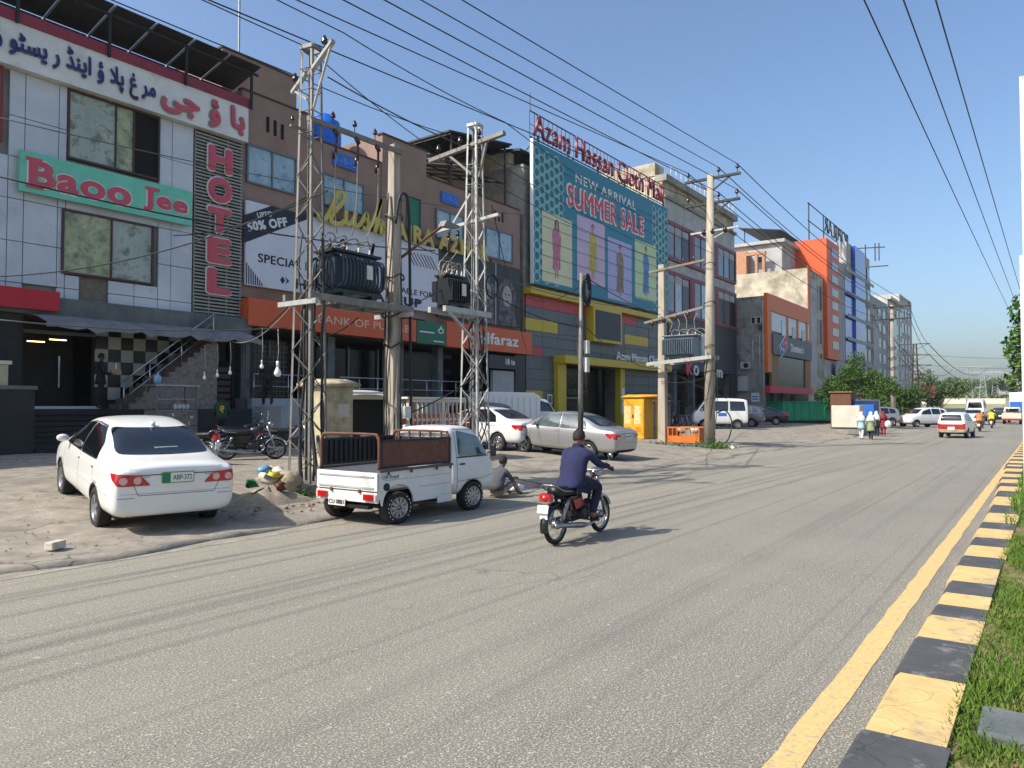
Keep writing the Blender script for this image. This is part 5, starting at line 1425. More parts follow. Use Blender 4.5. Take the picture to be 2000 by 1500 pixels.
def wire(p0, p1, sag, r, label='thin black overhead wire running along the street', mat='wire', n=14, group='overhead line wires', name='overhead_wire'):
    p0, p1 = Vector(p0), Vector(p1)
    pts = [p0.lerp(p1, k / n) - Vector((0, 0, sag * 4 * (k / n) * (1 - k / n))) for k in range(n + 1)]
    return tag(MB().tube(pts, r, 5).build(name, mat), label, 'wire', group)
pxs = (590, 830, 910, 420, 680, 760)
WN = [f'{w_} wire on the {a_} crossarm of the tall cement pole' for a_ in ('upper', 'lower') for w_ in ('shop side', 'middle', 'road side')]
for tip, p in zip(tips, pxs):
    e = onY(p, 0, tip.y); d = (e - tip); k = (-9 - tip.x) / d.x
    k3 = tips.index(tip); wire(tip, tip + d * k, .05, .016, WN[k3] + ', running back'); q = Vector((73.8, 11.5 + (1.44, -.32, -1.44)[k3 % 3], 11.1 - (k3 // 3) * 1.1))
    wire(tip, q, .7, .02, WN[k3] + ', running on')
# line along the lattice poles
for nw, (ya_, za_, yb2, zb2) in zip(('road side', 'shop side', 'topmost'), ((11.2, 9.3, 11.3, 9.25), (12.9, 8.95, 12.9, 9.2), (12.35, 9.35, 13.7, 9.0))):
    wire((-8, ya_, za_ + .1), (9.7, ya_, za_), .15, .012, nw + ' thin wire from the nearest lattice pole back over the white sedan', group='lattice line wires')
    wire((9.7, ya_, za_), (15.2, yb2, zb2), .08, .012, nw + ' thin wire between the two lattice poles', group='lattice line wires')
    wire((15.2, yb2, zb2), (31.3, yb2 + .6, 8.6), .3, .012, nw + ' thin wire from the bright lattice pole to the cement poles', group='lattice line wires')
# wires over the carriageway on the right
for nw, y_ in (('left', 2.45), ('middle', 1.9), ('right', 1.45)):
    wire((-6, y_ + .1, 9.1), (70, y_ - .1, 8.9), .15, .014, nw + ' of the three black wires high over the carriageway, near span', group='wires over the carriageway', n=20)
    wire((70, y_ - .1, 8.9), (160, y_ - 2, 10), 1.0, .02, nw + ' of the three black wires over the carriageway, far span', group='wires over the carriageway', n=20)
# service drops and slack cables
drops = [((onY(0, 345, 16)), onY(850, 490, 14), .25), (onY(0, 540, 17), onY(600, 385, 12.6), .35), (onY(0, 625, 15), onY(560, 640, 14), .12), (onY(340, 460, 24.5), onY(640, 372, 13), .25),
         (onY(760, 600, 12.4), onY(870, 560, 12.4), .12), (onY(940, 560, 12.4), onY(1140, 640, 10.6), .2), (onY(1150, 545, 10.5), onY(1290, 615, 14.4), .12),
         (onY(1150, 548, 10.5), onY(1025, 575, 25), .5), (onY(610, 660, 12.5), onY(700, 620, 12.5), .12), (onY(460, 680, 24), onY(572, 590, 13), .12), (onY(790, 470, 12.3), onY(1290, 600, 14.4), .5),
         (onY(1145, 640, 10.6), onY(1290, 720, 14.4), .35), (onY(780, 815, 12.4), onY(930, 735, 12.4), .08), (onY(1290, 745, 14.4), onY(1385, 735, 12), .15), (onY(0, 230, 20), onY(1030, 420, 16), .3),
         (onY(1300, 720, 14), onY(1500, 800, 23), .4), (onY(1480, 800, 23), onY(1620, 760, 20), .9), (onY(960, 400, 12.5), onY(1030, 690, 24), .2), (onY(640, 150, 13), onY(1030, 330, 13), .2)]
DL = ['across the mint name board to the bright lattice pole', 'from the left over the hotel front to the nearest lattice pole', 'low along the hotel awning to the nearest lattice pole', 'from the slatted strip to the nearest lattice pole', 'between the concrete pole and the small transformer', 'from the bright lattice pole to the slim pole', 'from the slim pole top to the short cement pole', 'from the slim pole top back to the yellow band', 'below the big transformer platform', 'from the awning end up to the nearest lattice pole', 'from the concrete pole to the short cement pole', 'from the slim pole meters to the short cement pole', 'over the cage stall to the bright lattice pole', 'between the two cement poles below the boxy transformer', 'across the brown building to the billboard edge', 'from the cement poles to the pizza shop porch', 'from the pizza shop porch to the leafy tree', 'down from the bright lattice pole to the mall corner', 'from the lattice pole arm to the billboard corner']
for k, (p, q, sg) in enumerate(drops):
    wire(p, q, sg, .014 if k % 3 else .018, 'slack service cable ' + DL[k], 'wire' if k % 4 != 2 else 'wire_grey', group='slack service cables', name='service_cable')
wire(onY(620, 545, 12.4), onY(750, 470, 12.4), -.15, .012, 'pale cable arching over the top of the big transformer', 'wire_pale', group='slack service cables', name='service_cable')
# bulbs on the slack cable in front of the hotel
bulbs = [((543, 640), (543, 728), 16, 'large white bulb hanging nearest the lattice pole'), ((512, 640), (512, 716), 18, 'small bulb hanging second from the lattice pole'), ((450, 668), (450, 728), 20, 'small bulb hanging below the right end of the awning'),
         ((425, 672), (425, 733), 20.5, 'small bulb hanging in front of the dark back door'), ((400, 674), (400, 738), 21, 'small bulb hanging leftmost under the awning edge')]
for k, (a, c, Y, lb) in enumerate(bulbs):
    p, q = onY(*a, Y), onY(*c, Y); q = Vector((p.x, p.y, q.z)); t = thing('hanging_bulb', lb, 'bulb', tuple(q), group='bulbs hung before the hotel')
    s_ = 1.5 if k == 0 else .9
    MB().tube([(0, 0, .2 * s_), (.03, 0, (p.z - q.z) * .5), (0, 0, p.z - q.z)], .012, 5).build('cord', 'wire_pale', t)
    MB().cyl((0, 0, .1 * s_), (0, 0, .2 * s_), .025 * s_, n=8).build('socket', 'plastic_white', t)
    MB().lathe([(.02, .1), (.03, .07), (.055, .02), (.06, -.02), (.04, -.06), (0, -.07)], n=12, c=(0, 0, 0)).build('glass', 'bulb_glass', t).scale = (s_,) * 3
wire(onY(455, 668, 21), onY(575, 590, 13), .3, .012, 'pale cable the hotel bulbs hang from', 'wire_pale', group=None)
wire(onY(440, 660, 21), onY(390, 660, 21), .1, .012, 'short pale cable along the awning edge', 'wire_pale', group=None)

# ================================================================ STREET FURNITURE
cb = thing('cable_cabinet', 'cream cable cabinet with posters and a sloped cap behind the lattice pole', 'cabinet', (11.75, 14.0, .35))
MB().box((0, 0, 1.0), (.85, .75, 2.0)).build('body', 'cabinet_cream', cb, bevel=.02); MB().loft([[(sx * w, sy * w * .95, z) for sx, sy in ((-1, -1), (1, -1), (1, 1), (-1, 1))] for w, z in ((.43, 2.0), (.55, 2.04), (.55, 2.09), (.3, 2.2))]).build('cap', 'cabinet_cream', cb)
MB().box((.1, -.38, 1.05), (.5, .01, 1.3)).build('door', 'cabinet_cream', cb); MB().box((.12, -.39, 1.45), (.34, .008, .3)).build('poster', 'gen_cream', cb); MB().box((.15, -.39, .75), (.3, .008, .22)).build('poster', 'kerb_stone', cb); MB().box((.2, -.397, .72), (.14, .006, .08)).build('poster_patch', 'clad_red', cb)
cg = thing('cage_stall', 'white and orange steel cage stall between the two lattice poles', 'stall', (16.9, 15.5, .3))
for sx in (-1.5, -.05, 1.5):
    for sy in (-.6, .6): MB().box((sx, sy, .9), (.09, .09, 1.8)).build('post', 'cage_white', cg)
for zz in (1.76, 1.2):
    for sy in (-.6, .6): MB().box((0, sy, zz), (3.1, .07, .08)).build('rail', 'cage_white', cg)
for i in range(15):
    for sy in (-.62, .62): MB().box((-1.4 + i * .2, sy, 1.48), (.04, .04, .52)).build('bar', 'cage_white', cg)
for i in range(6): MB().box((-1.5, -.55 + i * .22, 1.2), (.04, .04, 1.1)).build('bar', 'cage_white', cg)
for zz in (1.23, .94, .65, .36): 
    MB().box((0, -.61, zz), (2.95, .04, .27)).build('board', 'cage_orange', cg); MB().box((-1.51, 0, zz), (.04, 1.15, .25)).build('board', 'cage_orange', cg)
for i in range(15): MB().box((-1.4 + i * .2, -.66, .8), (.035, .03, 1.2)).build('bar', 'cage_white', cg)
MB().box((0, 0, 1.84), (3.3, 1.4, .06)).build('roof', 'cage_white', cg)
ks = thing('yellow_kiosk', 'yellow steel feeder kiosk with torn posters beside the cement pole', 'kiosk', (33.6, 16.4, .3), -.25)
MB().box((0, 0, 1.0), (1.5, 1.3, 2.0)).build('body', 'kiosk_yellow', ks, bevel=.03); MB().loft([[(sx * w, sy * w * .9, z) for sx, sy in ((-1, -1), (1, -1), (1, 1), (-1, 1))] for w, z in ((.82, 2.0), (.84, 2.06), (.6, 2.16))]).build('cap', 'kiosk_yellow', ks)
for sy in (-.32, .32):
    MB().box((-.76, sy, 1.0), (.02, .58, 1.6)).build('door', 'kiosk_yellow', ks); MB().box((-.775, sy + .05, 1.15), (.008, .4, .9)).build('poster', 'poster', ks)
    for k in range(5): MB().box((-.775, sy, .35 + k * .05), (.012, .4, .02)).build('louvre', 'skip_orange', ks)
MB().box((-.785, .02, 1.1), (.03, .05, .14)).build('lock', 'trim_black', ks)
MB().box((.0, -.66, 1.0), (1.2, .01, 1.5)).build('side_door', 'kiosk_yellow', ks)
ik = thing('iron_frame', 'dark iron frame and drum stored beside the yellow kiosk', 'frame', (33.2, 15.0, .3))
for sx in (-.5, .5):
    for sy in (-.4, .4): MB().box((sx, sy, .9), (.07, .07, 1.8)).build('post', 'iron_black', ik)
MB().box((0, 0, 1.83), (1.2, 1.0, .05)).build('top', 'rust_steel', ik); MB().cyl((-.5, .1, 2.03), (.5, .1, 2.03), .17, n=14).build('drum', 'rust_brown', ik); MB().box((0, 0, .55), (1, .8, .04)).build('shelf', 'iron_black', ik)
sk = thing('orange_skip', 'small orange mesh skip full of scrap between the cement poles', 'skip', (31.6, 13.25, .2), RAD(0))
for dx in (-.5, .5):
    MB().box((dx, 0, .22), (.04, 1.5, .3)).build('side_board', 'skip_orange', sk)
    for k in range(8): MB().box((dx, -.72 + k * .205, .55), (.03, .03, .36)).build('bar', 'skip_orange', sk)
    MB().box((dx, 0, .74), (.05, 1.5, .05)).build('top_rail', 'skip_orange', sk)
for dy in (-.74, .74): MB().box((0, dy, .4), (1, .04, .68)).build('end_board', 'skip_orange', sk)
for k in range(4):
    b = MB(); rock(b, (rnd.uniform(-.3, .3), rnd.uniform(-.5, .5), .6), .24, k); b.build('scrap', 'plastic_white' if k % 2 else 'sack', sk)
kb2 = MB()
for k in range(10): kb2.box((30.4 + rnd.uniform(-.1, .1), 11.9 + k * .75, .16), (.35, .7, .2), rz=rnd.uniform(-.1, .1))
tag(kb2.build('stone_kerb', 'kerb_stone'), 'rough stone edging under the cement poles and skip', 'kerb')
# food cart in front of the stair
fc = thing('food_cart', 'glass food display cart standing before the hotel stair', 'cart', (12.45, 22.3, .62))
MB().box((0, 0, .75), (1.35, .7, .75)).build('base', 'granite', fc)
for sx in (-.64, .64):
    for sy in (-.32, .32): MB().box((sx, sy, 1.5), (.05, .05, .8)).build('post', 'galvanised', fc)
MB().box((0, 0, 1.92), (1.45, .8, .05)).build('top', 'steel_dull', fc)
for zz in (1.15, 1.5): MB().box((0, 0, zz), (1.3, .62, .025)).build('shelf', 'steel_dull', fc)
for k in range(4): b = MB(); b.ball((.1 + k * .13, -.05, 1.27), (.07, .08, .1)); b.build('food_bag', 'plastic_white', fc)
bg = MB(); bg.ball((12.0, 22.3, 2.72), (.13, .1, .16)); bg.tube([(12.0, 22.3, 2.85), (12.03, 22.3, 2.97)], [.04, .01], 6); tag(bg.build('plastic_bag', 'bag_blue'), 'pale blue plastic bag on top of the food cart', 'bag')
# rubble, sacks
def mound(name, c, r, h, label, mat, seed, cat='rubble'):
    q = random.Random(seed); vs = []; n = 22; m = 7
    for i in range(m):
        for k in range(n):
            t = 2 * math.pi * k / n; f = i / (m - 1); rr = f * (1 + .18 * math.sin(3 * t + seed) + .1 * math.sin(7 * t))
            zz = h * (1 - f ** 1.6) * (1 + q.uniform(-.25, .25)) if i < m - 1 else -.05
            vs.append((c[0] + r[0] * rr * math.cos(t), c[1] + r[1] * rr * math.sin(t), c[2] + zz))
    b = MB(); b.smooth = True; b.add(vs, [(i * n + k, (i + 1) * n + k, (i + 1) * n + (k + 1) % n, i * n + (k + 1) % n) for i in range(m - 1) for k in range(n)])
    return stuff(b.build(name, mat), label, cat)
mound('rubble_heap', (8.5, 11.8, .1), (.8, .65), .26, 'dusty heap of rubble between the white sedan and the lattice pole', 'rubble', 3)
mound('dirt_heap', (9.9, 11.1, .06), (.95, .5), .22, 'small dirt heap in front of the plinth', 'rubble', 8)
def sack(c, r, rz, label, mat, seed):
    q = random.Random(seed); rings = []; n = 14
    for i in range(9):
        f = i / 8; w = math.sin(math.pi * min(.95, f * .82 + .12)) ** .6
        rings.append([Matrix.Rotation(rz, 3, 'Z') @ Vector((r[0] * w * math.cos(t) * q.uniform(.78, 1.18), r[1] * w * math.sin(t) * q.uniform(.78, 1.18), r[2] * 2 * f + .03 * math.sin(4 * t))) + Vector(c) + Vector((.25 * f * r[0], 0, 0)) for t in [2 * math.pi * k / n for k in range(n)]])
    b = MB(); b.loft(rings); return tag(b.build('sack', mat), label, 'sack')
sack((9.1, 12.05, .15), (.3, .25, .24), .4, 'bulging woven sack slumped against the lattice pole plinth', 'sack', 1)
sack((9.0, 12.45, .4), (.36, .28, .15), 1.2, 'dirty white sack lying on top of the rubble by the pole', 'gen_cream', 2)
q = random.Random(12)
for k, (c, m, lb) in enumerate((((8.75, 12.3, .62), 'plastic_blue', 'crumpled blue plastic scrap on the rubble'), ((8.85, 12.1, .55), 'plastic_yellow', 'crumpled yellow plastic scrap on the rubble'), ((8.2, 11.9, .42), 'plate_green', 'green plastic strip on the rubble'), ((8.6, 11.6, .36), 'rust_brown', 'broken brown board on the rubble'))):
    b = MB(); b.loft([[Vector(c) + Vector((x + q.uniform(-.05, .05), y + q.uniform(-.05, .05), z + q.uniform(-.04, .06))) for x, y in ((-.09, -.06), (.09, -.05), (.1, .06), (-.09, .07))] for z in (0, .05, .1)]); tag(b.build('scrap', m), lb, 'scrap')
gr = MB()
for k in range(90): rock(gr, (q.uniform(7.0, 10.8), q.gauss(11.2, .35), .08 + q.uniform(0, .06)), q.uniform(.02, .07), k, n=5, m=3)
for k in range(120): rock(gr, (q.uniform(2, 30), q.gauss(9.9, .2), .015), q.uniform(.01, .04), k + 200, n=5, m=3)
for k in range(420): rock(gr, (q.uniform(1.5, 9.5), q.uniform(9.8, 14.5), 0), q.uniform(.006, .022), k + 500, n=4, m=3); gr.v[-16:] = [(v[0], v[1], v[2] + gz(v[0], v[1]) + .015) for v in gr.v[-16:]]
stuff(gr.build('gravel', 'rubble'), 'scattered stones and grit along the broken road edge', 'gravel')
bk = tag(MB().box((0, 0, .05), (.24, .12, .1)).build('brick', 'brick_clay', bevel=.012, loc=onZ(108, 1072, .08) + Vector((0, 0, .0))), 'single pale brick lying alone on the forecourt near the white sedan', 'brick'); bk.rotation_euler[2] = .5
bk = tag(MB().box((0, 0, .05), (.3, .14, .1)).build('brick', 'rubble', bevel=.012, loc=(6.05, 11.9, .18)), 'dark brick wedged behind the rear wheel of the white sedan', 'brick'); bk.rotation_euler[2] = 1.1
# signs of the far forecourt
gb = thing('green_container', 'long green steel container parked below the pizza restaurant', 'container', (69, 17.5, .3), RAD(-35))
MB().box((0, 0, 1.1), (7.2, 2.0, 1.6)).build('body', 'bin_green', gb, bevel=.03); MB().box((0, 0, .2), (6.6, 1.6, .35)).build('skid', 'iron_black', gb); MB().box((0, 0, 1.94), (7.3, 2.1, .08)).build('rim', 'bin_green', gb)
for k in range(9): MB().box((-3.2 + k * .8, -1.03, 1.1), (.07, .06, 1.5)).build('rib', 'bin_green', gb)
gn = thing('generator_box', 'cream generator housing on a concrete base at the road edge', 'generator', (51.3, 10.6, .1), 0, scale=.8)
MB().box((0, 0, .2), (2.2, 2.4, .4)).build('base', 'concrete_wall', gn); MB().box((0, 0, 1.4), (1.9, 2.1, 1.75)).build('housing', 'gen_cream', gn, bevel=.04); MB().box((0, 0, .48), (1.85, 2.05, .12)).build('plinth_frame', 'iron_black', gn)
MB().box((-.3, -1.06, 1.5), (.8, .015, 1.1)).build('door', 'gen_cream', gn); MB().box((.55, -1.06, 1.2), (.3, .015, .3)).build('panel', 'beam_grey', gn)
hs = thing('scrap_shed', 'rusty brown shed roof behind the generator box', 'shed', (54.5, 11.6, .2)); MB().box((0, 0, 1.3), (1.2, 1.3, 2.6)).build('body', 'rust_brown', hs); MB().box((0, 0, 2.64), (1.4, 1.5, .08)).build('roof', 'wood_tan', hs)
bs = thing('blue_booth', 'dark blue booth panel behind the walking women', 'booth', (54.5, 10.4, .1)); MB().box((0, 0, 1.1), (.5, 2.2, 2.2)).build('body', 'bike_blue', bs, bevel=.02); MB().box((-.26, 0, 1.5), (.02, 1.6, .8)).build('panel', 'blue_sign', bs)
# white post at the right edge of the view, on the median
ps = thing('white_post', 'white painted steel post rising from the median grass', 'post', (9.45, .185, .1))
MB().lohi((-.06, -.06, 0), (.06, .06, 3.4)).build('shaft', 'plastic_white', ps, bevel=.01); MB().lohi((-.045, -.06, 3.4), (.045, .03, 5.3)).build('upper_shaft', 'plastic_white', ps); MB().lohi((-.13, -.13, 0), (.13, .13, .03)).build('base_plate', 'galvanised', ps)
sb = thing('median_board', 'white framed board mounted on the median post', 'sign', (9.4, -.25, 1.2)); MB().box((0, 0, 1.2), (.06, .8, 2.2)).build('panel', 'plastic_white', sb)

# ================================================================ VEHICLES
def eval_mesh(ob):
    dg = bpy.context.evaluated_depsgraph_get(); dg.update()
    return bpy.data.meshes.new_from_object(ob.evaluated_get(dg))
def loft_body(name, st, arches, r_arch, paint, yin=.5):
    """closed body from stations (x, bottom, shoulder, top, half width, half width at top), wheel arches cut out"""
    rows_ = []
    for (x, zb, zs, zt, w, wt) in st:
        zm, wm = lerp(zs, zt, .5), lerp(.95 * w, wt, .42)
        half = [(0, zb), (.84 * w, zb), (.985 * w, zb + .10), (w, zb + .55 * (zs - zb)), (.97 * w, zs), (wm, zm), (wt, zt - .035), (wt * .82, zt), (wt * .42, zt + .018), (0, zt + .022)]
        ring = [(x, y, z) for y, z in half] + [(x, -y, z) for y, z in half[-2:0:-1]]
        rows_.append(ring)
    b = MB(); b.loft(rows_)
    me = b.mesh(name, [paint, 'trim_black'])
    ob = bpy.data.objects.new('tmp', me); COL.objects.link(ob)
    ss = ob.modifiers.new('s', 'SUBSURF'); ss.levels = 2; ss.render_levels = 2
    cut = []
    for (x, z) in arches:
        for s in (-1, 1):
            c = MB(); c.cyl((x, s * yin, z), (x, s * 1.3, z), r_arch, n=28); cm = c.mesh('c', ['trim_black'])
            co = bpy.data.objects.new('tmpc', cm); COL.objects.link(co); cut.append(co)
            m = ob.modifiers.new('b', 'BOOLEAN'); m.operation = 'DIFFERENCE'; m.object = co; m.solver = 'EXACT'
            try: m.material_mode = 'TRANSFER'
            except Exception: pass
    out = eval_mesh(ob)
    for c in cut + [ob]: bpy.data.objects.remove(c)
    out.name = name
    bm = bmesh.new(); bm.from_mesh(out); bvh = BVHTree.FromBMesh(bm); bm.free()
    return out, bvh
def rpoly(pts, r, n=3):
    out = []; m = len(pts)
    for i in range(m):
        p0, p, p1 = Vector(pts[i - 1]), Vector(pts[i]), Vector(pts[(i + 1) % m])
        a, c = (p0 - p), (p1 - p); ra = min(r, a.length * .45); rc = min(r, c.length * .45)
        A, Cc = p + a.normalized() * ra, p + c.normalized() * rc
        for k in range(n + 1):
            t = k / n; q = A.lerp(p, t).lerp(p.lerp(Cc, t), t); out.append((q.x, q.y))
    return out
def patch(bvh, poly, axis, side, off=.006, cell=.07, thick=.0):
    """polygon projected on a body along axis ('x': poly is y,z; 'y': x,z; 'z': x,y) from the given side"""
    bm = bmesh.new(); f = bm.faces.new([bm.verts.new((p[0], p[1], 0)) for p in poly])
    bmesh.ops.triangulate(bm, faces=bm.faces[:])
    for _ in range(5):
        es = [e for e in bm.edges if e.calc_length() > cell]
        if not es: break
        bmesh.ops.subdivide_edges(bm, edges=es, cuts=1); bmesh.ops.triangulate(bm, faces=bm.faces[:])
    d = {'x': Vector((-side, 0, 0)), 'y': Vector((0, -side, 0)), 'z': Vector((0, 0, -side))}[axis]
    bm.verts.ensure_lookup_table(); vs = []
    for v in bm.verts:
        a, c = v.co.x, v.co.y
        o = {'x': Vector((side * 6, a, c)), 'y': Vector((a, side * 6, c)), 'z': Vector((a, c, side * 6))}[axis]
        h = bvh.ray_cast(o, d)
        if h[0] is None:
            t = bvh.find_nearest(o + d * 5.0); hp, hn = t[0], t[1]
        else: hp, hn = h[0], h[1]
        if hn.dot(d) > 0: hn = -hn
        vs.append(hp + hn * off)
    fs = [[v.index for v in f.verts] for f in bm.faces]; bm.free()
    b = MB(); b.smooth = True; b.add(vs, fs); return b
def seam(bvh, pts, axis, side, w=.007, off=.003):
    b = MB(); b.smooth = True
    for p, q in zip(pts, pts[1:]):
        p, q = Vector(p), Vector(q); n = Vector((-(q - p).y, (q - p).x)).normalized() * w / 2
        k = patch(bvh, [p + n, q + n, q - n, p - n], axis, side, off, .12); b.add(k.v, k.f)
    return b
def wheel_meshes(key, r, w, rim, spokes=5, twin=False, rr=.66, white=False):
    if key in _UB: return _UB[key]
    t = MB(); t.lathe([(r * rr, -w / 2), (r * .9, -w / 2), (r * .985, -w * .4), (r, -w * .2), (r, w * .2), (r * .985, w * .4), (r * .9, w / 2), (r * rr, w / 2), (r * rr, -w / 2)], 'Y', n=32)
    b = MB(); b.lathe([(r * rr * 1.0, -w * .5), (r * rr, w * .38), (r * (rr - .05), w * .49), (r * (rr - .09), w * .44), (r * (rr - .1), -w * .1), (0, -w * .1)], 'Y', n=32)
    b.lathe([(0, w * .42), (r * .13, w * .40), (r * .15, w * .2), (r * .15, -w * .1)], 'Y', n=12)
    for k in range(spokes):
        for dd in ((-.11, .11) if twin else (0,)):
            a = 2 * math.pi * k / spokes + dd; d = Vector((math.cos(a), 0, math.sin(a))); e = Vector((-math.sin(a), 0, math.cos(a)))
            sw = r * (.035 if twin else .085); p, q = d * r * .1, d * r * (rr - .04)
            v = [p - e * sw, p + e * sw, q + e * sw * 1.25, q - e * sw * 1.25]
            b.add([u + Vector((0, w * .25, 0)) for u in v] + [u + Vector((0, w * .42, 0)) for u in v], [(0, 1, 2, 3), (7, 6, 5, 4), (0, 4, 5, 1), (1, 5, 6, 2), (2, 6, 7, 3), (3, 7, 4, 0)])
    if white:
        t2 = MB()
        for k in range(20):
            if k in (3, 4, 5, 6, 13, 14, 15, 16): continue
            a0 = 2 * math.pi * k / 20; a1 = a0 + .13; r0, r1 = r * .80, r * .85
            t2.add([(rr_ * math.cos(a_), w * .5 + .004, rr_ * math.sin(a_)) for rr_, a_ in ((r0, a0), (r1, a0), (r1, a1), (r0, a1))], [(0, 1, 2, 3)])
        wm = t2.mesh('tyre_lettering', 'plastic_white')
    else: wm = None
    _UB[key] = (t.mesh('tyre', 'tyre'), b.mesh('rim', rim), wm); return _UB[key]
def wheels(root, xs_, ty, r, meshes):
    for x in xs_:
        for s in (-1, 1):
            o = put('wheel', meshes[0], root, loc=(x, s * ty, r)); o.rotation_euler[2] = 0 if s > 0 else math.pi
            put('rim', meshes[1], o)
            if meshes[2]: put('tyre_lettering', meshes[2], o)
SEDAN = [(-2.19, .40, .84, .93, .70, .57), (-2.17, .36, .90, .985, .77, .64), (-2.12, .31, .94, 1.02, .81, .67), (-2.0, .28, .96, 1.045, .835, .68), (-1.78, .27, .97, 1.06, .845, .67), (-1.52, .26, .97, 1.10, .85, .645), (-1.18, .25, .97, 1.29, .85, .60),
         (-.82, .24, .965, 1.42, .85, .57), (-.3, .24, .955, 1.475, .85, .57), (.2, .24, .945, 1.465, .85, .57), (.6, .24, .935, 1.37, .85, .58), (1.0, .24, .925, 1.17, .85, .62), (1.3, .25, .915, 1.0, .85, .66),
         (1.6, .26, .87, .93, .84, .64), (1.95, .28, .77, .83, .80, .60), (2.15, .32, .66, .70, .72, .52), (2.22, .38, .58, .62, .60, .45)]
HATCH = [(-1.78, .42, .82, 1.05, .62, .5), (-1.72, .32, .92, 1.22, .70, .56), (-1.55, .28, .95, 1.36, .73, .58), (-1.1, .26, .95, 1.43, .74, .57), (-.4, .25, .94, 1.45, .74, .57), (.2, .25, .92, 1.42, .74, .57), (.55, .25, .9, 1.25, .74, .58),
         (.9, .25, .88, 1.0, .74, .6), (1.2, .26, .84, .90, .73, .6), (1.5, .28, .76, .81, .70, .54), (1.62, .34, .66, .70, .62, .46)]
SUV = [(-2.05, .5, 1.0, 1.25, .7, .56), (-1.98, .4, 1.05, 1.48, .80, .64), (-1.75, .36, 1.07, 1.62, .84, .66), (-1.0, .34, 1.07, 1.68, .86, .66), (-.2, .34, 1.06, 1.70, .86, .66), (.4, .34, 1.05, 1.62, .86, .66), (.8, .34, 1.04, 1.32, .86, .68), (1.1, .35, 1.03, 1.12, .85, .7),
       (1.5, .36, .98, 1.04, .84, .68), (1.9, .4, .88, .93, .78, .6), (2.05, .46, .76, .8, .68, .5)]
VAN = [(-1.64, .42, 1.0, 1.55, .62, .48), (-1.60, .33, 1.08, 1.74, .68, .55), (-1.45, .30, 1.10, 1.82, .695, .58), (-.6, .28, 1.10, 1.87, .70, .60), (.4, .28, 1.10, 1.87, .70, .60), (.85, .28, 1.09, 1.82, .70, .59), (1.15, .29, 1.06, 1.50, .695, .59), (1.42, .3, 1.0, 1.14, .69, .58), (1.58, .34, .9, .95, .66, .52), (1.64, .42, .78, .82, .6, .46)]
_BODY = {}
def body(kind):
    if kind not in _BODY:
        st, ar, r = {'sedan': (SEDAN, ((-1.22, .31), (1.27, .31)), .35), 'hatch': (HATCH, ((-1.05, .28), (1.1, .28)), .31), 'suv': (SUV, ((-1.25, .36), (1.28, .36)), .41), 'van': (VAN, ((-.98, .28), (.98, .28)), .32)}[kind]
        _BODY[kind] = loft_body(kind + '_body', st, ar, r, 'paint_white')
    return _BODY[kind]
def mk(b, name, mat, parent, label=None):
    o = b.build(name, mat, parent)
    if label: o['label'] = label
    return o
SIDEW = {'sedan': [[(.98, .985), (.55, 1.31), (-.06, 1.40), (-.10, .985)], [(-.17, .985), (-.14, 1.40), (-.62, 1.385), (-1.0, 1.20), (-1.12, 1.0)]],
         'hatch': [[(.72, .95), (.42, 1.22), (-.18, 1.37), (-.2, .95)], [(-.27, .95), (-.25, 1.37), (-.95, 1.35), (-1.0, .97)], [(-1.08, .98), (-1.03, 1.33), (-1.35, 1.25), (-1.45, 1.0)]],
         'suv': [[(.75, 1.1), (.4, 1.48), (-.2, 1.6), (-.22, 1.1)], [(-.3, 1.1), (-.28, 1.6), (-.95, 1.58), (-1.0, 1.1)], [(-1.08, 1.12), (-1.05, 1.57), (-1.55, 1.48), (-1.65, 1.15)]],
         'van': [[(1.25, 1.13), (1.0, 1.50), (.62, 1.66), (.6, 1.13)], [(.45, 1.13), (.45, 1.66), (-.42, 1.66), (-.42, 1.13)], [(-.58, 1.13), (-.58, 1.66), (-1.36, 1.63), (-1.44, 1.13)]]}
REARW = {'sedan': [(-.64, 1.10), (.64, 1.10), (.55, 1.40), (-.55, 1.40)], 'hatch': [(-.54, .98), (.54, .98), (.46, 1.30), (-.46, 1.30)], 'suv': [(-.6, 1.12), (.6, 1.12), (.52, 1.5), (-.52, 1.5)], 'van': [(-.52, 1.12), (.52, 1.12), (.44, 1.6), (-.44, 1.6)]}
FRONTW = {'sedan': [(-.62, 1.02), (.62, 1.02), (.5, 1.38), (-.5, 1.38)], 'hatch': [(-.55, 1.0), (.55, 1.0), (.46, 1.33), (-.46, 1.33)], 'suv': [(-.62, 1.15), (.62, 1.15), (.54, 1.55), (-.54, 1.55)], 'van': [(-.58, 1.15), (.58, 1.15), (.5, 1.68), (-.5, 1.68)]}
_CACHE = {}
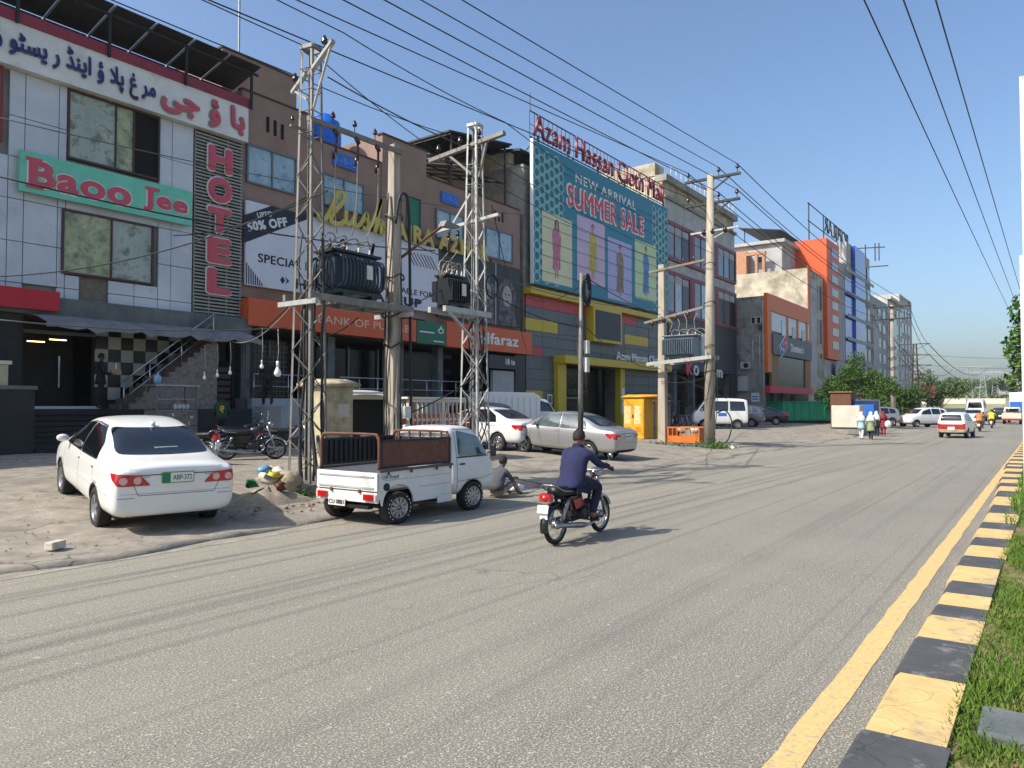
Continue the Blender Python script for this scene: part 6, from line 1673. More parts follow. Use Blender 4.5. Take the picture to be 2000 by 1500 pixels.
def car(kind, label, paint, loc, heading, scale=1.0, tail='wide', glass='car_glass', rimkey=None, detail=2, group=None, name=None, cat=None, plate_txt='LEA 3245', tilt=0.0, green=False):
    """kind, where, heading (angle of the nose from +x); parts are panes, lamps, plates, wheels and so on"""
    root = thing(name or {'sedan': 'parked_car', 'hatch': 'hatchback_car', 'suv': 'parked_suv', 'van': 'minivan'}[kind], label, cat or ('van' if kind == 'van' else 'car'), loc, heading, group, scale)
    root.rotation_euler = (0, -tilt, heading)
    me, bvh = body(kind)
    o = put('body', me, root)
    o.material_slots[0].link = 'OBJECT'; o.material_slots[0].material = MATS[paint]
    if paint in ('paint_white', 'paint_white2'): pass
    for i, w in enumerate(SIDEW[kind]):
        for s in (-1, 1):
            if detail > 1:
                c_ = [sum(p[j] for p in w) / len(w) for j in (0, 1)]; mk(patch(bvh, rpoly([(c_[0] + (p[0] - c_[0]) * 1.07, c_[1] + (p[1] - c_[1]) * 1.12) for p in w], .06), 'y', s, .002), 'window_trim', 'trim_black', root)
            mk(patch(bvh, rpoly(w, .05), 'y', s, .005), 'side_window', glass, root)
    mk(patch(bvh, rpoly(REARW[kind], .07), 'x', -1, .005), 'rear_window', 'car_glass', root)
    mk(patch(bvh, rpoly(FRONTW[kind], .07), 'x', 1, .005), 'windscreen', 'car_glass', root)
    zl = {'sedan': .72 if tail != 'round' else .765, 'hatch': .62, 'suv': .8, 'van': .62}[kind]
    wl_ = {'sedan': .82, 'hatch': .69, 'suv': .8, 'van': .66}[kind]
    for s in (-1, 1):
        if tail == 'round':        # wide lamp clusters, each with two round lenses
            lp = mk(patch(bvh, rpoly([(s * .35, zl + .0), (s * .76, zl + .0), (s * .80, zl + .08), (s * .80, zl + .165), (s * .48, zl + .145)], .02), 'x', -1, .010, .05), 'tail_lamp', 'lamp_red', root)
            for cy in (.52, .69): mk(patch(bvh, ring(s * cy, zl + .072, .05, 14), 'x', -1, .016, .06), 'lens', 'lamp_clear', lp)
        elif tail == 'wide':
            lp = mk(patch(bvh, rpoly([(s * .46, zl + .06), (s * .80, zl - .0), (s * .82, zl + .19), (s * .52, zl + .17)], .03), 'x', -1, .010, .05), 'tail_lamp', 'lamp_red', root)
            mk(patch(bvh, rpoly([(s * .55, zl + .05), (s * .72, zl + .04), (s * .72, zl + .07), (s * .55, zl + .08)], .01), 'x', -1, .015, .06), 'lens', 'lamp_white', lp)
            b = patch(bvh, rpoly([(-2.02, zl + .02), (-1.85, zl + .1), (-1.8, zl + .19), (-2.06, zl + .18)], .03), 'y', s, .010, .05) if kind == 'sedan' else None
            if b: mk(b, 'lamp_wrap', 'lamp_red', root)
        else:                      # upright lamps
            mk(patch(bvh, rpoly([(s * (wl_ - .14), zl - .05), (s * (wl_ - .02), zl - .05), (s * (wl_ - .02), zl + .2), (s * (wl_ - .14), zl + .2)], .02), 'x', -1, .010, .06), 'tail_lamp', 'lamp_red', root)
        fz = {'sedan': .64, 'hatch': .62, 'suv': .82, 'van': .7}[kind]
        mk(patch(bvh, rpoly([(s * .38, fz - .04), (s * (wl_ - .18), fz - .03), (s * (wl_ - .12), fz + .08), (s * .42, fz + .06)], .03), 'x', 1, .010, .06), 'headlamp', 'lamp_white', root)
    # plate
    pz_ = {'sedan': zl + .035, 'hatch': .5, 'suv': .72, 'van': .62}[kind]
    pm = MB(); hit = bvh.ray_cast(Vector((-6, 0, pz_ + .06)), Vector((1, 0, 0)))[0]; px0 = hit.x
    pm.box((px0 - .012, 0, pz_ + .06), (.012, .42 if kind == 'sedan' else .34, .15)); pl = mk(pm, 'number_plate', 'plate_green' if green else 'plate_white', root)
    if detail > 1:
        if green: mk(MB().box((px0 - .02, -.05, pz_ + .06), (.006, .30, .13)), 'plate_field', 'plate_white', pl)
        t = text_mesh(plate_txt, -.07 if green else -.16, .18 if green else .16, pz_ + .025, pz_ + .095, 0, 'plate_ink', depth=.004)
        co = np.empty(len(t.vertices) * 3, np.float32); t.vertices.foreach_get('co', co); co = co.reshape(-1, 3); c2 = np.stack([px0 - .024 + co[:, 1] * .5, -co[:, 0], co[:, 2]], 1); t.vertices.foreach_set('co', c2.astype(np.float32).ravel())
        put('plate_lettering', t, pl)
        sx = {'sedan': [(-.135, .3), (.98, .3)], 'hatch': [(-.235, .3), (.7, .3)], 'suv': [(-.26, .4), (.8, .4)], 'van': [(.53, .35), (-.5, .35)]}[kind]
        tops = {'sedan': (1.42, .93), 'hatch': (1.38, .9), 'suv': (1.62, 1.05), 'van': (1.7, 1.7)}[kind]
        for s in (-1, 1):
            b = MB()
            for (x, z), tp in zip(sx, tops): k = seam(bvh, [(x, z), (x, tp)], 'y', s); b.add(k.v, k.f)
            x_r = {'sedan': -1.0, 'hatch': -.98, 'suv': -1.0, 'van': -.5}[kind]
            k = seam(bvh, [(x_r - .08, .66), (x_r - .06, .92)], 'y', s); b.add(k.v, k.f)
            b.sm = [True] * len(b.sm); mk(b, 'door_gap', 'trim_black', root)
            for xh in ((-.05, -.95) if kind != 'van' else (.62,)):
                mk(patch(bvh, rpoly([(xh - .09, .86), (xh + .09, .86), (xh + .09, .89), (xh - .09, .89)], .012), 'y', s, .022, .1), 'door_handle', paint if paint in MATS else 'chrome', root)
            mz = {'sedan': 1.02, 'hatch': .98, 'suv': 1.14, 'van': 1.15}[kind]; mx_ = {'sedan': .78, 'hatch': .6, 'suv': .62, 'van': 1.12}[kind]
            wv = {'sedan': .9, 'hatch': .78, 'suv': .9, 'van': .74}[kind]
            m = MB(); m.ball((mx_, s * wv, mz + .03), (.055, .095, .062), 10, 6); mm = mk(m, 'wing_mirror', paint, root)
            mk(patch(bvh, [(.4 * -2.4, .30), (.9, .30), (.9, .36), (.4 * -2.4, .36)], 'y', s, .004, .2), 'sill_trim', paint, root) if kind == 'x' else None
        b = MB()
        if kind == 'sedan':
            for pts in ([(-.66, .99), (-.5, .63), (.5, .63), (.66, .99)],): k = seam(bvh, pts, 'x', -1); b.add(k.v, k.f)
            k = seam(bvh, [(-.82, .60), (-.55, .60)], 'x', -1); b.add(k.v, k.f); k = seam(bvh, [(.55, .60), (.82, .60)], 'x', -1); b.add(k.v, k.f)
            k = seam(bvh, [(-.48, .905), (.48, .905)], 'x', -1, .012, .004); b.add(k.v, k.f)
        elif kind == 'van':
            for pts in ([(-.58, .5), (-.56, 1.1), (-.48, 1.64), (.48, 1.64), (.56, 1.1), (.58, .5), (-.58, .5)],): k = seam(bvh, pts, 'x', -1); b.add(k.v, k.f)
        if b.v: b.sm = [True] * len(b.f); mk(b, 'lid_gap', 'trim_black', root)
        lo = patch(bvh, [(-.70, .30), (.70, .30), (.72, .40 if tail != 'round' else .345), (-.72, .40 if tail != 'round' else .345)], 'x', -1, .006, .1); mk(lo, 'bumper_lip', 'trim_black', root)
    r = {'sedan': .305, 'hatch': .265, 'suv': .355, 'van': .27}[kind]
    ms = wheel_meshes(rimkey or 'rim5', r, .19, 'rim_silver', 5 if rimkey != 'plain' else 9) if True else None
    ms = wheel_meshes((rimkey or 'rim5', kind), r, .18, 'rim_silver', 5)
    wheels(root, {'sedan': (-1.22, 1.27), 'hatch': (-1.05, 1.1), 'suv': (-1.25, 1.28), 'van': (-.98, .98)}[kind], {'sedan': .74, 'hatch': .62, 'suv': .75, 'van': .6}[kind], r, ms)
    mk(MB().box((0, 0, {'sedan': .27, 'hatch': .26, 'suv': .36, 'van': .3}[kind]), (2.0, 1.1, .1)), 'underbody', 'trim_black', root)
    return root
def at_ground(x, y): return (x, y, gz(x, y) + .012)

# the near white sedan, nose towards the hotel, on the sloping forecourt edge
rw = Vector((5.22, 11.45)); ca = RAD(77)
cx, cy = 6.42, 12.45
WC = car('sedan', 'white sedan parked nose to the hotel with round tail lamp lenses', 'paint_white', (6.42, 12.65, .20), ca, 1.05, 'round', green=True, plate_txt='ABP-372', tilt=RAD(5.5), glass='car_glass')
mk(patch(body('sedan')[1], rpoly([(-.045, .855), (.045, .855), (.045, .90), (-.045, .90)], .01), 'x', -1, .012), 'badge', 'trim_black', WC)
mk(patch(body('sedan')[1], rpoly([(-.62, .945), (.62, .945), (.60, .985), (-.60, .985)], .012), 'x', -1, .022, .06), 'boot_lip', 'paint_white', WC)
for s in (-1, 1): mk(patch(body('sedan')[1], [(-1.95, .60), (1.75, .60), (1.75, .612), (-1.95, .612)], 'y', s, .003, .2), 'side_crease', 'pale_band', WC)
mk(seam(body('sedan')[1], [(-.82, .655), (.82, .655)], 'x', -1, .008, .003), 'bumper_crease', 'pale_band', WC)
mk(MB().bar((-1.44, -.2, 1.165), (-1.46, .12, 1.165), .02, .03), 'wiper', 'plastic_white', WC)
mk(MB().loft([[(-.86 + dx, dy, z) for dx, dy in ((-.07, -.02), (.05, -.025), (.05, .025), (-.07, .02))] for z in (1.43, 1.47, 1.485)]), 'roof_aerial', 'paint_white', WC)
for k, (ya_, yb2) in enumerate(((.36, .52), (-.36, -.56))):
    mk(patch(body('sedan')[1], [(ya_, .875), (yb2, .875), (yb2, .888), (ya_, .888)], 'x', -1, .011, .1), 'model_lettering', 'steel_dull', WC)

car('sedan', 'white sedan with plain tail lamps parked behind the bright lattice pole', 'paint_white2', (21.9, 17.2, gz(21.9, 17) + .0), RAD(88), 1.05, 'wide', tilt=RAD(1))
car('sedan', 'silver sedan parked nose to the mall behind the motorcycle rider', 'paint_silver', (22.15, 13.75, .17), RAD(91), 1.05, 'wide', glass='car_glass_light', tilt=RAD(3.4), plate_txt='LEC 1180')
car('suv', 'dark grey hatch parked beyond the second white sedan', 'paint_grey', (24.6, 20.4, gz(24, 20)), RAD(92), 1.0, 'up', name='parked_suv')
car('van', 'white minivan parked near the stained side wall of the pizza shop', 'paint_white2', (48.8, 18.2, gz(48, 18)), RAD(118), 1.1, 'up', name='minivan')
mk(patch(body('van')[1], [(.15, .78), (-.35, .78), (-.35, .98), (.15, .98)], 'y', 1, .006, .1), 'side_sticker', 'blue_sign', bpy.data.objects['minivan'])
car('hatch', 'grey hatchback parked just beyond the white minivan', 'paint_grey', (54.0, 18.8, gz(54, 19)), RAD(100), 1.1, 'up', detail=1)
car('sedan', 'black sedan parked beside the green container', 'paint_dark', (60.5, 19.2, gz(60, 19)), RAD(110), 1.0, 'wide', detail=1)
vb = car('van', 'old white minivan with its tailgate open behind the cable cabinet', 'truck_white', (14.6, 16.4, gz(14.5, 16.3)), RAD(62), 1.06, 'up', detail=1, name='open_van')
mk(patch(body('van')[1], rpoly([(-.56, .62), (.56, .62), (.5, 1.62), (-.5, 1.62)], .05), 'x', -1, .012), 'open_rear', 'dark_inside', vb)
mk(MB().box((-1.95, 0, 1.78), (.75, 1.1, .05)), 'tailgate', 'truck_white', vb)

# delivery van with a tall box body
DV = thing('box_van', 'small white box van parked against the grey mall cladding', 'van', (28.6, 20.6, gz(28, 20)), RAD(-30), scale=1.1)
b = MB(); b.prism([(-1.9, .62), (.75, .62), (.75, 1.78), (.45, 1.95), (-1.85, 1.98), (-1.95, 1.9)], 'Y', -.85, .85); b.build('box_body', 'plastic_white', DV, bevel=.03)
for k in range(9):
    MB().box((-1.7 + k * .28, -.855, 1.2), (.02, .015, 1.1)).build('box_rib', 'pale_band', DV)
VCAB = [(.66, .35, 1.12, 1.68, .70, .58), (.72, .35, 1.12, 1.72, .70, .60), (1.1, .35, 1.12, 1.71, .70, .60), (1.3, .35, 1.1, 1.6, .70, .59), (1.5, .36, 1.06, 1.3, .69, .60), (1.66, .38, 1.0, 1.05, .68, .58), (1.74, .42, .9, .94, .64, .5), (1.76, .5, .8, .84, .58, .45)]
vme, vbv = loft_body('van_cab', VCAB, ((1.15, .28),), .31, 'plastic_white')
o = put('cab', vme, DV); 
for s in (-1, 1): mk(patch(vbv, rpoly([(1.5, 1.15), (1.3, 1.5), (.82, 1.62), (.82, 1.15)], .04), 'y', s, .005), 'side_window', 'car_glass', DV); mk(patch(vbv, rpoly([(s * .4, .7), (s * .6, .7), (s * .58, .82), (s * .4, .82)], .03), 'x', 1, .008), 'headlamp', 'lamp_white', DV)
mk(patch(vbv, rpoly([(-.56, 1.14), (.56, 1.14), (.48, 1.58), (-.48, 1.58)], .05), 'x', 1, .006), 'windscreen', 'car_glass', DV)
MB().box((-.5, 0, .5), (2.6, .8, .2)).build('chassis', 'trim_black', DV); wheels(DV, (-1.0, 1.15), .62, .28, wheel_meshes('vanw', .28, .17, 'rim_silver', 8))

# ---------------------------------------------------------------- the pickup
PK = thing('pickup_truck', 'small white pickup truck with brown side boards parked at the road edge', 'pickup', (9.55, 9.32, .0), RAD(1.5), scale=1.0); PK.scale = (1.07, 1.02, .90)
CAB = [(.43, .34, 1.10, 1.66, .69, .58), (.47, .32, 1.11, 1.70, .70, .60), (.9, .32, 1.11, 1.72, .70, .60), (1.12, .32, 1.10, 1.69, .70, .59), (1.3, .33, 1.08, 1.48, .695, .595), (1.5, .34, 1.03, 1.16, .69, .59), (1.6, .36, .96, 1.02, .675, .56), (1.67, .42, .86, .9, .63, .5), (1.69, .5, .76, .8, .57, .45)]
pme, pbv = loft_body('pickup_cab', CAB, ((.98, .29),), .335, 'truck_white')
put('cab', pme, PK)
for s in (-1, 1):
    wdw = mk(patch(pbv, rpoly([(1.46, 1.12), (1.22, 1.50), (.62, 1.63), (.60, 1.12)], .05), 'y', s, .006), 'side_window', 'car_glass_light', PK)
    b = seam(pbv, [(.56, .42), (.56, 1.66), (1.14, 1.64)], 'y', s, .01); mk(b, 'door_gap', 'trim_black', PK)
    mk(seam(pbv, [(.56, .62), (1.3, .64), (1.58, .7)], 'y', s, .008), 'door_gap', 'trim_black', PK)
    b = seam(pbv, [(.57, 1.095), (1.5, 1.095)], 'y', s, .03, .008); mk(b, 'window_sill', 'trim_black', PK)
    mk(patch(pbv, rpoly([(.62, .94), (.76, .94), (.76, .975), (.62, .975)], .01), 'y', s, .02), 'door_handle', 'trim_black', PK)
    MB().box((1.42, s * .82, 1.2), (.07, .1, .24)).build('wing_mirror', 'trim_black', PK, bevel=.02); mk(MB().bar((1.42, s * .68, 1.14), (1.42, s * .8, 1.17), .025), 'mirror_arm', 'trim_black', PK)
    mk(patch(pbv, rpoly([(s * .38, .62), (s * .56, .62), (s * .56, .78), (s * .38, .78)], .05), 'x', 1, .01), 'headlamp', 'lamp_white', PK)
mk(patch(pbv, rpoly([(-.56, 1.12), (.56, 1.12), (.5, 1.58), (-.5, 1.58)], .05), 'x', 1, .006), 'windscreen', 'car_glass', PK)
mk(MB().lathe([(.15, -.012), (.165, 0), (.15, .012)], 'X', (1.28, -.3, 1.16), 18), 'steering_wheel', 'trim_black', PK)
# bed: skirts with arches, tailgate, floor, rails
for s in (-1, 1):
    n = 16; prof = [(-1.270, .56)]
    prof += [(-.86 + .33 * math.cos(math.pi - math.pi * k / n), .36 + .33 * math.sin(math.pi - math.pi * k / n)) for k in range(n + 1)] if True else []
    prof = [(-1.270, .50), (-1.235, .46)] + [(-.86 + .34 * math.cos(math.pi * (1 - k / n)), .36 + .36 * math.sin(math.pi * (1 - k / n))) for k in range(n + 1)] + [(-.42, .36), (.40, .36), (.41, .96), (-1.270, .96)]
    b = MB(); b.prism(prof, 'Y', s * .70, s * .665); bs_ = b.build('bed_side', 'truck_white', PK)
    MB().lohi((-1.280, s * .655, .955), (.42, s * .725, 1.0)).build('bed_rail', 'truck_bed', PK)
    for zz in (.62, .80): MB().lohi((-1.160 if zz > .7 else -.4, s * .705, zz), (.36, s * .702 - s * .0, zz + .012)).build('pressing', 'pale_band', PK)
    MB().lohi((-.9, s * .6, .28), (.5, s * .62, .34)).build('chassis_rail', 'trim_black', PK)
    MB().box((.2, s * .72, .34), (.35, .03, .14)).build('mud_flap', 'truck_white', PK)
    for xx in (-1.1, -.6, 0, .35): MB().box((xx, s * .728, .93), (.03, .02, .05)).build('rope_hook', 'rust_brown', PK)
MB().lohi((-1.260, -.65, .60), (.42, .65, .64)).build('bed_floor', 'truck_bed', PK)
tg = MB().lohi((-1.310, -.69, .62), (-1.275, .69, .95)).build('tailgate', 'truck_white', PK, bevel=.01)
MB().lohi((-1.322, -.62, .66), (-1.312, .62, .69)).build('pressing', 'pale_band', PK); MB().lohi((-1.322, -.62, .86), (-1.312, .62, .885)).build('pressing', 'pale_band', PK)
MB().lohi((-1.310, -.69, .42), (-1.270, .69, .60)).build('rear_panel', 'truck_white', PK)
for s in (-1, 1):
    MB().lohi((-1.350, s * .42, .46), (-1.310, s * .62, .57)).build('tail_lamp', 'lamp_red', PK, bevel=.01); MB().lohi((-1.330, s * .64, .46), (-1.310, s * .68, .57)).build('reflector', 'lamp_clear', PK)
    MB().lohi((-1.340, s * .3, .58), (-1.315, s * .34, .64)).build('hinge', 'rust_brown', PK)
MB().lohi((-1.310, -.5, .30), (-1.210, .5, .36)).build('bumper_bar', 'trim_black', PK)
pl = MB().lohi((-1.350, -.02, .33), (-1.335, .36, .47)).build('number_plate', 'plate_white', PK)
t = text_mesh('CU 0881', -.34, 0, .36, .44, 0, 'plate_ink', depth=.004); co = np.empty(len(t.vertices) * 3, np.float32); t.vertices.foreach_get('co', co); co = co.reshape(-1, 3); t.vertices.foreach_set('co', np.stack([-1.356 + co[:, 1], -co[:, 0], co[:, 2]], 1).astype(np.float32).ravel()); put('plate_lettering', t, pl)
put('side_lettering', text_mesh('Off Road', -1.22, -.86, .83, .90, -.7005, 'plate_ink', depth=.003, bold=.01), PK)
MB().lathe([(0, -.012), (.05, -.012), (.055, 0), (.07, 0), (.07, .01)], 'Y', (-1.12, -.702, .69), 16).build('fuel_cap', 'trim_black', PK)
# cage: rear hoop, side boards
def hoop(x, name): MB().tube(spline([(x, -.66, .98), (x, -.66, 1.45), (x, -.62, 1.58), (x, -.5, 1.62), (x, .5, 1.62), (x, .62, 1.58), (x, .66, 1.45), (x, .66, .98)], 5), .025, 8).build(name, 'rust_brown', PK)
hoop(-1.240, 'rear_hoop'); hoop(.38, 'front_hoop')
for s in (-1, 1):
    fr_ = MB()
    for zz in (1.03, 1.5): fr_.bar((-1.210, s * .665, zz), (.38, s * .665, zz), .04)
    for xx in (-1.210, .38): fr_.bar((xx, s * .665, 1.03), (xx, s * .665, 1.5), .04)
    fr_.build('side_frame', 'iron_black', PK)
MB().lohi((-1.180, -.672, 1.05), (.355, -.655, 1.485)).build('side_board', 'rust_brown', PK)
for k in range(15): MB().lohi((-1.180 + k * .104, .65, 1.05), (-1.180 + k * .104 + .06, .675, 1.485)).build('side_slat', 'iron_black', PK)
MB().lohi((-1.180, .676, 1.05), (.355, .684, 1.485)).build('side_board', 'trim_black', PK)
MB().lohi((.395, -.62, .98), (.41, .62, 1.5)).build('head_board', 'iron_black', PK)
for k in range(5): MB().lohi((.36, -.5 + k * .25, 1.45), (.39, -.47 + k * .25, 1.62)).build('head_bar', 'rust_brown', PK)
pw = wheel_meshes('pickw', .292, .19, 'rim_silver', 10, twin=True, rr=.68, white=True)
wheels(PK, (-.86, .98), .63, .292, pw)
MB().box((.05, 0, .42), (2.3, .7, .14)).build('chassis', 'trim_black', PK); MB().cyl((-.86, -.6, .29), (-.86, .6, .29), .05).build('axle', 'trim_black', PK)
MB().ball((-.2, -.4, .36), (.3, .15, .12)).build('fuel_tank', 'trim_black', PK); MB().cyl((-1.260, .3, .28), (-.9, .3, .3), .04).build('exhaust', 'rust_brown', PK)

# far traffic
far = [('hatch', 'white hatchback with a red lower rear driving away up the road', 'paint_white', (52.2, 4.65, 0), RAD(-4), 1.05, 'up'),
       ('sedan', 'white sedan driving away beyond the red and white hatchback', 'paint_white2', (88, 6.4, 0), RAD(0), 1.05, 'wide'),
       ('hatch', 'white station car parked slantwise at the end of the row', 'paint_white2', (74.5, 9.3, 0), RAD(140), 1.2, 'up'),
       ('sedan', 'second white car parked just beyond the slantwise one', 'paint_white2', (84, 9.9, 0), RAD(150), 1.1, 'wide'),
       ('suv', 'pale car parked beyond the leafy tree near the line pole', 'paint_silver', (72, 12.8, .1), RAD(130), 1.0, 'up'),
       ('van', 'white passenger van on the road far ahead', 'paint_white2', (108, 7.5, 0), RAD(0), 1.45, 'up'),
       ('suv', 'dark car on the road ahead of the yellow vested rider', 'paint_dark', (100, 4.6, 0), RAD(0), 1.0, 'up'),
       ('sedan', 'white car climbing the far slope of the road', 'paint_white2', (168, 4.2, tz(168)), RAD(0), 1.2, 'wide'),
       ('suv', 'white car far up on the embankment to the left', 'paint_white2', (190, 26, tz(190) + .1), RAD(75), 1.1, 'up'),
       ('sedan', 'grey car far ahead behind the climbing white car', 'paint_grey', (200, 4.0, tz(200)), RAD(0), 1.2, 'wide')]
for k, (kd, lb, pt, lc, hd, sc_, tl) in enumerate(far):
    o = car(kd, lb, pt, lc, hd, sc_, tl, detail=1, name='distant_car' if k else 'red_white_hatchback')
    if k == 0:
        bv = body('hatch')[1]; mk(patch(bv, [(-.66, .5), (.66, .5), (.68, .78), (-.68, .78)], 'x', -1, .007), 'red_panel', 'paint_red', o); mk(MB().box((-1.82, 0, .42), (.1, 1.3, .14)), 'bumper', 'sack', o)
FP = thing('distant_pickup', 'cream pickup truck driving away at the right edge of the road', 'pickup', (93, 3.3, 0), 0)
me, _b = body('suv'); MB().lohi((-2.2, -.85, .5), (-.3, .85, 1.1)).build('bed', 'gen_cream', FP, bevel=.05); MB().lohi((-.3, -.82, .5), (1.9, .82, 1.15)).build('bonnet', 'gen_cream', FP, bevel=.1); MB().loft([[(x, sy * w, z) for x, sy in ((-.3, -1), (1.0, -1), (1.0, 1), (-.3, 1))] for w, z in ((.8, 1.15), (.65, 1.75))]).build('cab', 'gen_cream', FP); MB().lohi((-.32, -.55, 1.25), (-.27, .55, 1.6)).build('rear_window', 'car_glass', FP); MB().lohi((-2.25, -.85, .42), (-2.2, .85, .6)).build('bumper', 'paint_red', FP)
wheels(FP, (-1.3, 1.2), .7, .34, wheel_meshes(('rim5', 'suv'), .355, .18, 'rim_silver', 5))
BT = thing('distant_truck', 'white lorry with blue tail panel far ahead at the right', 'truck', (118, 3.2, 0), 0); MB().lohi((-3.5, -1.15, .8), (1.5, 1.15, 3.6)).build('cargo_box', 'plastic_white', BT, bevel=.05); MB().lohi((-3.56, -1.1, 1.0), (-3.51, 1.1, 2.4)).build('tail_panel', 'blue_sign', BT); MB().lohi((1.6, -1.05, .6), (3.2, 1.05, 2.7)).build('cab', 'plastic_white', BT, bevel=.1); wheels(BT, (-2.3, 2.2), .95, .45, wheel_meshes('lorry', .45, .3, 'rim_silver', 6))

# ================================================================ MOTORCYCLES
def moto_proto(tank, label, loc, heading, detail=True, name='motorcycle', group=None, lean=0.0, plate=True):
    r = thing(name, label, 'motorcycle', loc, heading, group); r.rotation_euler = (lean, 0, heading)
    if 'mw' not in _UB:
        t = MB(); t.lathe([(.245 + .035 * math.cos(a), .032 * math.sin(a)) for a in [2 * math.pi * k / 10 for k in range(11)]], 'Y', n=30); tm = t.mesh('tyre', 'tyre')
        b = MB(); b.lathe([(.215, -.022), (.222, -.022), (.222, .022), (.205, .018), (.205, -.018), (.215, -.022)], 'Y', n=30); b.lathe([(0, -.05), (.06, -.05), (.065, -.02), (.065, .02), (.06, .05), (0, .05)], 'Y', n=14)
        sp = MB()
        for k in range(18):
            a = 2 * math.pi * k / 18; a2 = a + (.35 if k % 2 else -.35); s_ = .02 if k % 2 else -.02
            sp.tube([(.06 * math.cos(a2), s_ * 1.5, .06 * math.sin(a2)), (.207 * math.cos(a), 0, .207 * math.sin(a))], .0035, 4)
        _UB['mw'] = (tm, b.mesh('rim', 'chrome'), sp.mesh('spokes', 'steel_dull'))
    for x in (-.61, .61):
        w = put('wheel', _UB['mw'][0], r, loc=(x, 0, .28)); put('rim', _UB['mw'][1], w); put('spokes', _UB['mw'][2], w)
    def P(b, n, m, bev=0): return b.build(n, m, r, bevel=bev)
    key = ('moto', tank)
    if key not in _UB:
        L = []
        for s in (-1, 1):
            b = MB(); b.tube([(.61, s * .085, .28), (.50, s * .085, .58), (.40, s * .07, .88)], [.02, .024, .022], 8)
            L.append((b.mesh('fork', 'chrome'), 'fork'))
        b = MB(); b.tube([(.40, 0, .86), (.30, 0, .80), (-.05, 0, .66), (-.25, 0, .62), (-.62, 0, .66)], .025, 8); b.tube([(.36, 0, .80), (.25, 0, .45), (.15, 0, .30), (-.2, 0, .28)], .022, 8)
        for s in (-1, 1): b.tube([(-.61, s * .07, .28), (-.2, s * .07, .33)], .018, 6)
        L.append((b.mesh('frame', 'trim_black'), 'frame'))
        b = MB(); b.box((-.2, 0, .555), (.34, .17, .22)); b.box((-.28, 0, .40), (.2, .08, .16)); L.append((b.mesh('air_box', 'bike_black', bevel=.02), 'air_box'))
        b = MB(); b.box((-.36, .1, .31), (.5, .05, .09)); L.append((b.mesh('chain_case', 'bike_black', bevel=.02), 'chain_case'))
        b = MB(); b.loft([[(x + dx, y * w, z + dz) for dx, y, dz in ((0, -1, -.05), (0, -.8, .05), (0, -.3, .1), (0, .3, .1), (0, .8, .05), (0, 1, -.05), (0, .5, -.09), (0, -.5, -.09))] for x, w, z in ((-.05, .05, .73), (.02, .1, .76), (.16, .125, .79), (.28, .11, .80), (.36, .05, .80))])
        L.append((b.mesh('fuel_tank', tank), 'fuel_tank'))
        b = MB(); b.loft([[(x, y * w, z + dz) for y, dz in ((-.9, -.075), (-1, .01), (-.5, .055), (.5, .055), (1, .01), (.9, -.075))] for x, w, z in ((-.70, .08, .775), (-.64, .12, .76), (-.4, .125, .75), (-.15, .12, .745), (.0, .085, .75), (.04, .05, .755))])
        L.append((b.mesh('seat', 'seat_black'), 'seat'))
        b = MB(); b.box((.06, 0, .40), (.26, .2, .2)); b.cyl((.17, 0, .42), (.30, 0, .50), .065, .07, 12); b.lathe([(0, -.14), (.09, -.14), (.095, -.1), (.095, .1), (.09, .14), (0, .14)], 'Y', (.0, 0, .38), 16)
        for k in range(5): b.cyl((.18 + k * .022, 0, .428 + k * .0145), (.188 + k * .022, 0, .433 + k * .0145), .085, n=12)
        L.append((b.mesh('engine', 'engine'), 'engine'))
        b = MB(); b.tube(spline([(.28, -.06, .44), (.33, -.1, .32), (.2, -.13, .22), (-.1, -.14, .22), (-.35, -.15, .25), (-.85, -.15, .31)], 5), [.02] * 14 + [.03, .038, .042, .043, .043, .043, .042, .042, .04, .04, .036, .032], 10)
        L.append((b.mesh('exhaust', 'chrome'), 'exhaust'))
        def fender(cx, a0, a1, rad, w, mat, nm):
            b = MB(); n = 12; rows_ = []
            for k in range(n + 1):
                a = lerp(a0, a1, k / n); rows_.append([(cx + rr * math.cos(a), y, .28 + rr * math.sin(a)) for y, rr in ((-w, rad - .03), (-w * .7, rad), (0, rad + .012), (w * .7, rad), (w, rad - .03))])
            for k in range(n): b.add(rows_[k] + rows_[k + 1], [(j, j + 1, j + 6, j + 5) for j in range(4)])
            b.sm = [True] * len(b.sm); L.append((b.mesh(nm, mat), nm))
        fender(-.61, RAD(195), RAD(40), .315, .065, 'chrome' if tank != 'bike_red' else 'bike_black', 'rear_fender'); fender(.61, RAD(165), RAD(20), .31, .05, 'chrome', 'front_fender')
        b = MB(); b.tube([(.36, -.34, 1.0), (.40, -.25, 1.03), (.42, -.08, .97), (.42, .08, .97), (.40, .25, 1.03), (.36, .34, 1.0)], .013, 7); L.append((b.mesh('handlebar', 'chrome'), 'handlebar'))
        for s in (-1, 1):
            b = MB(); b.cyl((.38, s * .25, 1.025), (.335, s * .38, .995), .019, n=8)
            L.append((b.mesh('grips', 'trim_black'), 'grip'))
        b = MB(); b.lathe([(0, -.1), (.06, -.09), (.085, -.03), (.09, .03), (0, .045)], 'X', (.50, 0, .93), 16); L.append((b.mesh('headlamp', 'chrome'), 'headlamp'))
        for s in (-1, 1):
            b = MB(); b.tube([(.40, s * .16, 1.0), (.42, s * .28, 1.17)], .006, 5); b.lathe([(0, -.008), (.045, -.008), (.045, .008), (0, .008)], 'X', (.42, s * .28, 1.2), 12)
            L.append((b.mesh('mirrors', 'chrome'), 'mirror'))
        b = MB(); b.box((-.84, 0, .68), (.1, .16, .11)); b.ball((-.87, 0, .68), (.05, .075, .055)); L.append((b.mesh('tail_lamp', 'lamp_red'), 'tail_lamp'))
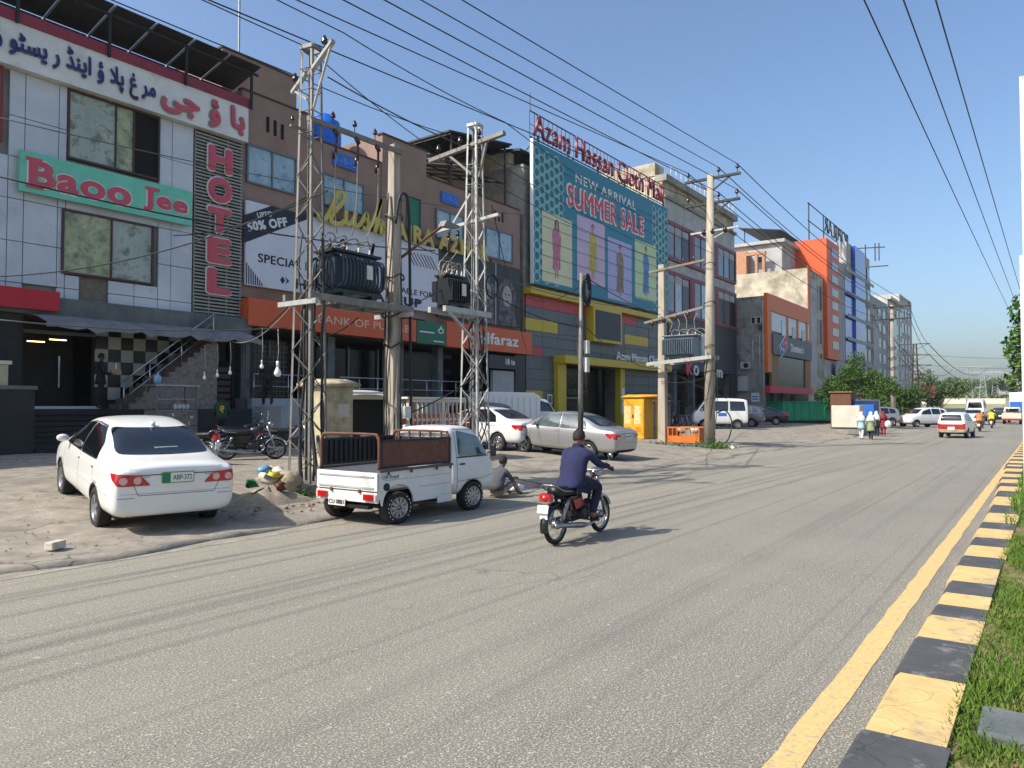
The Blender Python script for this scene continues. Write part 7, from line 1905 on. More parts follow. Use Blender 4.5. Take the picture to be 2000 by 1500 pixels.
        for s in (-1, 1):
            b = MB(); b.tube([(-.60, s * .1, .32), (-.45, s * .1, .62)], [.032, .028], 9); b.tube([(-.52, s * .1, .47), (-.45, s * .1, .63)], .036, 9)
            L.append((b.mesh('shock_absorbers', 'chrome'), 'shock_absorber'))
        b = MB(); b.tube(spline([(-.35, .14, .74), (-.62, .15, .76), (-.78, .12, .84), (-.8, 0, .85), (-.78, -.12, .84), (-.62, -.15, .76), (-.35, -.14, .74)], 4), .011, 7); L.append((b.mesh('grab_rail', 'chrome'), 'grab_rail'))
        for s in (-1, 1):
            b = MB(); b.add([(-.32, s * .11, .60), (-.08, s * .115, .62), (-.05, s * .12, .50), (-.25, s * .115, .46)] + [(-.32, s * .09, .60), (-.08, s * .09, .62), (-.05, s * .09, .50), (-.25, s * .09, .46)], [(0, 1, 2, 3), (7, 6, 5, 4), (0, 4, 5, 1), (1, 5, 6, 2), (2, 6, 7, 3), (3, 7, 4, 0)])
            L.append((b.mesh('side_panels', tank), 'side_panel'))
        b = MB(); b.cyl((.1, -.26, .27), (.1, .26, .27), .013, n=8); b.box((.1, -.22, .275), (.06, .1, .03)); b.box((.1, .22, .275), (.06, .1, .03)); L.append((b.mesh('foot_pegs', 'trim_black'), 'foot_peg'))
        b = MB(); b.box((-.92, 0, .53), (.01, .17, .11), mat=Matrix.Rotation(.25, 3, 'Y')); b.box((-.9, 0, .43), (.012, .12, .08)); L.append((b.mesh('number_plate', 'plate_white'), 'number_plate'))
        _UB[key] = L
    for me, nm in _UB[key]:
        put(nm, me, r)
    return r
def ggz(p): return gz(p.x, p.y)
MBK = moto_proto('bike_red', 'motorcycle ridden along the road by the man in navy', (9.3, 5.58, 0), RAD(1.0), name='ridden_motorcycle')
MBK.scale = (1.05, 1.0, .98)
p = onZ(490, 898, .43)
moto_proto('bike_black', 'black motorcycle parked broadside behind the white sedan', (p.x, p.y, gz(p.x, p.y) + .01), RAD(-35), lean=.12, name='parked_motorcycle', group='motorcycles before the hotel').scale = (1.05,) * 3
moto_proto('bike_blue', 'dark blue motorcycle parked just right of the white sedan, nose away', (10.2, 17.4, .45), RAD(100), lean=.12, name='parked_motorcycle', group='motorcycles before the hotel')
moto_proto('bike_black', 'motorcycle parked behind the black broadside one, near the ramp', (13.2, 19.6, .5), RAD(-20), lean=.12, name='parked_motorcycle', group='motorcycles before the hotel')
moto_proto('bike_black', 'motorcycle whose front wheel shows past the lattice pole', (13.9, 18.3, .45), RAD(-40), lean=.12, name='parked_motorcycle', group='motorcycles before the hotel')
moto_proto('bike_red', 'red motorcycle parked between the box van and the silver sedan', (24.2, 17.0, gz(24, 17)), RAD(80), lean=.12, name='parked_motorcycle')
for k in range(6):
    moto_proto('bike_black' if k % 2 else 'bike_blue', 'dark motorcycle, ' + ('leftmost', 'second', 'third', 'fourth', 'fifth', 'rightmost')[k] + ' in the row under the maroon framed building', (46.5 + k * 1.15, 22.3 + .1 * (k % 3), .4), RAD(85 + 4 * k), lean=.12, name='parked_motorcycle', group='motorcycle row under the maroon building')
moto_proto('bike_red', 'motorcycle of the rider in the tan shirt', (64.5, 4.3, 0), RAD(0), name='distant_motorcycle')
moto_proto('bike_black', 'motorcycle of the rider in the yellow vest', (75.5, 4.15, 0), RAD(0), name='distant_motorcycle')

# ================================================================ PEOPLE
def figure(name, label, loc, heading, J, E, fingers=(), scale=1.0, levels=2, group=None):
    """continuous body grown over a skeleton; J: name -> (x, y, z, radius), E: (a, b, material)"""
    r = thing(name, label, 'person', loc, heading, group, scale)
    names = list(J); idx = {n: i for i, n in enumerate(names)}
    me = bpy.data.meshes.new('body'); me.from_pydata([J[n][:3] for n in names], [(idx[a], idx[b]) for a, b, _ in E], [])
    ob = bpy.data.objects.new('tmp', me); COL.objects.link(ob)
    ob.modifiers.new('k', 'SKIN'); ss = ob.modifiers.new('s', 'SUBSURF'); ss.levels = levels; ss.render_levels = levels
    sv = me.skin_vertices[0].data
    for n in names: sv[idx[n]].radius = (J[n][3], J[n][3]); sv[idx[n]].use_root = (n == 'pelvis')
    out = eval_mesh(ob); bpy.data.objects.remove(ob)
    mats = []
    for _, _, m in E:
        if m not in mats: mats.append(m)
    if fingers:
        bm = bmesh.new(); bm.from_mesh(out)
        fb = MB()
        for pts, rad in fingers: fb.tube(pts, rad, 6)
        fm = fb.mesh('f', 'skin'); bm.from_mesh(fm); bm.to_mesh(out); bm.free(); bpy.data.meshes.remove(fm)
    out.materials.clear()
    for m in mats: out.materials.append(MATS[m])
    segs = [(Vector(J[a][:3]), Vector(J[b][:3]), mats.index(m), (J[a][3] + J[b][3]) / 2) for a, b, m in E]
    for p in out.polygons:
        c = p.center; best = (9, 0)
        for a, b, k, rr in segs:
            d = b - a; t = max(0, min(1, (c - a).dot(d) / max(d.length_squared, 1e-9))); q = (c - a - d * t).length / rr
            if q < best[0]: best = (q, k)
        p.material_index = best[1]; p.use_smooth = True
    out.name = 'body'
    put('body', out, r)
    return r
def ell(cx, cy, cz, rx, ry, n=16, tilt=0.0, wob=0.0, seed=0):
    q = random.Random(seed + int(cz * 100))
    return [(cx + rx * math.cos(t) * (1 + q.uniform(-wob, wob)), cy + ry * math.sin(t) * (1 + q.uniform(-wob, wob)), cz + tilt * math.cos(t)) for t in [2 * math.pi * k / n for k in range(n)]]
def head_bits(r, c, yaw=0.0, hair='hair', skin='skin', short=True, s=1.0):
    """hair cap, ears, nose and eyes around a head centred at c looking along local +x turned by yaw"""
    c = Vector(c); Rz = Matrix.Rotation(yaw, 3, 'Z')
    q = random.Random(5); b = MB(); vs = []; n, m = 26, 14
    for i in range(m + 1):
        a = math.pi * .62 * i / m
        for k in range(n):
            t = 2 * math.pi * k / n; fr = math.cos(t)
            aa = a * (1.0 if fr < .2 else 1 - .45 * (fr - .2)); rr = 1.02 + q.uniform(-.06, .09)
            vs.append(c + Rz @ Vector((-.008 + .104 * math.sin(aa) * math.cos(t) * rr, .09 * math.sin(aa) * math.sin(t) * rr, .025 + .115 * math.cos(aa) * rr)) * s)
    b.add(vs, [(i * n + k, (i + 1) * n + k, (i + 1) * n + (k + 1) % n, i * n + (k + 1) % n) for i in range(m) for k in range(n)]); b.sm = [True] * len(b.sm)
    b.build('hair', hair, r)
    for sy in (-1, 1):
        b = MB(); b.ball(c + Rz @ Vector((-.005, sy * .088, -.015)) * s, (.022 * s, .012 * s, .032 * s), 8, 6); b.build('ear', skin, r)
        b = MB(); b.ball(c + Rz @ Vector((.086, sy * .034, .008)) * s, (.011 * s, .016 * s, .010 * s), 8, 6); b.build('eye', 'print_hair', r)
    b = MB(); b.ball(c + Rz @ Vector((.103, 0, -.018)) * s, (.018 * s, .014 * s, .026 * s), 8, 6); b.build('nose', skin, r)
    b = MB(); b.ball(c + Rz @ Vector((.09, 0, -.062)) * s, (.01 * s, .026 * s, .007 * s), 8, 5); b.build('mouth', 'clad_red', r)
def hand_fingers(c, d, up, s=1.0, curl=.6):
    """four bent fingers and a thumb leaving a palm at c towards d"""
    c, d, up = Vector(c), Vector(d).normalized(), Vector(up).normalized(); side = d.cross(up); out = []
    for k, ln in enumerate((.062, .07, .066, .052)):
        b0 = c + side * (k - 1.5) * .019 * s + d * .03 * s; b1 = b0 + d * ln * .55 * s; b2 = b1 + (d * (1 - curl) - up * curl) * ln * .5 * s; b3 = b2 + (d * (.4 - curl) - up) * ln * .35 * s
        out.append(([b0, b1, b2, b3], [.0095 * s, .009 * s, .008 * s, .007 * s]))
    t0 = c - side * .03 * s; out.append(([t0, t0 + (d * .5 - side * .6) * .04 * s, t0 + (d * .9 - side * .5 - up * .3) * .06 * s], [.011 * s, .010 * s, .008 * s]))
    return out
# rider in navy
def rider(label, loc, heading, top, low, scale, detail=True, hairm='hair', name='person'):
    J = {'pelvis': (-.20, 0, .83, .14), 'belly': (-.17, 0, .98, .13), 'chest': (-.09, 0, 1.15, .145), 'neck': (-.02, 0, 1.30, .054), 'jaw': (.015, 0, 1.37, .07), 'head': (.02, 0, 1.435, .084), 'crown': (.015, 0, 1.495, .056)}
    E = [('pelvis', 'belly', top), ('belly', 'chest', top), ('chest', 'neck', top), ('neck', 'jaw', 'skin'), ('jaw', 'head', 'skin'), ('head', 'crown', 'skin')]
    fg = []
    for s, n in ((-1, 'r'), (1, 'l')):
        J.update({'sh' + n: (-.06, s * .185, 1.235, .072), 'el' + n: (.12, s * .29, 1.06, .058), 'wr' + n: (.29, s * .315, 1.04, .042), 'ha' + n: (.345, s * .315, 1.025, .038),
                  'hi' + n: (-.15, s * .11, .82, .115), 'kn' + n: (.25, s * .19, .74, .085), 'an' + n: (.07, s * .20, .42, .06), 'sk' + n: (.06, s * .20, .33, .038), 'to' + n: (.22, s * .21, .295, .034)})
        E += [('chest', 'sh' + n, top), ('sh' + n, 'el' + n, top), ('el' + n, 'wr' + n, top), ('wr' + n, 'ha' + n, 'skin'), ('pelvis', 'hi' + n, low), ('hi' + n, 'kn' + n, low), ('kn' + n, 'an' + n, low), ('an' + n, 'sk' + n, 'skin'), ('sk' + n, 'to' + n, 'sandal')]
        fg += hand_fingers((.36, s * .315, 1.025), (1, 0, -.1), (0, 0, 1), 1.0, .75)
    r = figure(name, label, loc, heading, J, E, fg, scale)
    head_bits(r, (.022, 0, 1.44), 0, s=.96)
    b = MB()
    b.loft([ell(-.035, 0, 1.295, .06, .075), ell(-.06, 0, 1.27, .10, .165, tilt=.01), ell(-.08, 0, 1.21, .135, .21, wob=.02), ell(-.105, 0, 1.13, .15, .215, wob=.05), ell(-.13, 0, 1.07, .146, .205, wob=.06), ell(-.15, 0, 1.01, .155, .205, wob=.05), ell(-.17, 0, .95, .15, .20, wob=.07), ell(-.18, 0, .90, .168, .21, wob=.06), ell(-.21, 0, .84, .20, .215, wob=.05, tilt=.01), ell(-.24, 0, .795, .24, .225, wob=.06, tilt=.02), ell(-.25, 0, .77, .23, .21, wob=.06, tilt=.02)])
    b.build('kameez', top, r)
    for s in (-1, 1):      # shirt tail hanging beside the seat
        q = MB(); rows_ = []
        for k in range(6):
            x = -.36 + k * .075; rows_.append([(x, s * .15, .80), (x, s * (.185 + .01 * math.sin(k * 2)), .74), (x - .01, s * (.19 + .015 * math.sin(k * 3)), .67 + .02 * math.sin(k))])
        for k in range(5): q.add(rows_[k] + rows_[k + 1], [(0, 1, 4, 3), (1, 2, 5, 4)])
        o = q.build('shirt_tail', top, r); o.modifiers.new('t', 'SOLIDIFY').thickness = .008
    c_ = MB(); c_.lathe([(.066, 0), (.074, .02), (.07, .045), (.06, .05)], c=(-.025, 0, 1.275), n=16); c_.build('collar', top, r)
    return r
rider('man in navy shalwar kameez riding the motorcycle away from the camera', (9.3, 5.58, 0), RAD(1.0), 'kameez_navy', 'shalwar_navy', 1.0)
rider('distant motorcycle rider in a tan shirt', (64.5, 4.3, 0), 0, 'cloth_tan', 'cloth_brown', 1.0)
rider('distant motorcycle rider in a yellow vest', (75.5, 4.15, 0), 0, 'cloth_vest', 'cloth_black', 1.0)
def standing(label, loc, heading, top, low, scale=1.0, arms='down', skirt=None, scarf=None, skin='skin', step=.12, bend=0.0, trim=None, group=None):
    c, s_ = math.cos(bend), math.sin(bend)
    def B(x, y, z): return (x * c + (z - .95) * s_, y, .95 + (z - .95) * c - x * s_) if z > .95 else (x, y, z)
    J = {'pelvis': (0, 0, .95, .135), 'belly': (*B(0, 0, 1.1), .125), 'chest': (*B(-.01, 0, 1.32), .14), 'neck': (*B(0, 0, 1.49), .052), 'jaw': (*B(.02, 0, 1.56), .07), 'head': (*B(.02, 0, 1.63), .086), 'crown': (*B(.015, 0, 1.695), .058)}
    E = [('pelvis', 'belly', top), ('belly', 'chest', top), ('chest', 'neck', top), ('neck', 'jaw', skin), ('jaw', 'head', skin), ('head', 'crown', skin)]
    fg = []
    for s, n in ((-1, 'r'), (1, 'l')):
        f = s * step
        el, wr, ha = ((.0, s * .25, 1.16), (.06, s * .24, .93), (.08, s * .24, .86)) if arms == 'down' else ((.04, s * .24, 1.15), (.26, s * .15, 1.12), (.33, s * .12, 1.13))
        J.update({'sh' + n: (*B(-.01, s * .18, 1.41), .07), 'el' + n: (*B(*el), .052), 'wr' + n: (*B(*wr), .036) if wr[2] > .95 else (*wr, .036), 'ha' + n: (*B(*ha), .036) if ha[2] > .95 else (*ha, .036), 'hi' + n: (0, s * .09, .9, .105), 'kn' + n: (f * .6 + .03, s * .1, .5, .078), 'an' + n: (f * 1.2 - (.06 if f < 0 else 0), s * .1, .12, .06), 'he' + n: (f * 1.2 - .02, s * .1, .05, .04), 'to' + n: (f * 1.2 + .13, s * .11, .035, .034)})
        E += [('chest', 'sh' + n, top), ('sh' + n, 'el' + n, top), ('el' + n, 'wr' + n, top), ('wr' + n, 'ha' + n, skin), ('pelvis', 'hi' + n, low), ('hi' + n, 'kn' + n, low), ('kn' + n, 'an' + n, low), ('an' + n, 'he' + n, skin), ('he' + n, 'to' + n, 'sandal')]
        h = Vector(J['ha' + n][:3]); fg += hand_fingers(h, (.3, 0, -1) if arms == 'down' else (1, -s * .3, 0), (1, 0, 0) if arms == 'down' else (0, 0, 1), .95, .4)
    r = figure('person', label, loc, heading, J, E, fg, scale, levels=1, group=group)
    hc_ = Vector(J['head'][:3])
    if scarf is None: head_bits(r, hc_, 0, skin=skin)
    b = MB(); hem = .86 if skirt is None else skirt
    zs_ = [1.47, 1.44, 1.36, 1.22, 1.08, .96]; rx = [.055, .09, .125, .13, .125, .14]; ry = [.07, .16, .195, .185, .175, .185]
    rings = [[Vector(B(*(Vector(p)))) for p in ell(-.005, 0, z, a, e, 14, wob=.02)] for z, a, e in zip(zs_, rx, ry)]
    k = .9
    while k > hem - .01:
        g = (.95 - k); rings.append(ell(-.005, 0, k, .145 + g * .12, .19 + g * .14, 14, wob=.04)); k -= .12
    rings = [[tuple(p) for p in rg] for rg in rings]
    b.loft(rings); b.build('kameez', trim or top, r)
    if scarf:
        b = MB(); rows_ = []
        b.loft([ell(hc_.x + .03, 0, hc_.z + .125, .03, .03, 14), ell(hc_.x - .0, 0, hc_.z + .105, .085, .075, 14), ell(hc_.x - .012, 0, hc_.z + .03, .115, .105, 14), ell(hc_.x - .02, 0, hc_.z - .08, .115, .11, 14, wob=.03), ell(-.03, 0, 1.46, .15, .18, 14, wob=.04), ell(-.035, 0, 1.34, .165, .235, 14, wob=.05), ell(-.035, 0, 1.18, .17, .235, 14, wob=.06, tilt=-.06), ell(-.03, 0, 1.1, .16, .22, 14, wob=.06, tilt=-.08)])
        b.build('headscarf', scarf, r)
        bb = MB(); bb.ball((hc_.x + .085, 0, hc_.z - .01), (.035, .06, .08), 10, 7); bb.build('face', skin, r)
    return r
wd = [((45.7, 8.75, 0), 'cloth_mint', 'cloth_white', 'cloth_white', 'woman in pale mint dress and white headscarf, leftmost of the four walking away', .55), ((45.4, 8.2, 0), 'cloth_olive', 'cloth_black', 'cloth_white', 'woman in olive green dress and white headscarf walking beside the mint one', .5),
      ((50.2, 8.75, 0), 'cloth_black', 'cloth_black', 'cloth_white', 'woman in black with a white shawl walking behind the olive one', .6), ((51.6, 8.6, 0), 'cloth_maroon', 'cloth_maroon', 'cloth_maroon', 'woman in maroon dress carrying a white bag, rightmost of the four', .5)]
for k, (lc, a, l, sc_, lb, hm) in enumerate(wd):
    standing(lb, lc, RAD(4 * k - 6), a, l, .9, 'down', hm, sc_, group='women walking along the road edge')
bg = MB(); bg.ball((51.3, 8.28, .75), (.14, .2, .24), 12, 8); tag(bg.build('carry_bag', 'cloth_white'), 'white cloth bag held by the woman in maroon', 'bag')
p = Vector((11.25, 24.35, 1.81))
standing('man in black standing at the hotel glass front holding a cardboard box', p, RAD(-20), 'cloth_black', 'cloth_black', 1.0, 'hold', .75, trim='cloth_black', skin='skin_dark', step=.04)
bx_ = thing('cardboard_box', 'open cardboard box with a white bottle held by the man in black', 'box', tuple(p + Vector((.40, -.14, 1.10))), RAD(-20)); MB().box((0, 0, .07), (.3, .26, .15)).build('carton', 'card_tan', bx_); MB().cyl((0, .02, .14), (0, .02, .36), .035, .02, 8).build('bottle', 'plastic_white', bx_)
standing('man in dark clothes walking down the ramp before the bank', onY(522, 792, 23.0) * 1 + Vector((0, 0, .02)), RAD(70), 'cloth_black', 'cloth_black', 1.0, 'down', .8, skin='skin_dark')
q = standing('person in a dark green jersey with yellow trim bending near the parked motorcycles', (13.5, 21.2, .6), RAD(60), 'jersey_green', 'cloth_black', .98, 'hold', .9, skin='skin_dark', bend=.45, step=.05)
put('jersey_number', text_mesh('9', -.07, .07, 1.12, 1.34, 0, 'jersey_yellow', depth=.01, bold=.03, face='-X'), q, loc=(.0, 0, .0)); bpy.data.objects['jersey_number'].location = (-.08, 0, .0)
# seated worker by the pickup
J = {'pelvis': (0, 0, .16, .14), 'belly': (.02, 0, .34, .13), 'chest': (.10, 0, .56, .14), 'neck': (.19, 0, .70, .052), 'jaw': (.25, 0, .75, .07), 'head': (.27, 0, .82, .086), 'crown': (.27, 0, .885, .06)}
E = [('pelvis', 'belly', 'cloth_grey'), ('belly', 'chest', 'cloth_grey'), ('chest', 'neck', 'cloth_grey'), ('neck', 'jaw', 'skin_dark'), ('jaw', 'head', 'skin_dark'), ('head', 'crown', 'skin_dark')]
fg = []
for s, n in ((-1, 'r'), (1, 'l')):
    J.update({'sh' + n: (.12, s * .18, .62, .07), 'el' + n: (.30, s * .24, .42, .052), 'wr' + n: (.52, s * .14, .44, .038), 'ha' + n: (.59, s * .12, .45, .036), 'hi' + n: (.04, s * .1, .14, .105), 'kn' + n: (.42, s * .2, .36 if s < 0 else .22, .075), 'an' + n: (.66, s * .16, .10, .05), 'to' + n: (.80, s * .17, .05, .04)})
    E += [('chest', 'sh' + n, 'cloth_grey'), ('sh' + n, 'el' + n, 'cloth_grey'), ('el' + n, 'wr' + n, 'skin_dark'), ('wr' + n, 'ha' + n, 'skin_dark'), ('pelvis', 'hi' + n, 'cloth_brown'), ('hi' + n, 'kn' + n, 'cloth_brown'), ('kn' + n, 'an' + n, 'cloth_brown'), ('an' + n, 'to' + n, 'sandal')]
    fg += hand_fingers((.6, s * .12, .45), (1, 0, 0), (0, 0, 1), .95, .5)
r = figure('person', 'man in dark grey sitting on the ground in front of the pickup cab', (12.2, 9.3, .0), RAD(0), J, E, fg, .9, 1)
head_bits(r, (.27, 0, .825), 0, skin='skin_dark')
b = MB(); b.loft([ell(.18, 0, .69, .06, .075), ell(.13, 0, .63, .12, .19), ell(.08, 0, .48, .14, .2, wob=.03), ell(.03, 0, .32, .15, .19, wob=.04), ell(0, 0, .2, .17, .2, wob=.05)]); b.build('shirt', 'cloth_grey', r)
b = MB(); b.loft([ell(13.05, 9.45, .05, .1, .08, 12), ell(13.1, 9.45, .10, .24, .13, 12, wob=.1), ell(13.15, 9.45, .17, .22, .11, 12, wob=.15), ell(13.2, 9.45, .2, .05, .04, 12)]); tag(b.build('cloth_bundle', 'cloth_white'), 'white cloth bundle on the ground beside the seated man', 'bundle')
tag(MB().tube([(12.75, 9.4, .40), (14.6, 9.75, .06)], .018, 6).build('wooden_stick', 'wood_pole'), 'long thin stick resting by the seated man', 'stick')

# ================================================================ TREES AND THE FAR END OF THE STREET
def tree(name, label, loc, h, trunk_r, clumps, nleaf, leaf, mat, seed, group=None, lean=(0, 0), cat='tree'):
    """tapered trunk with limbs to each clump; crown of leaf-sized faces spread through the clumps. clumps: (x, y, z, rx, ry, rz)"""
    r = thing(name, label, cat, loc, group=group); q = random.Random(seed); g = np.random.default_rng(seed)
    b = MB(); top = Vector((lean[0], lean[1], h * .55))
    b.tube(spline([(0, 0, -.1), (lean[0] * .3 + q.uniform(-.05, .05), lean[1] * .3, h * .25), top], 5), [trunk_r * (1 - .045 * k) for k in range(11)], 9)
    for c in clumps:
        s_ = Vector((0, 0, h * .2)).lerp(top, q.uniform(.3, 1)); e = Vector(c[:3])
        m = s_.lerp(e, .5) + Vector((q.uniform(-.2, .2), q.uniform(-.2, .2), q.uniform(0, .3)))
        b.tube(spline([s_, m, e], 4), [trunk_r * lerp(.45, .08, k / 8) for k in range(9)], 6)
    b.build('trunk', 'bark', r)
    vs, fs = [], []
    vol = [c[3] * c[4] * c[5] for c in clumps]; tot = sum(vol)
    V = []
    for c, v in zip(clumps, vol):
        n = int(nleaf * v / tot)
        d = g.normal(size=(n, 3)); d /= np.linalg.norm(d, axis=1)[:, None]; rad = g.uniform(.25, 1, n) ** .5 * (1 + .22 * np.sin(d[:, 0] * 5 + seed) * np.cos(d[:, 2] * 6 + d[:, 1] * 4))
        P = np.array(c[:3]) + d * rad[:, None] * np.array(c[3:6])
        a = g.normal(size=(n, 3)); a /= np.linalg.norm(a, axis=1)[:, None]; u = np.cross(a, g.normal(size=(n, 3))); u /= np.linalg.norm(u, axis=1)[:, None] + 1e-9
        s_ = leaf * g.uniform(.6, 1.3, n)[:, None]; w = np.cross(a, u)
        V.append(np.stack([P - u * s_, P + w * s_ * .45, P + u * s_, P - w * s_ * .45], 1).reshape(-1, 3))
    V = np.concatenate(V); n = len(V) // 4
    me = bpy.data.meshes.new('crown'); me.from_pydata(V.tolist(), [], (np.arange(n * 4).reshape(-1, 4)).tolist()); me.materials.append(MATS[mat])
    put('crown', me, r); return r
q = random.Random(21)
def cl(n, R, z, rr, sq=.8, flat=1.0):
    return [(q.gauss(0, R), q.gauss(0, R * flat), z + q.gauss(0, R * sq), rr * q.uniform(.7, 1.2), rr * q.uniform(.7, 1.2), rr * q.uniform(.55, .95)) for _ in range(n)]
tree('leafy_tree', 'bushy green tree in front of the orange tower and pale block', (66, 12.4, .1), 6.2, .16, [(0, .5, 5.3, .7, .8, .9), (-.3, .9, 4.4, 1.0, 1.0, .8), (.2, -.5, 4.1, 1.0, 1.0, .7), (0, 1.7, 3.5, .9, .9, .9), (0, -1.6, 3.5, .9, 1.0, .7), (.3, .2, 3.3, 1.1, 1.2, .8), (0, 1.5, 2.4, .9, .9, .7), (-.3, -1.0, 2.6, .9, .9, .6), (0, -2.3, 3.0, .7, .7, .5)], 9000, .10, 'leaf_a', 3)
tree('leafy_tree', 'darker green tree standing behind the green container', (70, 15.6, .2), 4.6, .13, [(0, 0, 3.5, 1.0, 1.0, .9), (.4, .9, 2.6, .9, .9, .8), (-.4, -.7, 2.5, 1.0, .9, .8), (0, 0, 1.8, 1.1, 1.1, .7)], 4500, .11, 'leaf_b', 5)
# median tree whose leaves hang in at the right edge
tree('median_tree', 'tree on the median whose leafy branch hangs in at the right edge', (20.5, .02, .12), 5.2, .12, [(0, .15, 3.4, .7, .6, .55), (.2, -.5, 4.2, .9, .8, .8), (-.1, .3, 2.75, .55, .5, .4), (.3, -.9, 3.2, .9, .8, .7), (0, .55, 3.1, .42, .32, .35), (.1, .38, 3.95, .45, .4, .4), (0, .6, 2.35, .3, .3, .25)], 5200, .085, 'leaf_a', 8)
# far shrubs and trees beyond the row
for k, (x, y, h, sc_) in enumerate(((86, 14.5, 5.0, 1.0), (95, 12.6, 4.4, 1.0), (104, 14.0, 4.8, 1.1), (84, 12.2, 3.6, .8), (112, 11.6, 5.0, 1.1), (124, 13, 5.2, 1.2))):
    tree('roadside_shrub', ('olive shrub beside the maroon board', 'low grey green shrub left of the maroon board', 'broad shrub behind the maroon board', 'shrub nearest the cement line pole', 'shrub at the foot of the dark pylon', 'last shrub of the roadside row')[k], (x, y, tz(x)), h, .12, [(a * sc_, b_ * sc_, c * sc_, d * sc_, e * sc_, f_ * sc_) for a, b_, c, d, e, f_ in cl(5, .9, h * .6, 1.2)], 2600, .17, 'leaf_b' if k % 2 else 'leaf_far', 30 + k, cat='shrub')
for k in range(11):
    x = 330 + q.uniform(-30, 90); px_ = 1790 + k * 20 + q.uniform(-8, 8); y = x * (.589 - (px_ - 1000) / 1444 * .808) / (.808 + (px_ - 1000) / 1444 * .589)
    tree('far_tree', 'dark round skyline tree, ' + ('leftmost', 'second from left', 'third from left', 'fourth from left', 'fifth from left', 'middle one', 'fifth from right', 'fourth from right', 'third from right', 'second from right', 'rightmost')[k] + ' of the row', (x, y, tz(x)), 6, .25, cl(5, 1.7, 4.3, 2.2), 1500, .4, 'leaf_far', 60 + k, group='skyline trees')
# dense belt of bushes along the top of the slope
g = np.random.default_rng(9); n = 16000
bx0 = g.uniform(300, 420, n); by0 = g.uniform(-60, 120, n); bz0 = np.array([tz(v) for v in bx0]) + g.uniform(0, 2.0, n) * (.6 + .4 * np.sin(by0 * .35))
a = g.normal(size=(n, 3)); a /= np.linalg.norm(a, axis=1)[:, None]; u = np.cross(a, g.normal(size=(n, 3))); u /= np.linalg.norm(u, axis=1)[:, None]
P = np.stack([bx0, by0, bz0], 1); s_ = g.uniform(.5, 1.1, n)[:, None]
V = np.stack([P - u * s_, P + a * s_ * .6, P + u * s_, P - a * s_ * .6], 1).reshape(-1, 3)
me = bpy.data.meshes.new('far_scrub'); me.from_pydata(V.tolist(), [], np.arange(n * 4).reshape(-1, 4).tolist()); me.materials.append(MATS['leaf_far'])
stuff(put('far_scrub', me), 'dark belt of scrub along the top of the far slope', 'scrub')
# small weeds at the cement poles
def weeds(name, c, r, n, label, seed):
    g = np.random.default_rng(seed); P = np.array(c) + np.stack([g.normal(0, r[0], n), g.normal(0, r[1], n), np.abs(g.normal(0, r[2], n))], 1)
    a = g.normal(size=(n, 3)); a /= np.linalg.norm(a, axis=1)[:, None]; u = np.cross(a, g.normal(size=(n, 3))); u /= np.linalg.norm(u, axis=1)[:, None]; s_ = g.uniform(.03, .07, n)[:, None]
    V = np.stack([P - u * s_, P + a * s_ * .5, P + u * s_, P - a * s_ * .5], 1).reshape(-1, 3); me = bpy.data.meshes.new(name); me.from_pydata(V.tolist(), [], np.arange(n * 4).reshape(-1, 4).tolist()); me.materials.append(MATS['leaf_a']); return stuff(put(name, me), label, 'weeds')
weeds('weeds', (30.6, 11.75, .1), (.35, .35, .14), 900, 'green weeds at the foot of the tall cement pole', 1)
weeds('weeds', (30.3, 14.2, .12), (.25, .9, .08), 700, 'thin weeds along the stone edging by the yellow kiosk', 2)
weeds('weeds', (9.2, 11.7, .1), (.12, .12, .08), 160, 'few green weeds beside the plinth', 3)
# crumpled cloth by the pole
b = MB(); b.loft([ell(31.6, 11.1, .06, .5, .2, 12, wob=.2), ell(31.5, 11.1, .14, .35, .15, 12, wob=.3), ell(31.5, 11.1, .2, .1, .05, 12)]); tag(b.build('torn_sheet', 'plastic_white'), 'crumpled white sheet at the foot of the tall cement pole', 'sheet')
# pylons and boards
def pylon(x, px_, topy, label, mat='rust_steel', w=1.2, arms=((0, 3.0), (2.2, 2.2)), nseg=8):
    u = (px_ - 1000) / 1444; y = x * (.589 - u * .808) / (.808 + u * .589); z0 = tz(x); top = onX(px_, topy, x).z; h = top - z0
    r = thing('pylon', label, 'pylon', (x, y, z0)); wt_ = w * .35
    def C(i, t):
        ww = lerp(w, wt_, t) / 2; sx, sy = ((-1, -1), (1, -1), (1, 1), (-1, 1))[i % 4]; return Vector((x + sx * ww, y + sy * ww, z0 + t * h))
    th = max(.07, w * .07)
    for i in range(4):
        ubar('leg', mat, r, C(i, 0), C(i, 1), th)
        for k in range(nseg): ubar('brace', mat, r, C(i, k / nseg), C(i + 1, (k + 1) / nseg), th * .6)
    for dz, ln in arms:
        ubar('crossarm', mat, r, (x, y - ln, top - dz), (x, y + ln, top - dz), th * 1.4)
        for s in (-1, 1): ubar('arm_strut', mat, r, (x, y + s * ln * .9, top - dz), (x, y, top - dz - .7), th * .6)
    return r
pylon(98, 1788, 672, 'dark steel lattice pylon nearest the end of the shops', w=.9, arms=((0, 1.6), (1.3, 1.6), (2.5, 1.7), (3.6, 1.2)), nseg=12)
pylon(160, 1815, 720, 'slim lattice mast behind the maroon board', w=1.0, arms=((.6, 1.0),))
pylon(210, 1894, 716, 'pale pylon standing on the far slope left of the others', 'far_grey', 1.6, ((0, 4.5), (5.0, 3.0)))
pylon(300, 1920, 726, 'second of the far portal pylons', 'far_grey', 2.2, ((0, 5.5),))
pylon(310, 1944, 728, 'third of the far portal pylons', 'far_grey', 2.2, ((0, 5.5),))
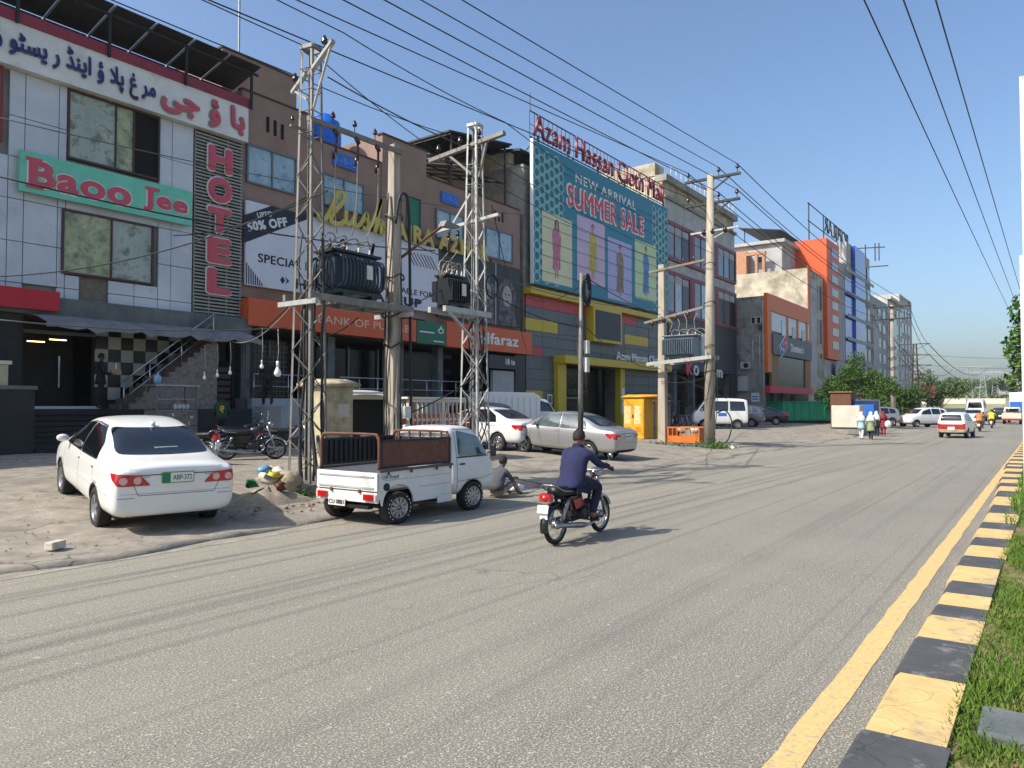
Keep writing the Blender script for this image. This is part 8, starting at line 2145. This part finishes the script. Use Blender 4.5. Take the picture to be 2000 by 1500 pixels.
pylon(330, 1961, 738, 'fourth of the far portal pylons', 'far_grey', 2.0, ((0, 5),))
pylon(350, 1982, 738, 'last far pylon at the right edge', 'far_grey', 1.8, ((0, 4),))
bb_ = thing('maroon_board', 'maroon hoarding on a post among the roadside shrubs', 'sign', (100, 11.0, 0)); MB().box((0, 0, 2.0), (.2, .2, 4.0)).build('post', 'iron_black', bb_); MB().box((-.15, 0, 4.4), (.12, 1.35, 1.4)).build('board', 'board_maroon', bb_)
p = onX(1813, 752, 99.8); bb_.location = (100, p.y * 100 / 99.8, p.z - 5.2)
mast = thing('roof_mast', 'roof mast with crossbars on top of the pale block', 'mast', (137, 25.2, 20.4))
for a, c in (((0, 0, 0), (0, 0, 9)), ((0, 0, 0), (0, 2, 4)), ((-.0, -3.5, 5.0), (0, 3.5, 5.2)), ((0, -3, 8.2), (0, 3, 8.6)), ((0, -1.5, 6), (0, -1.5, 9)), ((0, -2.1, 6), (0, -2.1, 9))): ubar('mast_bar', 'iron_black', mast, a, c, .16, world=False)
# lines sweeping between the far pylons
pa = onX(1788, 676, 98)
for k, (dy, dz) in enumerate(((-1.5, 0), (1.5, 0), (-1.6, -1.3), (1.6, -1.3), (0, -2.5))):
    nw = ('upper road side', 'upper shop side', 'lower road side', 'lower shop side', 'lowest')[k]
    wire((73.8, 11.5 + dy * .9, 11.1 + dz), pa + Vector((0, dy, dz)), .6, .025, nw + ' wire sagging between the last line pole and the dark pylon', group='wires to the dark pylon')
    pb_ = onX(1894, 720, 210); wire(pa + Vector((0, dy, dz)), pb_ + Vector((0, dy * 2.4, dz * 1.5)), 2.5, .045, nw + ' wire sweeping from the dark pylon to the far pylons', group='wires to the far pylons')
for k, (y0, z0) in enumerate(((688, 9), (708, 9), (738, 9), (748, 9))):
    a_, c_ = onX(1760, y0, 260), onX(2100, y0 + 4, 280); wire(a_, c_, 1.5, .06, ('highest', 'second highest', 'third highest', 'lowest')[k] + ' far transmission wire crossing above the skyline', 'wire_grey', group='far transmission wires', n=10)
# low boundary wall and far sheds on the slope
tag(MB().lohi((240, 10, tz(240) - .5), (241, 90, tz(240) + 1.4)).build('boundary_wall', 'gen_cream'), 'long pale boundary wall across the far slope', 'wall')
for k, (x, y, w_, h_) in enumerate(((330, 40, 14, 4), (345, 12, 10, 5), (350, -6, 9, 4))):
    t = thing('far_house', ('low pale house left on the skyline', 'white house in the middle of the skyline', 'small house right on the skyline')[k], 'house', (x, y, tz(x))); MB().box((0, 0, h_ / 2), (8, w_, h_)).build('wall', 'white_wall', t); MB().box((0, 0, h_ + .15), (8.6, w_ + .6, .3)).build('roof', 'far_grey', t)
    for j in range(3): MB().box((-4.05, -w_ * .3 + j * w_ * .3, h_ * .5), (.1, 1.4, 1.4)).build('window', 'pane_dark', t)

# ================================================================ HAZE: thin dusty air over the whole place
hz = MB().lohi((-70, -420, -1.2), (900, 460, 34)).build('haze', 'far_field')
hm = bpy.data.materials.new('haze_air'); hm.use_nodes = True; hn = hm.node_tree
hn.nodes.remove(hn.nodes['Principled BSDF'])
pv = hn.nodes.new('ShaderNodeVolumePrincipled'); pv.inputs['Color'].default_value = (.80, .86, .95, 1); pv.inputs['Density'].default_value = .0002; pv.inputs['Anisotropy'].default_value = 0.2
hn.links.new(pv.outputs[0], hn.nodes['Material Output'].inputs['Volume'])
hz.data.materials.clear(); hz.data.materials.append(hm); stuff(hz, 'thin dusty haze filling the air along the street', 'haze')
hm.cycles.homogeneous_volume = True
SC.cycles.volume_bounces = 0
